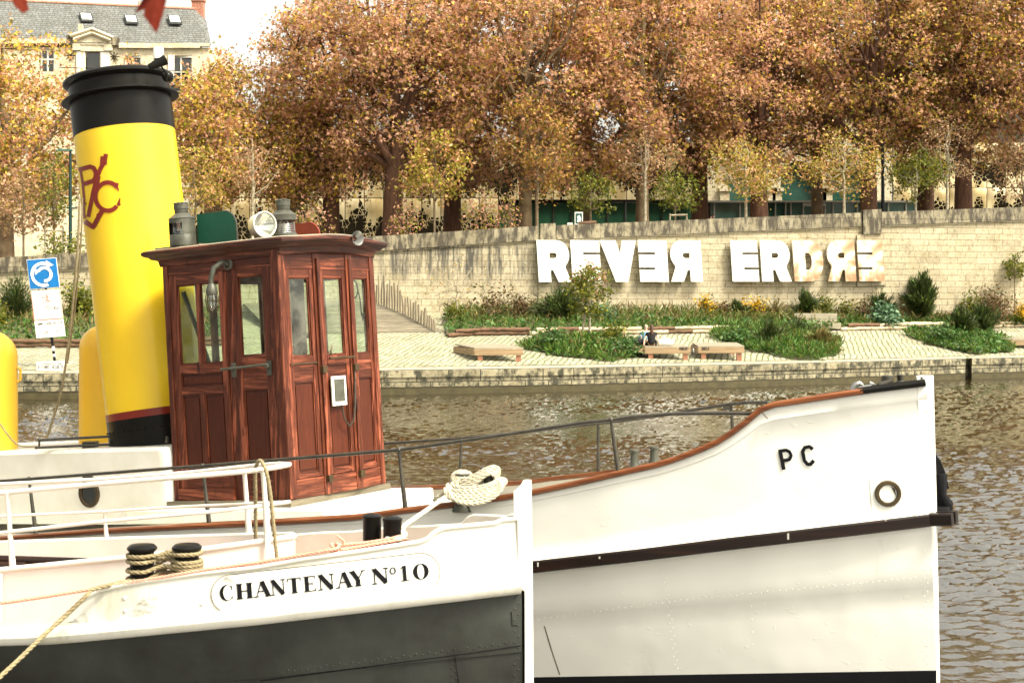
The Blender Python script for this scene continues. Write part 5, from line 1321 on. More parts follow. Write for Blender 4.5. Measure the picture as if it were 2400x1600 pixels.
# ---- lamps and gear on the roof
RZ = HW + .085
def lantern(c, s_, sq, nm='navigation_lantern'):
    r_ = .148 * s_
    mb = MB()
    if sq:
        mb.lathe(c, [(0, 0), (r_ * 1.0, 0), (r_ * 1.0, .12 * s_), (r_ * .98, .125 * s_)], 20, axis=uv_); mb.lathe(c + uv_ * .255 * s_, [(r_, 0), (r_, .05 * s_), (r_ * 1.05, .05 * s_), (r_ * .5, .115 * s_), (r_ * .52, .12 * s_), (r_ * .52, .155 * s_), (r_ * .56, .16 * s_), (r_ * .56, .21 * s_), (r_ * .40, .235 * s_), (0, .24 * s_)], 20, axis=uv_)
        for i in range(14): a_ = math.pi * (.25 + 1.5 * i / 13) ; d = hu.n * math.cos(a_ + math.pi * 0) ; 
        # shell around the back half, open window towards the viewer
        rows = []
        for z in (.11, .27):
            rows.append([c + uv_ * z * s_ + (fv * math.cos(t) + ov * math.sin(t)) * r_ * .995 for t in np.linspace(R(-48), R(228), 15)])
        mb.grid(rows)
    else:
        mb.lathe(c, [(0, 0), (r_, 0), (r_, .095 * s_), (r_ * .9, .11 * s_)], 24, axis=uv_); mb.lathe(c + uv_ * .255 * s_, [(r_ * .8, 0), (r_ * .98, .0), (r_ * .98, .05 * s_), (r_ * 1.0, .06 * s_), (r_ * .5, .115 * s_), (r_ * .52, .12 * s_), (r_ * .52, .16 * s_), (r_ * .56, .165 * s_), (r_ * .55, .215 * s_), (r_ * .3, .24 * s_), (0, .245 * s_)], 24, axis=uv_)
        rows = []
        for z in (.09, .27): rows.append([c + uv_ * z * s_ + (fv * math.cos(t) + ov * math.sin(t)) * r_ * .93 for t in np.linspace(R(95), R(245), 12)])
        mb.grid(rows)
    # fluted cap
    for i in range(10):
        t = 2 * math.pi * i / 10; p = c + uv_ * (.255 + .225) * s_ + (fv * math.cos(t) + ov * math.sin(t)) * r_ * .44; mb.sphere(p, r_ * .16, (1, 1, .5), 6, 4)
    o = mb.build(nm, M['bronze'], tug, smooth=35)
    mb = MB()
    prof = []
    for i in range(15): prof.append((r_ * (.80 if sq else .86) - (.006 if i % 2 else 0) * s_, (.115 + .145 * i / 14) * s_))
    mb.lathe(c, prof, 24, axis=uv_); mb.build('lens', M['lens'], o, smooth=20)
    mb = MB(); mb.lathe(c + uv_ * .11 * s_, [(.02 * s_, 0), (.026 * s_, .05 * s_), (.026 * s_, .1 * s_), (.01 * s_, .13 * s_)], 10, axis=uv_); mb.build('bulb', M['sign'], o, smooth=50)
    mb = MB(); mb.tube([c + uv_ * (.40 + .07 * math.sin(t)) * s_ - fv * (r_ * .45 + .025 * math.cos(t) * s_ ) for t in np.linspace(-1.5, 1.5, 8)], .004, 5); mb.build('handle', M['brass'], o)
    return o
cl1 = Wp(-1.03, .02, RZ + .01); lantern(cl1, .76, True)
mb = MB(); mb.box(Wp(-1.02, .05, RZ - .006), (.50, .24, .025), ax=(fv, ov, uv_)); mb.build('lamp_board', M['oldwood'], tug)
def sideboard(x0, x1, y, z0, z1, mat, rim):
    pts = [(x0, z0), (x1, z0), (x1, z1 - .13)] + [(x1 - .13 + .13 * math.cos(t), z1 - .13 + .13 * math.sin(t)) for t in np.linspace(.2, math.pi / 2, 7)] + [(x0, z1)]
    mb = MB(); mb.prism([Wp(x, y, z) for x, z in pts], ov * .012); o = mb.build('lamp_screen', mat, tug)
    mb = MB(); mb.tube([Wp(x, y + .006, z) for x, z in pts[1:-1]], .008, 6); mb.build('rim', rim, o)
sideboard(-.93, -.50, .10, RZ - .01, RZ + .275, M['green'], M['bronze'])
sideboard(-.95, -.45, WW - .12, RZ - .01, RZ + .22, M['redboard'], M['redboard'])
cf = PX(612, 528, 13.15)
mb = MB(); ax_f = (fv * .93 + hu.n * .36 + uv_ * .03).normalized(); mb.lathe(cf - ax_f * .08, [(0, -.035), (.045, -.03), (.085, .0), (.102, .03), (.104, .13), (.112, .135), (.112, .15), (.104, .152)], 28, axis=ax_f)
base = Wp(0, 0, 0); bz = PX(612, 571, 13.15); mb.tube([cf - uv_ * .10, bz], .018, 10); mb.lathe(bz, [(0.06, -.01), (.06, .008), (.02, .015)], 16, axis=uv_); fl = mb.build('floodlight', M['white'], tug, smooth=45)
mb = MB(); mb.lathe(cf - ax_f * .08, [(0, .045), (.05, .06), (.10, .125)], 24, axis=ax_f); mb.build('reflector', M['chrome'], fl, smooth=60)
mb = MB(); mb.lathe(cf - ax_f * .08, [(0, .146), (.102, .142)], 24, axis=ax_f); mb.build('lens', M['glass'], fl, smooth=60)
lantern(PX(668, 571, 13.3) , .78, False)
mb = MB(); c = PX(741, 570, 13.6); mb.lathe(c, [(.06, 0), (.062, .035), (.055, .05), (.045, .058), (0, .06)], 16, axis=uv_); mb.tube([c + Vector((-.05, 0, .01)), c + Vector((-.10, 0, .03)), c + Vector((-.13, 0, .0)), c + Vector((-.13, 0, -.03))], .008, 6); mb.build('roof_beacon', M['white'], tug, smooth=50)
mb = MB(); h0, h1 = PX(765, 567, 13.5), PX(838, 558, 13.2); d = (h1 - h0).normalized(); L = (h1 - h0).length
mb.lathe(h0, [(0, 0), (.018, .005), (.018, .03), (.010, .04), (.013, L * .5), (.018, L * .8), (.032, L * .93), (.062, L), (.064, L + .006), (.05, L - .01), (.0, L * .7)], 16, axis=d); mb.tube([PX(795, 566, 13.4), PX(795, 575, 13.4)], .008, 6); mb.build('air_horn', M['steel'], tug, smooth=50)

# ---- funnel
fa_ = (Vector((0, 0, 1)) - hu.a * math.tan(R(9.0))).normalized(); FB = PX(378, 1040, 14.1); FRr = .462
fx = (hu.n - fa_ * hu.n.dot(fa_)).normalized()
def fun(name, prof, mat, parent, smooth=40, seg=64): mb = MB(); mb.lathe(FB, prof, seg, axis=fa_, xa=fx); return mb.build(name, mat, parent, smooth=smooth)
mpp = 14.1 / F * .984
def fh(v): return (1040 - v) * mpp
fun('funnel', [(FRr, fh(958)), (FRr, fh(600)), (FRr, fh(288))], M['yellow'], tug)
fnl = [o for o in tug.children if o.name.startswith('funnel')][0]
fun('funnel_base', [(FRr + .002, fh(1075)), (FRr + .002, fh(974))], M['black'], tug); fun('funnel_band', [(FRr + .003, fh(974)), (FRr + .003, fh(957))], M['red'], tug)
ft = fun('funnel_top', [(FRr + .003, fh(288)), (FRr + .003, fh(205)), (FRr + .05, fh(206)), (FRr + .075, fh(204)), (FRr + .075, fh(201)), (FRr + .01, fh(200)), (FRr, fh(195)), (FRr, fh(168)), (FRr + .02, fh(166)), (FRr + .045, fh(160)), (FRr + .045, fh(154)), (FRr + .02, fh(149)), (FRr - .04, fh(149)), (FRr - .04, fh(220)), (0, fh(220))], M['black'], tug, smooth=25)
rv = MB()
for i in range(40):
    t = 2 * math.pi * i / 40; y_ = fa_.cross(fx); rv.sphere(FB + fa_ * fh(1000) + (fx * math.cos(t) + y_ * math.sin(t)) * (FRr + .004), .009, seg=6, rings=4)
rv.build('rivet_row', M['black'], tug, smooth=60)
fl2 = MB(); c = PX(374, 150, 13.75); fl2.tube([PX(350, 158, 13.7), PX(388, 140, 13.75)], [.03, .05], 10); fl2.lathe(c - uv_ * .0, [(.055, -.01), (.06, .015), (.045, .045), (.045, .05)], 16);  
ml = fl2.build('masthead_lamp', M['black'], tug, smooth=50)
mb = MB(); mb.sphere(PX(392, 180, 14), .05, seg=10, rings=6); mb.tube([c, PX(392, 175, 13.8), PX(390, 190, 13.8)], .008, 6); mb.build('bracket', M['black'], ml, smooth=50)
mb = MB(); mb.lathe(c + Vector((-.01, 0, .045)), [(.045, 0), (.046, .09), (.035, .105), (0, .107)], 16); mb.build('lens', M['sign'], ml, smooth=50)
# emblem painted on the funnel
SFn = Surf([fnl]); em = MB()
def E(pts, w_, o_): SFn.ribbon(em, [(160 + x * 160 / 1140, 340 + y * 220 / 1568) for x, y in pts], w_ if not hasattr(w_, '__len__') else w_, o_, step=3)
E([(208, 405), (246, 640), (268, 880), (262, 1010), (266, 1130), (285, 1230)], 5.5, .0040)
E([(180, 415), (370, 362), (430, 385), (465, 460), (462, 540), (420, 600), (240, 660)], 10.5, .0045)
E([(630, 150), (625, 220)], 10, .0050); E([(600, 190), (590, 330)], 16, .0052); E([(585, 320), (540, 400), (480, 560), (420, 800), (340, 1200)], (10, 9), .0050)
E([(440, 850), (500, 520)], 13, .0055)
cx_, cy_ = 665, 860
E([(cx_ + 205 * math.cos(t), cy_ - 235 * math.sin(t)) for t in np.linspace(.75, 2 * math.pi - .75, 30)], 10, .0060)
E([(790, 690), (835, 640)], 7, .0064); E([(800, 680), (850, 765)], (8, 2), .0064); E([(830, 985), (880, 1000)], (8, 3), .0064); E([(840, 1000), (868, 885)], (8, 2), .0064)
E([(250, 1235), (320, 1300), (425, 1370), (560, 1120), (590, 1080)], 11, .0066); E([(480, 1170), (560, 1130)], (3, 9), .0068); E([(232, 890), (262, 960), (300, 992)], (3, 7), .0068)
em.build('funnel_emblem', M['red'], fnl)
# ventilators
for u, vt, vb, wpx, Y in ((240, 762, 1046, 108, 15.0), (-22, 775, 1056, 124, 14.6)):
    r_ = wpx * Y / F / 2; b0 = PX(u, vb + 20, Y); h_ = (vb + 20 - vt) * Y / F
    mb = MB(); mb.lathe(b0, [(r_ * 1.0, 0), (r_ * .98, h_ - r_)] + [(r_ * .98 * math.cos(t), h_ - r_ + r_ * math.sin(t)) for t in np.linspace(.15, 1.57, 9)], 32); v_ = mb.build('ventilator', M['pyellow'], tug, smooth=50)
    mb = MB(); mb.tube([PX(u + wpx / 2, vt + 85, Y), PX(u + wpx / 2 + 8, vt + 90, Y), PX(u + wpx / 2 + 8, vt + 115, Y), PX(u + wpx / 2, vt + 120, Y)], .012, 6); mb.build('lifting_eye', M['pyellow'], v_)
# engine casing
mb = MB(); CL = 6.0; cz0, cz1 = -.15, (1171 - 1042) * 13 / F + .0
def Cp(x, y, z): return Wp(-LW - .01 + x, y, z)
casing = MB(); prof_ = [(-.05, -.20), (-.05, cz1 - .03), (-.02, cz1), (WW + .02, cz1), (WW + .05, cz1 - .03), (WW + .05, -.2)]
xs_ = [-.0, -.02, -.05, -.12] + list(np.linspace(-.3, -CL, 12)); rows = []
for x in xs_:
    ins = max(0, .06 - math.sqrt(max(0, .06 ** 2 - max(0, .06 + x) ** 2))) if x > -.06 else 0
    rows.append([Cp(x, y + (ins if y < 0 else -ins), z - (ins if z > 0 else 0)) for y, z in prof_])
casing.grid(rows); casing.add(rows[0], [tuple(range(len(rows[0])))]); casing.build('engine_casing', M['white'], tug, smooth=40)
pc_ = Surf([[o for o in tug.children if o.name.startswith('engine_casing')][0]]).hit(210, 1156, 0)
mb = MB(); ring(mb, pc_, hu.n, .085, .125, .02, 32); po = mb.build('porthole', M['brass'], tug, smooth=40)
mb = MB(); mb.lathe(pc_ + hu.n * .006, [(0, 0), (.086, 0)], 24, axis=hu.n); mb.build('porthole_glass', M['darkglass'], po)
mb = MB(); mb.box(pc_ + uv_ * .15 + hu.n * .012, (.10, .03, .02), ax=(fv, hu.n, uv_)); mb.build('porthole_brow', M['brass'], po)
mb = MB(); yr = 13.9; mb.tube([PX(89, 1031, yr), PX(321, 1019, yr)], .012, 8); mb.tube([PX(82, 1049, yr), PX(321, 1038, yr)], .012, 8)
for u in (92, 319): mb.tube([PX(u, 1030 - (u > 200) * 11, yr), PX(u, 1049 - (u > 200) * 11, yr)], .010, 6); mb.sphere(PX(u, 1030 - (u > 200) * 11, yr), .018, seg=8, rings=6)
mb.build('casing_rail', M['rail'], tug, smooth=50)
mb = MB(); mb.lathe(PX(391, 1037, 13.3), [(.018, 0), (.014, .02), (.014, .045), (0, .06)], 10); mb.box(PX(212, 1042, 14), (.12, .12, .06)); mb.build('casing_fitting', M['rail'], tug, smooth=40)
# ------------------------------------------------------------------ the launch in front
S2 = ((1228 - 1200) * 9.0 / F, 9.0)
h2 = Hull(S2, 18, 8)
B2 = [(0, .02), (.15, .12), (.3, .21), (.6, .37), (1, .55), (1.5, .72), (2, .85), (3, 1.0), (4, 1.05), (9, 1.05)]
R2_ = [(s, b + .03) for s, b in B2]
L2 = [(0, .012), (.15, .05), (.3, .11), (.6, .22), (1, .33), (1.5, .44), (2, .52), (3, .60), (9, .62)]
C2V = [(-600, 1478), (-100, 1480), (130, 1466), (145, 1450), (215, 1385), (230, 1382), (306, 1366), (475, 1342), (600, 1329), (700, 1311), (845, 1291), (933, 1277), (983, 1269), (1002, 1262), (1017, 1247), (1040, 1237), (1162, 1225), (1175, 1218), (1230, 1214), (1400, 1200)]
RL2V = [(-600, 1500), (0, 1492), (130, 1488), (300, 1472), (600, 1443), (900, 1408), (1238, 1368), (1400, 1350)]
B2V = [(-600, 2000), (1238, 1900)]
h2.s = sorted(set(h2.s + [i * .02 for i in range(110)]))
cap2 = h2.curve(B2, C2V); rol2 = h2.curve(R2_, RL2V); bt2 = h2.curve(L2, B2V)
boat = empty('launch', h2.plan(3, 0), 'nearest white and dark grey launch with the nameboard CHANTENAY No10 on its bow', 'launch')
objs2 = []
for sg in (1, -1):
    g, r_, b_ = [x if sg > 0 else h2.mirror(x) for x in (cap2, rol2, bt2)]
    if sg < 0: g = [Vector((p.x, p.y, max(p.z, q.z + .02))) for p, q in zip(g, r_)]
    nn = h2.n * sg
    mb = MB(); mb.grid([g] + [[a.lerp(c_, f) for a, c_ in zip(g, r_)] for f in (.25, .5, .75, 1)]); o = mb.build('bulwark', M['hull_dirty'], boat, smooth=40); objs2.append(o)
    mb = MB(); mb.grid([[p - nn * .02 for p in g], [p - nn * .02 for p in r_]]); mb.build('inner_bulwark', M['white'], boat, smooth=40)
    mb = MB(); sweep(mb, r_[1:], nn, [(.055 * math.cos(t) - .005, .052 * math.sin(t)) for t in np.linspace(0, 2 * math.pi, 15)[:-1]]); mb.build('rubbing_roll', M['hull_dirty'], boat, smooth=60)
    mb = MB(); sweep(mb, g[1:], nn, [(.014 * math.cos(t), .014 * math.sin(t)) for t in np.linspace(0, 2 * math.pi, 11)[:-1]]); mb.build('bulwark_cap', M['white'], boat, smooth=60)
    base = [p - nn * .01 - Vector((0, 0, .045)) for p in r_]; rows = []
    for f, o_ in ((0, 0), (.08, 0), (.18, .004), (.27, .004), (.272, -.005), (.4, 0), (.6, 0), (.8, 0), (1, 0)):
        rows.append([a.lerp(c_, f) + nn * (o_ - .07 * math.sin(f * math.pi) * min(1, s / 1.0)) for a, c_, s in zip(base, b_, h2.s)])
    rows.append([Vector((p.x, p.y, -.4)) - nn * .1 * min(1, s) for p, s in zip(b_, h2.s)])
    mb = MB(); mb.grid(rows); o = mb.build('hull', M['grey'], boat, smooth=50); objs2.append(o)
dk = [r.z - .01 for r in rol2]; fr2 = h2.mirror(rol2)
mb = MB(); mb.grid([[Vector((a.x + (b.x - a.x) * f, a.y + (b.y - a.y) * f, z)) - h2.n * (.03 if f == 0 else 0) for a, b, z in zip(rol2, fr2, dk)] for f in (0, .25, .5, .75, .97)]); mb.build('deck', M['pink'], boat, smooth=40)
pxprism('stem_plate', [(1203, 1151), (1218, 1138), (1226, 1125), (1240, 1126), (1243, 1370), (1246, 1720), (1230, 1720), (1229, 1385), (1214, 1372), (1212, 1216), (1204, 1216)], 8.955, .05, M['hull'], boat, h2.n, 0, .003)
SF2 = Surf(objs2)
mb = MB()
for i in range(16): rivet(1206 + 9 * (i % 2), 1400 + i * 13, .006, SF2)
for i in range(36): u = 660 + i * 15; rivet(u, interp([(600, 1590), (1230, 1512)], u) - 8 - 4 * (i % 2), .006, SF2)
for i in range(14): rivet(1055 + 10 * (i % 2) + i * .8, 1548 + i * 8, .006, SF2)
mb.build('rivet_row', M['grey'], boat, smooth=60)
mb = MB()
for u, v in ((292, 1401), (294, 1431), (473, 1414)): rivet(u, v, .014, SF2)
mb.build('bolt_head', M['hull'], boat, smooth=60)
mb = MB(); SF2.ribbon(mb, [(1066, 1538), (1078, 1620)], 2, .003); SF2.ribbon(mb, [(1198, 1432), (1200, 1465), (1212, 1465)], 2, .003); SF2.ribbon(mb, [(610, 1594), (900, 1556), (1100, 1530), (1228, 1511)], 2.2, .004); mb.build('plate_seam', M['boot'], boat)
# name board
def nb_edge(t):
    "t 0..1 along the board: top and bottom rows"
    u = 495 + (1027 - 495) * t; 
    top = interp([(495, 1392), (500, 1370), (512, 1356), (530, 1346), (992, 1295), (1012, 1303), (1023, 1325), (1027, 1354)], u) if False else None
    return u
def stadium(n=20, grow=0):
    L, Rr = (541, 1391), (986, 1340); r0, r1 = 45 + grow, 45 + grow; pts = []
    ang = math.atan2(Rr[1] - L[1], Rr[0] - L[0])
    for i in range(n + 1): t = ang - math.pi / 2 + math.pi * i / n; pts.append((Rr[0] + r1 * math.cos(t), Rr[1] + r1 * math.sin(t)))
    for i in range(n + 1): t = ang + math.pi / 2 + math.pi * i / n; pts.append((L[0] + r0 * math.cos(t), L[1] + r0 * math.sin(t)))
    return pts
st = stadium(); n_ = len(st) // 2; mb = MB(); rows = []
for i in range(n_):
    pass
A_ = st[:n_]; Bq = st[n_:][::-1]     # matched pairs across the board
rows = [[SF2.hit(a[0] + (b[0] - a[0]) * f, a[1] + (b[1] - a[1]) * f, .005) for f in np.linspace(0, 1, 24)] for a, b in zip(A_, Bq)]
if all(q is not None for r in rows for q in r): mb.grid(rows)
edge = [SF2.hit(u, v, .005) for u, v in st]; e2 = [SF2.hit(u, v, -.002) for u, v in st]
mb.grid([edge + edge[:1], e2 + e2[:1]])
nbo = mb.build('nameboard', M['hull'], boat, smooth=30)
mb = MB(); SF2.ribbon(mb, stadium(grow=0) + stadium(grow=0)[:1], 1.7, .0062); mb.build('board_outline', M['coping'], nbo)
# scuff on the board
mb = MB()
M['scuff'] = None
def scuffmat():
    m, t, b = nodes('grey_scuff'); out = [n for n in t.nodes if n.type == 'OUTPUT_MATERIAL'][0]
    b.inputs['Base Color'].default_value = (.10, .095, .07, 1); b.inputs['Roughness'].default_value = .8
    tr = t.nodes.new('ShaderNodeBsdfTransparent'); mx = t.nodes.new('ShaderNodeMixShader')
    g = ramp(t, noise(t, coords(t, (4, 4, 14)), 3, 8, .75), [(.44, (0, 0, 0)), (.72, (.75, .75, .75))])
    t.links.new(g, mx.inputs[0]); t.links.new(tr.outputs[0], mx.inputs[1]); t.links.new(b.outputs[0], mx.inputs[2]); t.links.new(mx.outputs[0], out.inputs[0]); return m
M['scuff'] = scuffmat()
SF2.fill(mb, [(510, 1362), (530, 1350), (560, 1347), (578, 1352), (560, 1362), (530, 1368)], .0062, 3); mb.build('scuff_mark', M['scuff'], nbo)
mb = MB(); SF2.fill(mb, [(300, 1440), (330, 1405), (372, 1395), (362, 1432), (320, 1450)], .002, 3); SF2.fill(mb, [(100, 1480 - 8), (170, 1455), (200, 1430), (210, 1462)], .002, 3); mb.build('scuff_mark', M['scuff'], boat)
# serif lettering: strokes in a unit cell, x across, y up
def serif(ch):
    T, t = .30, .07
    P = []
    def bar(x0, y0, x1, y1, w0, w1=None): P.append(('s', [(x0, y0), (x1, y1)], w0, w1 if w1 is not None else w0))
    def foot(x, y, w_=.34): bar(x - w_ / 2, y, x + w_ / 2, y, t)
    if ch == 'H': bar(.2, 0, .2, 1, T); bar(.85, 0, .85, 1, T); bar(.2, .5, .85, .5, t); foot(.2, .03, .42); foot(.2, .97, .42); foot(.85, .03, .42); foot(.85, .97, .42)
    if ch == 'A': bar(.12, 0, .48, 1, t); bar(.50, 1, .90, 0, T); bar(.25, .36, .72, .36, t); foot(.10, .03); foot(.90, .03, .42)
    if ch == 'N': bar(.14, 0, .14, 1, t); bar(.12, .97, .86, .03, T); bar(.88, 0, .88, 1, t); foot(.12, .03); foot(.12, .97, .3); foot(.86, .97)
    if ch == 'T': bar(.5, 0, .5, 1, T); bar(.04, .96, .96, .96, .07); bar(.05, .96, .02, .70, .09, .02); bar(.95, .96, .98, .70, .09, .02); foot(.5, .03, .44)
    if ch == 'E': bar(.22, 0, .22, 1, T); bar(.1, .97, .84, .97, t); bar(.1, .03, .88, .03, t); bar(.22, .5, .65, .5, t); bar(.83, .97, .86, .74, .08, .02); bar(.86, .03, .92, .30, .09, .02); bar(.64, .62, .64, .38, .05); foot(.2, .03, .42); foot(.2, .97, .42)
    if ch == 'Y': bar(.14, 1, .50, .45, T); bar(.88, 1, .54, .45, t); bar(.52, 0, .52, .47, T); foot(.14, .97, .42); foot(.88, .97, .3); foot(.52, .03, .44)
    if ch == '1': bar(.5, 0, .5, 1, .30); bar(.12, .80, .48, .98, .06, .1); foot(.5, .03, .8)
    if ch in 'C0°':
        out = []; n = 30
        rng_ = (38, 322) if ch == 'C' else (0, 360)
        for i in range(n + 1):
            a = R(rng_[0] + (rng_[1] - rng_[0]) * i / n); ox, oy = .5 + .5 * math.cos(a), .5 + .52 * math.sin(a)
            rx = .28 if ch == '°' else (.22 if ch == '0' else .32); cx = .58 if ch == 'C' else .5
            out.append(((ox, oy), (cx + rx * math.cos(a), .5 + (.48 if ch != '°' else .36) * math.sin(a) * (1 if ch != '°' else 1))))
        P.append(('r', out))
        if ch == 'C': P.append(('s', [(.86, .98), (.88, .66)], .03, .07)); P.append(('s', [(.90, .03), (.88, .30)], .02, .05))
    return P
mb = MB(); slope = -54 / 490.0; k = 0
for ch, x0, x1, y0, y1 in [('C', 517, 550, 0, 36), ('H', 556, 592, 0, 36), ('A', 598, 634, 0, 36), ('N', 637, 670, 0, 36), ('T', 675, 708, 0, 36), ('E', 714, 745, 0, 36), ('N', 748, 784, 0, 36), ('A', 790, 824, 0, 36), ('Y', 822, 857, 0, 36),
                           ('N', 874, 911, 0, 36), ('°', 915, 930, 19, 35), ('1', 936, 963, 0, 36), ('0', 969, 1006, 0, 36)]:
    def px_(x, y): u = x0 + (x1 - x0) * x; bl_ = 1408 + (u - 517) * slope; s_h = 3.0 / 36; yy = y0 + (y1 - y0) * y; return (u - yy * s_h * -1 * -.9, bl_ - yy)
    for st_ in serif(ch):
        k += 1; off = .0075 + .00022 * (k % 9)
        if st_[0] == 's': SF2.ribbon(mb, [px_(*p) for p in st_[1]], (st_[2] * (x1 - x0), st_[3] * (x1 - x0)) if st_[2] != st_[3] else max(1.4, st_[2] * (x1 - x0)), off, step=6)
        else:
            ps = [[SF2.hit(*px_(*q), off) for q in pr] for pr in st_[1]]; mb.grid(ps)
mb.build('lettering', M['boot'], nbo)
mb = MB()
for u, v in ((537, 1389), (744, 1366), (987, 1337)): rivet(u, v, .006, SF2)
mb.build('screw', M['brass'], nbo)
# raised trunk with open top, and white guard rails
def trunk_pt(u, side):
    nearY = [(0, 9.59), (250, 9.40), (452, 9.30), (579, 9.335), (650, 9.40), (690, 9.47)]; farY = [(0, 10.65), (250, 10.40), (429, 10.17), (573, 9.93), (650, 9.715), (690, 9.47)]
    if u < 0: return (9.59 - u * .0011) if side > 0 else (10.65 - u * .0011)
    return interp(nearY if side > 0 else farY, u)
US = list(range(-260, 640, 30)) + [640, 655, 668, 678, 685, 690]
rimN = [(-260, 1363), (0, 1335), (298, 1306), (475, 1287), (620, 1267), (690, 1256)]; rimF = [(-260, 1280), (0, 1272), (245, 1264), (574, 1254), (690, 1252)]
nearP = [PX(u, interp(rimN, u), trunk_pt(u, 1)) for u in US]; farP = [PX(u, interp(rimF, u), trunk_pt(u, -1)) for u in US]
loop = nearP + farP[::-1][1:]
mb = MB(); rw_ = [loop, [Vector((p.x, p.y, p.z - .10)) for p in loop], [Vector((p.x, p.y, 1.80)) for p in loop]]; mb.grid(rw_); 
ins = [p + Vector((0, .03 if i < len(nearP) else -.03, 0)) for i, p in enumerate(loop)]; mb.grid([ins, [Vector((p.x, p.y, p.z - .35)) for p in ins]])
mb.build('trunk', M['pinkwhite'], boat, smooth=40)
mb = MB(); mb.tube(loop, .018, 8); mb.build('trunk_rim', M['white'], boat, smooth=60)
mb = MB(); mb.box(PX(628, 1285, 9.34), (.03, .02, .16)); mb.box(PX(3, 1400, 9.56), (.012, .012, .30)); mb.build('trunk_seam', M['pinkwhite'], boat)
mb = MB()
for (a, b, c_, d) in ((-160, 1305, 240, 1318), (-160, 1322, 60, 1326)): mb.tube([PX(a, b, 10.0), PX(c_, d, 9.9)], .028, 8)
mb.build('stowed_spar', M['rub'], boat, smooth=50)
topN = [(-260, 1182), (0, 1155), (245, 1132), (440, 1116), (570, 1105), (620, 1099), (655, 1093), (679, 1088)]; topF = [(-260, 1145), (0, 1134), (230, 1123), (440, 1107), (600, 1090), (655, 1086), (679, 1087)]
midN = [(-260, 1275), (0, 1248), (245, 1221), (490, 1199), (620, 1184), (681, 1175)]; midF = [(-260, 1218), (0, 1209), (245, 1198), (421, 1187), (574, 1180), (681, 1175)]
USr = [u for u in US if u < 670] + [679]
def rl(t, side): return [PX(u, interp(t, u), trunk_pt(min(u + 8, 690) if u > 600 else u, side)) for u in USr]
for nm, tN, tF, r_ in (('guard_rail', topN, topF, .016), ('guard_rail', midN, midF, .012)):
    mb = MB(); mb.tube(rl(tN, 1), r_, 8); mb.build(nm, M['white'], boat, smooth=60)
    mb = MB(); mb.tube(rl(tF, -1), r_ * .8, 8); mb.build(nm, M['white'], boat, smooth=60)
for u0, u1, tt, rt, sd, r_ in ((16, 30, topN, rimN, 1, .017), (616, 628, topN, rimN, 1, .018), (572, 584, topF, rimF, -1, .017), (245, 250, midF, rimF, -1, .013)):
    mb = MB(); Yt = trunk_pt(u0, sd); a = PX(u0, interp(tt, u0), Yt); b = PX(u1, interp(rt, u1), Yt); mb.tube([a, a.lerp(b, .06), a.lerp(b, .5), b], [r_ * 1.7, r_ * .85, r_ * .9, r_ * 1.3], 8); mb.build('guard_post', M['white'], boat, smooth=60)
# bollards
def bollard(u, v0, v1, Y, r_, capr, slim):
    b0 = PX(u, v1, Y); h_ = (v1 - v0) * Y / F; mb = MB()
    pr = [(r_ * 1.2, -.05), (r_, .0), (r_, h_ - .05), (capr, h_ - .03), (capr, h_ - .02), (capr * .8, h_ - .004), (0, h_)] if not slim else [(r_, -.05), (r_, h_ - .022), (capr, h_ - .012), (capr, h_ - .006), (r_ * .7, h_ + .005), (0, h_ + .008)]
    mb.lathe(b0, pr, 28); return mb.build('bollard', M['black'], boat, smooth=40)
bollard(333, 1274, 1372, 9.05, .070, .088, False); bollard(438, 1273, 1360, 9.05, .070, .088, False)
bollard(872, 1206, 1290, 9.2, .055, .060, True); bollard(920, 1212, 1282, 9.12, .055, .060, True)
# ------------------------------------------------------------------ ropes
def rope(name, pts, r_, mat, label, lay=None):
    mb = MB(); rope_strands(mb, pts, r_, lay); return tag(mb.build(name, mat, None, smooth=60), label, 'rope', 'ropes on the two boats')
RY = 9.05; rr = .105
def wrap(mb, c, z, r_, t0, t1, n, dz=0): return [Vector((c.x + r_ * math.cos(t), c.y + r_ * math.sin(t), z + dz * (i / n))) for i, t in enumerate(np.linspace(t0, t1, n))]
c1, c2 = PX(333, 1350, RY), PX(438, 1345, RY); mb = MB(); pts = []
rB = .070 + .013; levels = [(1303, 0), (1316, 1), (1332, 0), (1346, 1)]
for i, (v, ty) in enumerate(((1297, 0), (1310, 1), (1332, 0), (1352, 0))):
    z1 = zat(v + 3, RY); z2 = zat(v + (4 if ty else -2), RY)
    seg_ = wrap(mb, c1, z1, rB, math.pi * .35, math.pi * 1.65, 10)[::1]
    pts += [Vector((p.x, p.y, p.z)) for p in seg_]
    pts += [Vector(((c1.x + c2.x) / 2, RY - .02 * (-1) ** i, (z1 + z2) / 2 + .01 * i))]
    pts += wrap(mb, c2, z2, rB, -math.pi * .62, math.pi * .62, 10)
    pts += [Vector(((c1.x + c2.x) / 2, RY + .05, (z1 + z2) / 2))]
pts += wrap(mb, c1, zat(1362, RY), rB + .01, math.pi * .5, math.pi * 1.4, 8)
pts += [PX(300, 1362, 8.93), PX(260, 1370, 8.84), PX(216, 1382, 8.78), PX(200, 1398, 8.74), PX(153, 1442, 8.70), PX(100, 1490, 8.6), PX(40, 1548, 8.45), PX(-60, 1640, 8.2)]
rope('mooring_rope', pts, .0135, M['rope_tan'], 'tan mooring rope wound round the left pair of bollards and led down left')
mb2 = []
for v in (1322, 1340): 
    mb2 += wrap(None, c2, zat(v, RY), rB + .003, -math.pi, math.pi, 16)
rope('mooring_rope', mb2, .0125, M['rope_tan'], 'short tan rope turns on the right bollard of the left pair')
def capY(u): return at_u(cap2, u).y
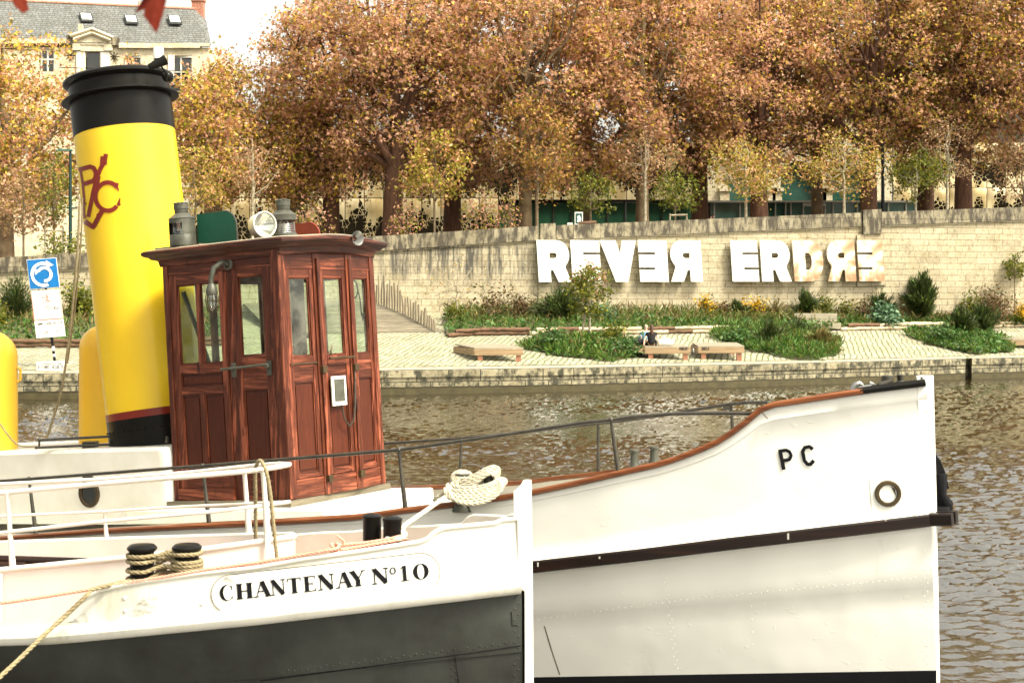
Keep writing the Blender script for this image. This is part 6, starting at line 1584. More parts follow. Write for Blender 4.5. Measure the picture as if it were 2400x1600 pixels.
pk = [(-60, 1424), (0, 1413), (77, 1402), (214, 1380), (344, 1358), (475, 1336), (600, 1318), (700, 1301), (784, 1286)]
rope('mooring_rope', [PX(u, v, capY(max(u, 180)) - .005 - (.0 if u > 200 else .02)) for u, v in pk] + [PX(800, 1277, 8.9), PX(850, 1272, 8.98), PX(905, 1264, 9.02), PX(938, 1256, 9.05), PX(950, 1255, 9.14), PX(938, 1256, 9.2)], .0105, M['rope_pink'], 'long faded pink rope lying along the bulwark cap to the right pair of bollards')
kn = [PX(786 + 9 * math.cos(t) * (1 + .2 * math.sin(3 * t)), 1284 + 10 * math.sin(t * 1.5), 8.88 + .02 * math.sin(2 * t)) for t in np.linspace(0, 12, 26)]
rope('mooring_rope', kn + [PX(800, 1288, 8.88), PX(830, 1283, 8.92), PX(900, 1271, 8.98), PX(944, 1263, 9.05), PX(952, 1263, 9.15)], .0105, M['rope_pink'], 'knot of pink rope with its tail doubled back to the bollards')
rope('mooring_rope', [PX(800, 1280, 8.9), PX(806, 1268, 8.9), PX(796, 1260, 8.9), PX(789, 1254, 8.9)], .008, M['rope_pink'], 'short frayed pink rope end sticking up beside the knot')
rope('mooring_rope', [PX(599, 1262, 9.55), PX(599, 1180, 9.50), PX(598, 1110, 9.45), PX(601, 1090, 9.40), PX(607, 1080, 9.34), PX(614, 1082, 9.28), PX(624, 1105, 9.24), PX(634, 1160, 9.24), PX(640, 1220, 9.24), PX(649, 1306, 9.24)], .0125, M['rope_tan'], 'brown rope hung over the end of the white guard rail with both tails down')
rope('mooring_rope', [PX(918, 1262, 9.18), PX(945, 1258, 9.08), PX(944, 1240, 9.15), PX(953, 1228, 9.4), PX(1000, 1195, 10.4), PX(1050, 1160, 11.15), PX(1062, 1150, 11.3)], .016, M['rope_white'], 'taut white rope from the right pair of bollards up to the tug')
rope('mooring_rope', [PX(905, 1262, 9.05), PX(940, 1262, 9.03), PX(950, 1250, 9.1), PX(935, 1246, 9.2)], .014, M['rope_white'], 'white rope turn round the right bollard above the pink one')
# big coil on the tug gunwale
pts = []; rg = np.random.default_rng(9); Yc = at_u(gun, 1115).y - .02
for i in range(7):
    f = i / 6; cx, cy = 1115 + rg.normal() * 3, 1128 + 14 * f; rx = 52 + 16 * math.sin(f * 3) + rg.normal() * 3; ry = 14 + 24 * f
    for t in np.linspace(0, 2 * math.pi, 15)[:-1]:
        u = cx + rx * math.cos(t); v = cy + ry * math.sin(t) * (1.0 if math.sin(t) > 0 else .45) - (u - 1115) * .12; y = Yc - .02 - .07 * max(0, math.sin(t)) - .012 * i + .14 * (math.sin(t) < 0)
        pts.append(PX(u, v, y))
rope('coiled_rope', pts, .016, M['rope_pale'], 'thick pale rope coiled over the twin bitts on the tug gunwale')
pts = []
for i in range(4):
    for t in np.linspace(0, 2 * math.pi, 17)[:-1]:
        u = 1115 + (55 - 3 * i) * math.sin(t); v = 1112 + 7 * i + (13 + 2 * i) * math.sin(2 * t) - (u - 1115) * .14; pts.append(PX(u, v, Yc + .03 + .03 * math.cos(t) - .015 * i))
rope('coiled_rope', pts, .0155, M['rope_pale'], 'figure-eight turns of pale rope across the top of the twin bitts on the tug')
rope('coiled_rope', [PX(1062, 1143, Yc), PX(1040, 1155, Yc - .02), PX(1022, 1166, Yc - .02), PX(1018, 1172, Yc), PX(1030, 1176, Yc + .02)], .015, M['rope_pale'], 'loose pale rope end left of the coil on the tug')
for u, v in ((1083, 1112), (1147, 1098)):
    mb = MB(); b0 = PX(u, v + 70, Yc + .06); mb.lathe(b0, [(.075, -.05), (.06, 0), (.05, .02), (.05, .20), (.066, .215), (.066, .228), (0, .232)], 20); mb.build('bitt', M['bronze'], tug, smooth=40)
rope('guy_rope', [PX(187, 470, 13.9), PX(183, 560, 13.9), PX(172, 700, 14), PX(157, 830, 14.1), PX(140, 930, 14.2), PX(108, 1030, 14.3)], .012, M['rope_tan'], 'doubled tan guy rope running down left of the yellow funnel')
rope('guy_rope', [PX(193, 465, 13.95), PX(190, 560, 13.95), PX(176, 720, 14.05), PX(158, 850, 14.15)], .008, M['rope_tan'], 'thin second strand beside the tan guy rope left of the funnel')
rope('guy_rope', [PX(-20, 960, 14.0), PX(5, 1000, 14.0), PX(28, 1030, 14.0), PX(50, 1045, 14), PX(90, 1046, 13.95)], .008, M['rope_tan'], 'thin dark rope sagging across the left yellow ventilator')

# ------------------------------------------------------------------ on the quay
def gz(p, d=0): return Vector((p.x, p.y, zg(p.x, p.y) + d))
# wooden ramp with posts
rp = empty('boarded_ramp', PX(950, 770, 77), 'weathered boarded ramp climbing behind the wheelhouse with a palisade of uneven posts', 'boarded ramp')
A0, A1 = PX(640, 800, 73.0), PX(1046, 790, 75.5); B0, B1 = PX(560, 700, 82), PX(872, 706, 80.5); A0.z = A1.z = zg(A1.x, A1.y) + .04
mb = MB(); nb = 34
for i in range(nb):
    f0, f1 = i / nb, (i + .9) / nb; mb.prism([A0.lerp(B0, f0), A1.lerp(B1, f0), A1.lerp(B1, f1), A0.lerp(B0, f1)], (0, 0, -.10))
mb.build('deck_board', M['oldwood'], rp)
mb = MB(); p0, p1 = PX(860, 764, 76.2), PX(968, 770, 76.6); mb.prism([p0, p1, p1 + Vector((0, 1.0, .05)), p0 + Vector((0, 1.0, .05))], (0, 0, .06)); mb.build('crossing_plank', M['oldwood'], rp)
mb = MB()
for u in (880, 930, 965): p = PX(u, 775, 76.7); mb.box(p + Vector((0, .3, -.1)), (.1, .2, .35))
mb.build('plank_support', M['post'], rp)
pr_ = random.Random(4); n_post = 24
for i in range(n_post):
    f = i / (n_post - 1); u = 876 + (1020 - 876) * f; vb = interp([(876, 716), (900, 724), (1020, 772)], u); Y = 81.0 - 5.6 * f
    ht = interp([(0, 1.35), (.12, 1.75), (.3, 1.5), (.5, 1.35), (.7, 1.0), (1, .6)], f) * pr_.uniform(.78, 1.15); b_ = PX(u, vb + 3, Y); r_ = pr_.uniform(.05, .075)
    mb = MB(); mb.tube([b_ - Vector((0, 0, .6)), b_ + Vector((pr_.uniform(-.02, .02), 0, ht * .5)), b_ + Vector((pr_.uniform(-.05, .05), 0, ht))], [r_, r_, r_ * .92], 8); mb.build('post', M['post'], rp, smooth=50)
# log edging
pr_ = random.Random(8); k = 0
def logs(ua, ub, lab):
    e = empty('log_edging', bedpt((ua + ub) / 2, 0), lab, 'log edging', 'stacked log edging along the beds'); u = ua
    while u < ub:
        L = pr_.uniform(38, 80)
        for lv in (0, 1):
            du = lv * 17; a, b = bedpt(u + du, -.04), bedpt(min(ub, u + du + L), -.04); r_ = pr_.uniform(.075, .115); mb = MB(); n = 7
            pts = [a.lerp(b, i / n) + Vector((0, pr_.uniform(-.03, .03), .0 + lv * .19 + pr_.uniform(-.02, .02))) for i in range(n + 1)]
            mb.tube(pts, [r_ * pr_.uniform(.85, 1.1) for _ in pts], 8); mb.build('log', M['logwood'] if pr_.random() < .6 else M['logdark'], e, smooth=50)
        u += L * .96
M['logwood'] = pm('bleached_log', (.50, .42, .29), .85, col2=(.26, .19, .11), vs=3, stretch=(.5, 1, 4)); M['logdark'] = pm('dark_log', (.13, .07, .04), .85, col2=(.07, .04, .02), vs=4)
lw_, M['logwood'] = M['logwood'], M['logdark']; logs(-40, 560, 'dark log edging behind the mooring sign'); logs(1050, 1240, 'dark log edging right of the boarded ramp'); M['logwood'] = lw_
logs(1240, 1500, 'log edging behind the forked small tree'); logs(1500, 1860, 'pale log edging right of the seated couple'); logs(1970, 2240, 'pale log edging right of the grey bench'); logs(2245, 2470, 'pale log edging at the right edge')
# low timber benches
def lowbench(u0, u1, vtop, vbase, depth, label, skew=0, rot=0, plank_extra=0):
    mid = ground_at((u0 + u1) / 2, vbase); Y = mid.y; s_ = Y / F; e = empty('timber_bench', mid, label, 'bench', 'low timber benches on the paving')
    x0, x1 = (u0 - 1200) * s_, (u1 - 1200) * s_; zt = zat(vtop, Y); g0 = mid.z; h_ = max(.38, zt - g0); zt = g0 + h_
    mb = MB(); th = .26
    for i in range(5): y0 = Y + depth * i / 5; mb.prism([Vector((x0 + skew * i / 5, y0, zt + i * .02)), Vector((x1 + skew * i / 5, y0, zt + i * .02)), Vector((x1 + skew * (i + .9) / 5, y0 + depth * .18, zt + i * .02)), Vector((x0 + skew * (i + .9) / 5, y0 + depth * .18, zt + i * .02))], (0, 0, -.06))
    mb.build('seat', M['benchgrey'], e)
    mb = MB(); mb.box(((x0 + x1) / 2, Y - .03, zt - .07 - th / 2), (x1 - x0, .06, th)); mb.box(((x0 + x1) / 2 + skew, Y + depth - .05, zt - .02 - th / 2), (x1 - x0, .06, th)); mb.build('apron', M['bench'], e)
    for x in (x0 + .25, x1 - .22):
        for yy in (Y + .08, Y + depth - .25): mb = MB(); mb.box((x + (skew if yy > Y + .3 else 0), yy, (g0 + zt) / 2 - .15), (.22, .2, zt - g0 + .1)); mb.build('leg', M['benchleg'], e)
    mb = MB(); mb.prism([Vector((x0, Y - .02, zt - .34)), Vector((x0, Y - .02, zt - .075)), Vector((x0 + skew, Y + depth, zt - .03)), Vector((x0 + skew, Y + depth, zt - .3))], (-.05, 0, 0)); mb.build('end_board', M['bench'], e)
    return e, x0, x1, Y, zt
lowbench(1112, 1227, 814, 846, 2.4, 'low timber bench standing alone on the paving left of the mounds', skew=-.95)
be1 = lowbench(1512, 1618, 811, 842, 2.5, 'low timber bench with the seated couple and scribbles on its front', skew=-.5)
be2 = lowbench(1636, 1744, 810, 843, 2.5, 'low timber bench right of the couple, reaching into the grass mound')
lowbench(2355, 2520, 794, 818, 1.5, 'low timber bench cut by the right edge beside the right mound', skew=-.9)
mb = MB(); p = PX(1498, 818, be1[3] + .5); mb.box(p, (.7, .9, .26)); tag(mb.build('seat_extension', M['bench'], be1[0]))
M['ink'] = pm('dark_marker_ink', (.04, .035, .03), .8, bstr=0)
def scribble(text, u0, u1, v0, v1, Y, mat, parent, name='lettering', rot=0, w_=1.1, off=0):
    "simple capital strokes on a flat upright face"
    G = {'T': ['01 21', '11 10... '], }
    S_ = {'A': [(0, 0, .5, 1), (.5, 1, 1, 0), (.2, .4, .8, .4)], 'C': [(1, .9, .3, 1), (.3, 1, 0, .5), (0, .5, .3, 0), (.3, 0, 1, .1)], 'D': [(0, 0, 0, 1), (0, 1, .8, .8), (.8, .8, .8, .2), (.8, .2, 0, 0)], 'E': [(0, 0, 0, 1), (0, 1, .9, 1), (0, .5, .7, .5), (0, 0, .9, 0)],
          'F': [(0, 0, 0, 1), (0, 1, .9, 1), (0, .5, .7, .5)], 'I': [(.4, 0, .4, 1)], 'L': [(0, 1, 0, 0), (0, 0, .8, 0)], 'N': [(0, 0, 0, 1), (0, 1, .9, 0), (.9, 0, .9, 1)], 'S': [(.9, .95, .1, .85), (.1, .85, .1, .55), (.1, .55, .85, .45), (.85, .45, .85, .1), (.85, .1, 0, .05)],
          'T': [(0, 1, 1, 1), (.5, 1, .5, 0)], 'U': [(0, 1, 0, .1), (0, .1, .9, .1), (.9, .1, .9, 1)], 'X': [(0, 0, .9, 1), (0, 1, .9, 0)], 'V': [(0, 1, .5, 0), (.5, 0, 1, 1)], 'O': [(0, 0, 0, 1), (0, 1, .9, 1), (.9, 1, .9, 0), (.9, 0, 0, 0)], 'R': [(0, 0, 0, 1), (0, 1, .9, .8), (.9, .8, 0, .5), (.2, .5, .9, 0)],
          'M': [(0, 0, 0, 1), (0, 1, .5, .3), (.5, .3, 1, 1), (1, 1, 1, 0)], 'P': [(0, 0, 0, 1), (0, 1, .9, .8), (.9, .8, 0, .5)], '>': [(0, .1, 0, .9), (0, .9, .7, .5), (.7, .5, 0, .1)], ' ': []}
    mb = MB(); n = len(text); cw = (u1 - u0) / n; k = 0
    for i, ch in enumerate(text):
        for x0, y0, x1, y1 in S_.get(ch, []):
            k += 1; a = PX(u0 + cw * (i + .1 + .75 * x0), v1 - (v1 - v0) * y0 + rot * (i + x0) / n, Y - .001 * (k % 5) - off); b = PX(u0 + cw * (i + .1 + .75 * x1), v1 - (v1 - v0) * y1 + rot * (i + x1) / n, Y - .001 * (k % 5) - off)
            d = (b - a).normalized() ; q_ = Vector((-d.z, 0, d.x)) * (w_ * Y / F / 2); mb.prism([a - q_, b - q_, b + q_, a + q_], (0, .002, 0))
    return mb.build(name, mat, parent)
scribble('VINDSAPI', 1592, 1614, 813, 820, be1[3] - .07, M['ink'], be1[0], 'scribble')
scribble('MURIA', 1645, 1662, 813, 820, be2[3] - .07, M['ink'], be2[0], 'scribble')
# grey backed bench
g0 = ground_at(1915, 772); Y = g0.y; s_ = Y / F; bb = empty('park_bench', g0, 'grey weathered bench with a backrest against the planted bed', 'bench')
mb = MB()
for v0, v1, yo in ((734, 746, .55), (747, 757, .52)): a = PX(1862, v0, Y + yo); b = PX(1962, v1, Y + yo); mb.prism([a, Vector((b.x, a.y, a.z)), b, Vector((a.x, a.y, b.z))], (0, .07, 0))
mb.build('backrest', M['benchgrey'], bb)
mb = MB(); a = PX(1872, 757, Y); b = PX(1971, 771, Y); mb.prism([a, Vector((b.x, Y, a.z)), b, Vector((a.x, Y, b.z))], (0, .55, 0)); mb.build('seat', M['benchgrey'], bb, bevel=.01)
mb = MB()
for u in (1880, 1953): mb.box(PX(u, 760, Y + .6), (.10, .08, .5))
mb.build('back_post', M['benchgrey'], bb)
for u in (1885, 1955): mb = MB(); mb.box(PX(u, 778, Y + .25), (.16, .35, .45)); mb.build('leg', M['rub'], bb)
# mooring sign on the quay edge
sg = ground_at(117, 862); Y = sg.y; tilt = R(7.0)
sp = empty('mooring_sign', sg, 'tilted post with blue turning-area sign above white TUNNEL SAINT FELIX panels', 'sign')
M['blue'] = pm('sign_blue', (.008, .14, .38), .4, bstr=0); M['pinkborder'] = pm('pink_sign_border', (.75, .35, .30), .5, bstr=0)
def SGN(du, dv, y=0): "sign frame: du right, dv down from (101, 641), tilted"; return PX(101 + du * math.cos(R(4)) + dv * math.sin(tilt), 641 + dv * math.cos(tilt) - du * math.sin(R(4.5)), Y - y)
mb = MB(); mb.tube([SGN(2, -30, -.06), SGN(2, 205, -.06), SGN(2, 232, -.06)], .055, 8); mb.build('pole', M['boot'], sp)
mb = MB(); mb.tube([SGN(2, 172, -.06), SGN(2, 182, -.06)], .06, 8); mb.tube([SGN(2, 190, -.06), SGN(2, 196, -.06)], .06, 8); mb.build('sticker', M['sign'], sp)
def plate(name, x0, x1, y0, y1, mat, parent, off=0, th=.03): mb = MB(); mb.prism([SGN(x0, y0, off), SGN(x1, y0, off), SGN(x1, y1, off), SGN(x0, y1, off)], (0, th, 0)); return mb.build(name, mat, parent)
bp_ = plate('blue_panel', -34, 34, -34, 34, M['blue'], sp, .0); plate('panel_edge', -35, 35, -35, 35, M['sign'], bp_, -.012)
mb = MB()
def sarc(cx, cy, r_, a0, a1, w_): 
    P = [[SGN(cx + (r_ + k * w_ / 2) * math.cos(R(a)), cy - (r_ + k * w_ / 2) * math.sin(R(a)), .012) for k in (-1, 1)] for a in np.linspace(a0, a1, 28)]; mb.grid(P)
sarc(0, 2, 26, 62, 290, 7); sarc(3, 2, 15.5, 150, -100, 7)
for tri in ([(10, -31), (27, -18), (10, -13)][:], [(-19, 2), (-19, -14), (-7, -6)]): mb.add([SGN(x, y, .0125) for x, y in tri], [(0, 1, 2)])
mb.build('turning_arrows', M['sign'], bp_)
p1 = plate('white_panel', -34, 34, 39, 108, M['sign'], sp); p2 = plate('white_panel', -34, 34, 109.5, 150, M['sign'], sp)
mb = MB()
for x0, x1, y0, y1 in ((-34, -31.5, 40, 108), (31.5, 34, 40, 108), (-31, 31, 106, 108)): mb.prism([SGN(x0, y0, .006), SGN(x1, y0, .006), SGN(x1, y1, .006), SGN(x0, y1, .006)], (0, .003, 0))
mb.build('border', M['pinkborder'], p1)
def sstroke(mb, P, w_, off=.008):
    for i, (a, b) in enumerate(zip(P, P[1:])):
        d = math.hypot(b[0] - a[0], b[1] - a[1]) or 1; nx, ny = -(b[1] - a[1]) / d * w_ / 2, (b[0] - a[0]) / d * w_ / 2; o_ = off + .0004 * (i % 4)
        mb.add([SGN(a[0] + nx, a[1] + ny, o_), SGN(b[0] + nx, b[1] + ny, o_), SGN(b[0] - nx, b[1] - ny, o_), SGN(a[0] - nx, a[1] - ny, o_)], [(0, 1, 2, 3)])
M['redink'] = pm('red_marker_ink', (.75, .16, .10), .6, bstr=0)
mb = MB(); sstroke(mb, [(-3, 46), (-9, 57), (6, 56), (0, 48), (3, 62), (-4, 60), (8, 66), (-10, 68)], 1.4); sstroke(mb, [(10, 48), (13, 48)], 1.6); sstroke(mb, [(2, 62), (14, 70)], 1.2); sstroke(mb, [(-10, 74), (-9, 82)], 1.2); sstroke(mb, [(-4, 82), (0, 73), (8, 76), (10, 82), (2, 85), (0, 78), (6, 79)], 1.1); mb.build('red_scribble', M['redink'], p1)
mb = MB(); sstroke(mb, [(14, 88), (17, 82), (21, 86), (25, 81), (29, 86)], 1.3); sstroke(mb, [(6, 103), (11, 101)], 1.4); sstroke(mb, [(14, 82), (22, 79)], 1.2); mb.build('black_scribble', M['ink'], p1)
mb = MB(); LT = 'TUNNEL SAINT FELIX'; SB = {'T': [(0, 1, 1, 1), (.5, 1, .5, 0)], 'U': [(0, 1, 0, 0), (0, 0, .9, 0), (.9, 0, .9, 1)], 'N': [(0, 0, 0, 1), (0, 1, .9, 0), (.9, 0, .9, 1)], 'E': [(0, 0, 0, 1), (0, 1, .9, 1), (0, .5, .7, .5), (0, 0, .9, 0)], 'L': [(0, 1, 0, 0), (0, 0, .8, 0)], 'S': [(.9, .95, .1, .85), (.1, .85, .1, .55), (.1, .55, .85, .45), (.85, .45, .85, .1), (.85, .1, 0, .05)], 'A': [(0, 0, .5, 1), (.5, 1, 1, 0), (.2, .4, .8, .4)], 'I': [(.4, 0, .4, 1)], 'F': [(0, 0, 0, 1), (0, 1, .9, 1), (0, .5, .7, .5)], 'X': [(0, 0, .9, 1), (0, 1, .9, 0)]}
for i, ch in enumerate(LT):
    for x0, y0, x1, y1 in SB.get(ch, []): cw = 55 / len(LT); sstroke(mb, [(-30 + cw * (i + .1 + .75 * x0), 119.5 - 5 * y0), (-30 + cw * (i + .1 + .75 * x1), 119.5 - 5 * y1)], .8)
mb.add([SGN(27, 114, .009), SGN(31, 117, .009), SGN(27, 120, .009)], [(0, 1, 2)])
sstroke(mb, [(-1, 121), (4, 122), (7, 120)], 1.0); sstroke(mb, [(22, 130), (24, 132), (29, 129)], 1.2); sstroke(mb, [(-14, 138), (-4, 138)], 2.0); sstroke(mb, [(12, 137), (22, 136)], 1.2); sstroke(mb, [(-25, 136), (-23, 136)], 2.0); mb.build('lettering', M['ink'], p2)
e = empty('notice_board', PX(121, 866, Y - 1.2), 'small white lettered board at the foot of the mooring sign on the quay edge', 'sign'); Yb = Y - 1.2
mb = MB(); a, b = PX(86, 847, Yb), PX(152, 868, Yb); mb.prism([a, Vector((b.x, Yb, a.z + .03)), b, Vector((a.x, Yb, b.z))], (0, .02, 0)); mb.build('board', M['sign'], e)
scribble('DISTANCE SECURITE', 89, 150, 856, 863, Yb, M['ink'], e, 'lettering', off=.006, w_=.9); scribble('CONSERVE UNE', 98, 146, 850, 854, Yb, M['ink'], e, 'lettering', off=.006, w_=.6)
# street lamps
for u, vt, lab, hd in ((165, 352, 'dark green street lamp post with a flat head left of the funnel', 1), (2069, 335, 'black lamp post right of the right wall pier', 0)):
    p = street(u, 3.5); zt = zat(vt, p.y); e = empty('street_lamp', p, lab, 'street lamp', 'lamp posts above the wall')
    mb = MB(); mb.tube([p, p + Vector((0, 0, 1.2)), Vector((p.x, p.y, zt))], [.13, .10, .07] if hd else [.13, .11, .09], 12); mb.build('pole', pm('lamp_post_green', (.01, .03, .025), .4) if hd else M['boot'], e, smooth=50)
    if hd: mb = MB(); mb.box((p.x - .3, p.y, zt), (.9, .3, .10), taper=.7); mb.box((p.x + .05, p.y, zt - 3.1), (.5, .08, .08)); mb.build('lamp_head', M['teal'], e)
# street furniture behind the wall
p = street(1558, 2.5); e = empty('tree_rack', p, 'low wooden trestle beside the small green tree behind the wall', 'trestle'); zt = zat(505, p.y)
mb = MB(); mb.tube([Vector((p.x + .3, p.y, zt)), Vector((p.x + 1.3, p.y, zt + .03))], .06, 8); mb.build('rail', M['post'], e)
for dx in (.3, 1.25): mb = MB(); mb.tube([Vector((p.x + dx, p.y, zt - 1.3)), Vector((p.x + dx, p.y, zt + .1))], .05, 8); mb.build('leg', M['post'], e)
p = street(1357, 2.4); e = empty('poster_board', p, 'upright framed poster with a pale figure behind the wall coping', 'poster board')
mb = MB(); a, b = PX(1347, 497, p.y), PX(1366, 526, p.y); mb.prism([a, Vector((b.x, p.y, a.z)), b, Vector((a.x, p.y, b.z))], (0, .06, 0)); mb.box(((a.x + b.x) / 2, p.y + .03, b.z - .4), (.06, .05, .8)); mb.build('frame', M['sign'], e)
mb = MB(); a, b = PX(1349, 500, p.y - .01), PX(1364, 524, p.y - .01); mb.prism([a, Vector((b.x, a.y, a.z)), b, Vector((a.x, a.y, b.z))], (0, .012, 0)); po = mb.build('poster', M['teal'], e)
mb = MB(); mb.add([PX(u, v, p.y - .014) for u, v in ((1352, 520), (1360, 521), (1362, 512), (1358, 504), (1353, 507), (1354, 514))], [(0, 1, 2, 3, 4, 5)]); mb.build('poster_figure', M['whitecloth'], po)
p = street(1335, 2.0); e = empty('menu_board', p, 'small white lettered placard just left of the framed poster', 'sign'); mb = MB(); a, b = PX(1330, 522, p.y), PX(1342, 533, p.y); mb.prism([a, Vector((b.x, p.y, a.z)), b, Vector((a.x, p.y, b.z))], (0, .03, 0)); mb.build('board', M['sign'], e)
mb = MB(); mb.box(((a.x + b.x) / 2, p.y + .05, b.z - .3), (.04, .04, .6)); mb.build('stake', M['post'], e)
mb = MB(); [mb.box(((a.x + b.x) / 2, p.y - .003, a.z - .06 - .06 * i), (.2, .004, .018)) for i in range(3)]; mb.build('text_lines', M['ink'], e)
p = street(1378, 1.8); mb = MB(); mb.tube([PX(1357, 524, p.y), PX(1398, 522, p.y)], .12, 10); mb.box(PX(1380, 529, p.y), (1.0, .3, .12)); tag(mb.build('fallen_log', M['logdark'], None, smooth=40), 'dark log lying along the coping under the small green tree', 'log')
p = street(127, 4); e = empty('tree_stakes', p, 'two tall white wooden stakes tied round the bare-stemmed young tree', 'tree stakes')
for u in (106, 148): mb = MB(); a = PX(u, 532, p.y); mb.tube([a - Vector((0, 0, 2.2)), a], .055, 8); mb.build('stake', M['benchgrey'], e)
mb = MB(); mb.tube([PX(106, 540, p.y), PX(148, 542, p.y)], .04, 6); mb.build('crossbar', M['benchgrey'], e)
mb = MB(); p = bedpt(2235, .25); a, b = PX(2222, 732, p.y), PX(2256, 752, p.y); mb.prism([Vector((a.x, p.y, b.z - .2)), Vector((a.x + .3, p.y, a.z)), Vector((b.x, p.y, a.z)), Vector((b.x + .25, p.y, b.z - .2))], (0, .35, 0)); tag(mb.build('planter_box', M['boot'], None), 'small dark wedge-shaped box in the bed left of the right broom plants', 'box')

# ------------------------------------------------------------------ people
def skin_body(name, verts, edges, radii, mat, parent, sub=1):
    me = bpy.data.meshes.new(name); off = root_loc(parent); me.from_pydata([tuple(Vector(v) - off) for v in verts], edges, []); me.materials.append(mat)
    o = bpy.data.objects.new(name, me); COL.objects.link(o); o.parent = parent
    sk = o.modifiers.new('skin', 'SKIN'); sl = me.skin_vertices[0].data
    for d, r_ in zip(sl, radii): d.radius = (r_, r_) if not hasattr(r_, '__len__') else r_
    sl[0].use_root = True; sk.use_smooth_shade = True
    s_ = o.modifiers.new('sub', 'SUBSURF'); s_.levels = sub; s_.render_levels = sub
    return o
def sitting(label, loc, face, cloth, trousers, hairlen, lean, arms, s=1.0, sleeves=.25):
    "seated person; loc = seat point, face = heading in degrees (0 = +x)"
    loc = Vector(loc); f = Vector((math.cos(R(face)), math.sin(R(face)), 0)); l = Vector((-f.y, f.x, 0)); Z = Vector((0, 0, 1))
    def q(a, b, c): return loc + (f * a + l * b + Z * c) * s
    e = empty('person', loc, label, 'person', None)
    neck = q(lean, 0, .56); head = q(lean + .03, 0, .76)
    V = [q(0, 0, .10), q(lean * .4, 0, .30), q(lean * .9, 0, .50), neck, q(lean + .01, 0, .64), head, q(lean + .02, 0, .84)]
    E = [(0, 1), (1, 2), (2, 3), (3, 4), (4, 5), (5, 6)]; RR = [.15, .13, .14, .06, .052, .085, .07]
    arm_i = []
    for sd, (el, ha) in zip((1, -1), arms):
        k = len(V); V += [q(lean, .17 * sd, .49), q(*el), q(*ha), q(ha[0] + .05, ha[1], ha[2] - .03)]; E += [(2, k), (k, k + 1), (k + 1, k + 2), (k + 2, k + 3)]; RR += [.055, .042, .032, .035]; arm_i.append(k)
        k = len(V); V += [q(.05, .09 * sd, .08), q(.44, .12 * sd, .10), q(.50, .12 * sd, -.34), q(.62, .12 * sd, -.38)]; E += [(0, k), (k, k + 1), (k + 1, k + 2), (k + 2, k + 3)]; RR += [.085, .065, .045, .04]
    body = skin_body('body', V, E, RR, M['skin'], e)
    Vs = [q(-.01, 0, .00), q(lean * .4, 0, .28), q(lean * .9, 0, .49), q(lean * .98, 0, .565)]; Es = [(0, 1), (1, 2), (2, 3)]; Rs = [(.21, .17), (.185, .16), (.20, .15), .07]
    for sd, (el, ha) in zip((1, -1), arms):
        a = q(lean, .18 * sd, .50); b = q(*el); k = len(Vs); Vs += [a, a.lerp(b, sleeves * 2)]; Es += [(2, k), (k, k + 1)]; Rs += [.075, .062]
        if sleeves > .45: Vs += [q(*ha)]; Es += [(k + 1, k + 2)]; Rs += [.042]
    skin_body('top', Vs, Es, Rs, cloth, e)
    Vt = [q(0, 0, .07)]; Et = []; Rt = [.165]
    for sd in (1, -1): k = len(Vt); Vt += [q(.10, .09 * sd, .08), q(.45, .12 * sd, .10), q(.505, .12 * sd, -.28)]; Et += [(0, k), (k, k + 1), (k + 1, k + 2)]; Rt += [.10, .078, .058]
    skin_body('trousers', Vt, Et, Rt, trousers, e)
    Vh = [q(lean + .0, 0, .86), q(lean - .02, 0, .78), q(lean - .05, 0, .66)]; Rh = [.075, .10, .09]
    if hairlen: Vh += [q(lean - .09, 0, .55), q(lean - .11, 0, .42)]; Rh += [(.085, .05), (.06, .035)]
    skin_body('hair', Vh, [(i, i + 1) for i in range(len(Vh) - 1)], Rh, M['hair'], e)
    # face: nose, eyes, mouth
    mb = MB(); mb.sphere(q(lean + .125, 0, .755), .014 * s, seg=6, rings=4); [mb.sphere(q(lean + .108, .032 * d, .785), .009 * s, seg=6, rings=4) for d in (1, -1)]; mb.tube([q(lean + .112, .022, .72), q(lean + .112, -.022, .72)], .004 * s, 5); mb.build('face', M['skin'], e)
    return e
bY, bz_ = be1[3], be1[4]
px_w = (1529 - 1200) * bY / F
sitting('seated person with long brown hair in a black short-sleeved top, back turned', (px_w, bY + .35, bz_ + .02), 92, M['blackcloth'], M['blackcloth'], True, .05, [((-.02, .30, .26), (-.10, .34, .03)), ((-.02, -.28, .28), (-.08, -.30, .04))], 1.08)
sitting('person in a light blue top, mostly hidden by the woman in black', (px_w - .20, bY + 1.05, bz_ + .04), 268, M['bluecloth'], M['tancloth'], False, .10, [((.10, -.30, .30), (.28, -.20, .35)), ((.10, .36, .30), (.30, .30, .40))], 1.08, sleeves=.5)
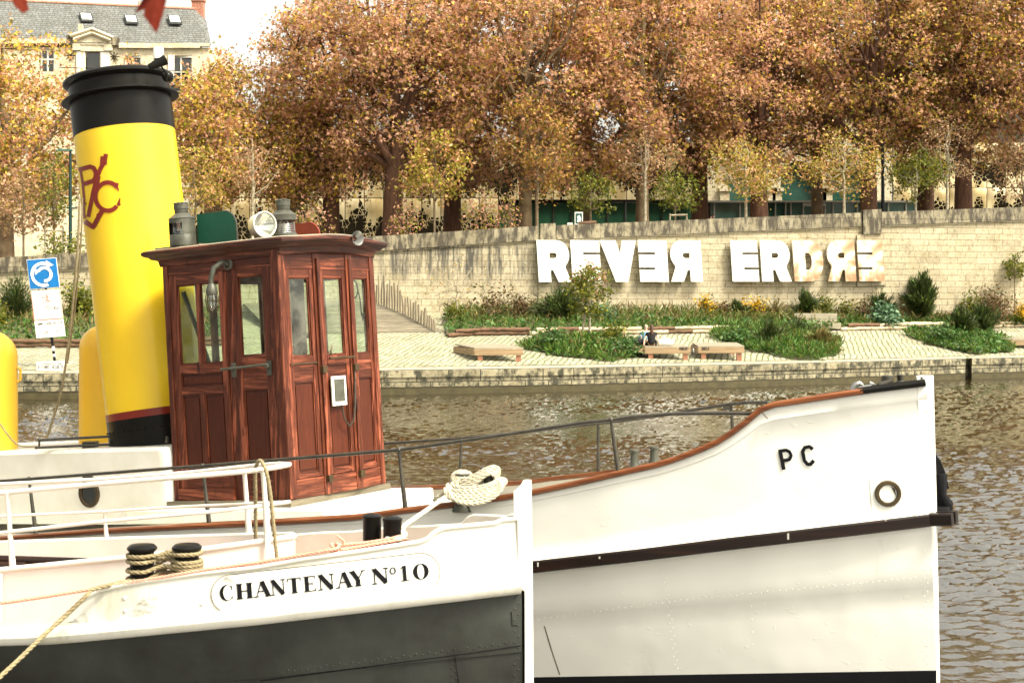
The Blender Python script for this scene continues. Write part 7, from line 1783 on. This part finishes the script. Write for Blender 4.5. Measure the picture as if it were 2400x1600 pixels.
# passer-by behind the wall
p = street(1669, 1.9); pw = empty('person', p, 'passer-by with short dark hair, only the head showing above the coping', 'person')
zt = zat(505, p.y); 
def Q(x, y, z): return Vector((p.x + x, p.y + y, zt - 1.72 + z))
skin_body('body', [Q(0, 0, .95), Q(0, 0, 1.2), Q(0, 0, 1.42), Q(-.01, 0, 1.50), Q(-.03, 0, 1.58), Q(-.02, 0, 1.68), Q(.0, .18, 1.40), Q(.04, .24, 1.12), Q(-.08, .22, .9), Q(0, -.18, 1.40), Q(-.04, -.24, 1.12), Q(.06, -.22, .9), Q(.02, .10, .5), Q(.1, .10, .05), Q(-.04, -.1, .5), Q(-.12, -.1, .05)],
          [(0, 1), (1, 2), (2, 3), (3, 4), (4, 5), (2, 6), (6, 7), (7, 8), (2, 9), (9, 10), (10, 11), (0, 12), (12, 13), (0, 14), (14, 15)], [.13, .13, .14, .055, .09, .08, .055, .045, .035, .055, .045, .035, .08, .05, .08, .05], M['skin'], pw)
skin_body('top', [Q(0, 0, .95), Q(0, 0, 1.2), Q(0, 0, 1.41), Q(0, .19, 1.40), Q(.04, .25, 1.1), Q(0, -.19, 1.40), Q(-.04, -.25, 1.1)], [(0, 1), (1, 2), (2, 3), (3, 4), (2, 5), (5, 6)], [.16, .15, .15, .07, .06, .07, .06], M['whitecloth'], pw)
skin_body('hair', [Q(.02, 0, 1.66), Q(.01, 0, 1.72), Q(.05, 0, 1.60)], [(0, 1), (0, 2)], [.10, .07, .07], M['hair'], pw)
mb = MB(); mb.sphere(Q(-.125, 0, 1.60), .018, seg=6, rings=4); mb.build('nose', M['skin'], pw)
# bags on the bench
def lump(name, c, sc_, mat, label, seed, cat):
    r_ = np.random.default_rng(seed); mb = MB(); mb.sphere(c, 1, sc_, 14, 9); v = []
    for x, y, z in mb.v: d = (Vector((x, y, z)) - Vector(c)); k = 1 + .12 * math.sin(d.x * 17 + seed) * math.sin(d.z * 21) + .08 * math.sin(d.y * 25 + d.x * 9); v.append(tuple(Vector(c) + d * k))
    mb.v = v; mb.tube([Vector(c) + Vector((-sc_[0] * .5, 0, sc_[2] * .8)), Vector(c) + Vector((0, 0, sc_[2] * 1.45)), Vector(c) + Vector((sc_[0] * .4, 0, sc_[2] * .8))], .02, 6); return tag(mb.build(name, mat, None, smooth=60), label, cat)
lump('bag', (px_w - .62, bY + .6, bz_ + .17), (.30, .22, .18), M['blackcloth'], 'black bag slumped on the bench left of the couple', 1, 'bag')
lump('shopping_bag', (px_w + .62, bY + .5, bz_ + .15), (.42, .25, .16), M['whitecloth'], 'crumpled white bag and clothes on the bench right of the couple', 2, 'bag')
mb = MB(); mb.lathe((be1[2] + .15, bY + .2, bz_ - .28), [(.04, 0), (.045, .12), (.03, .15), (.02, .17), (.022, .2), (0, .2)], 12); tag(mb.build('bottle', M['steel'], None, smooth=50), 'small steel bottle in the gap between the two middle benches', 'bottle')
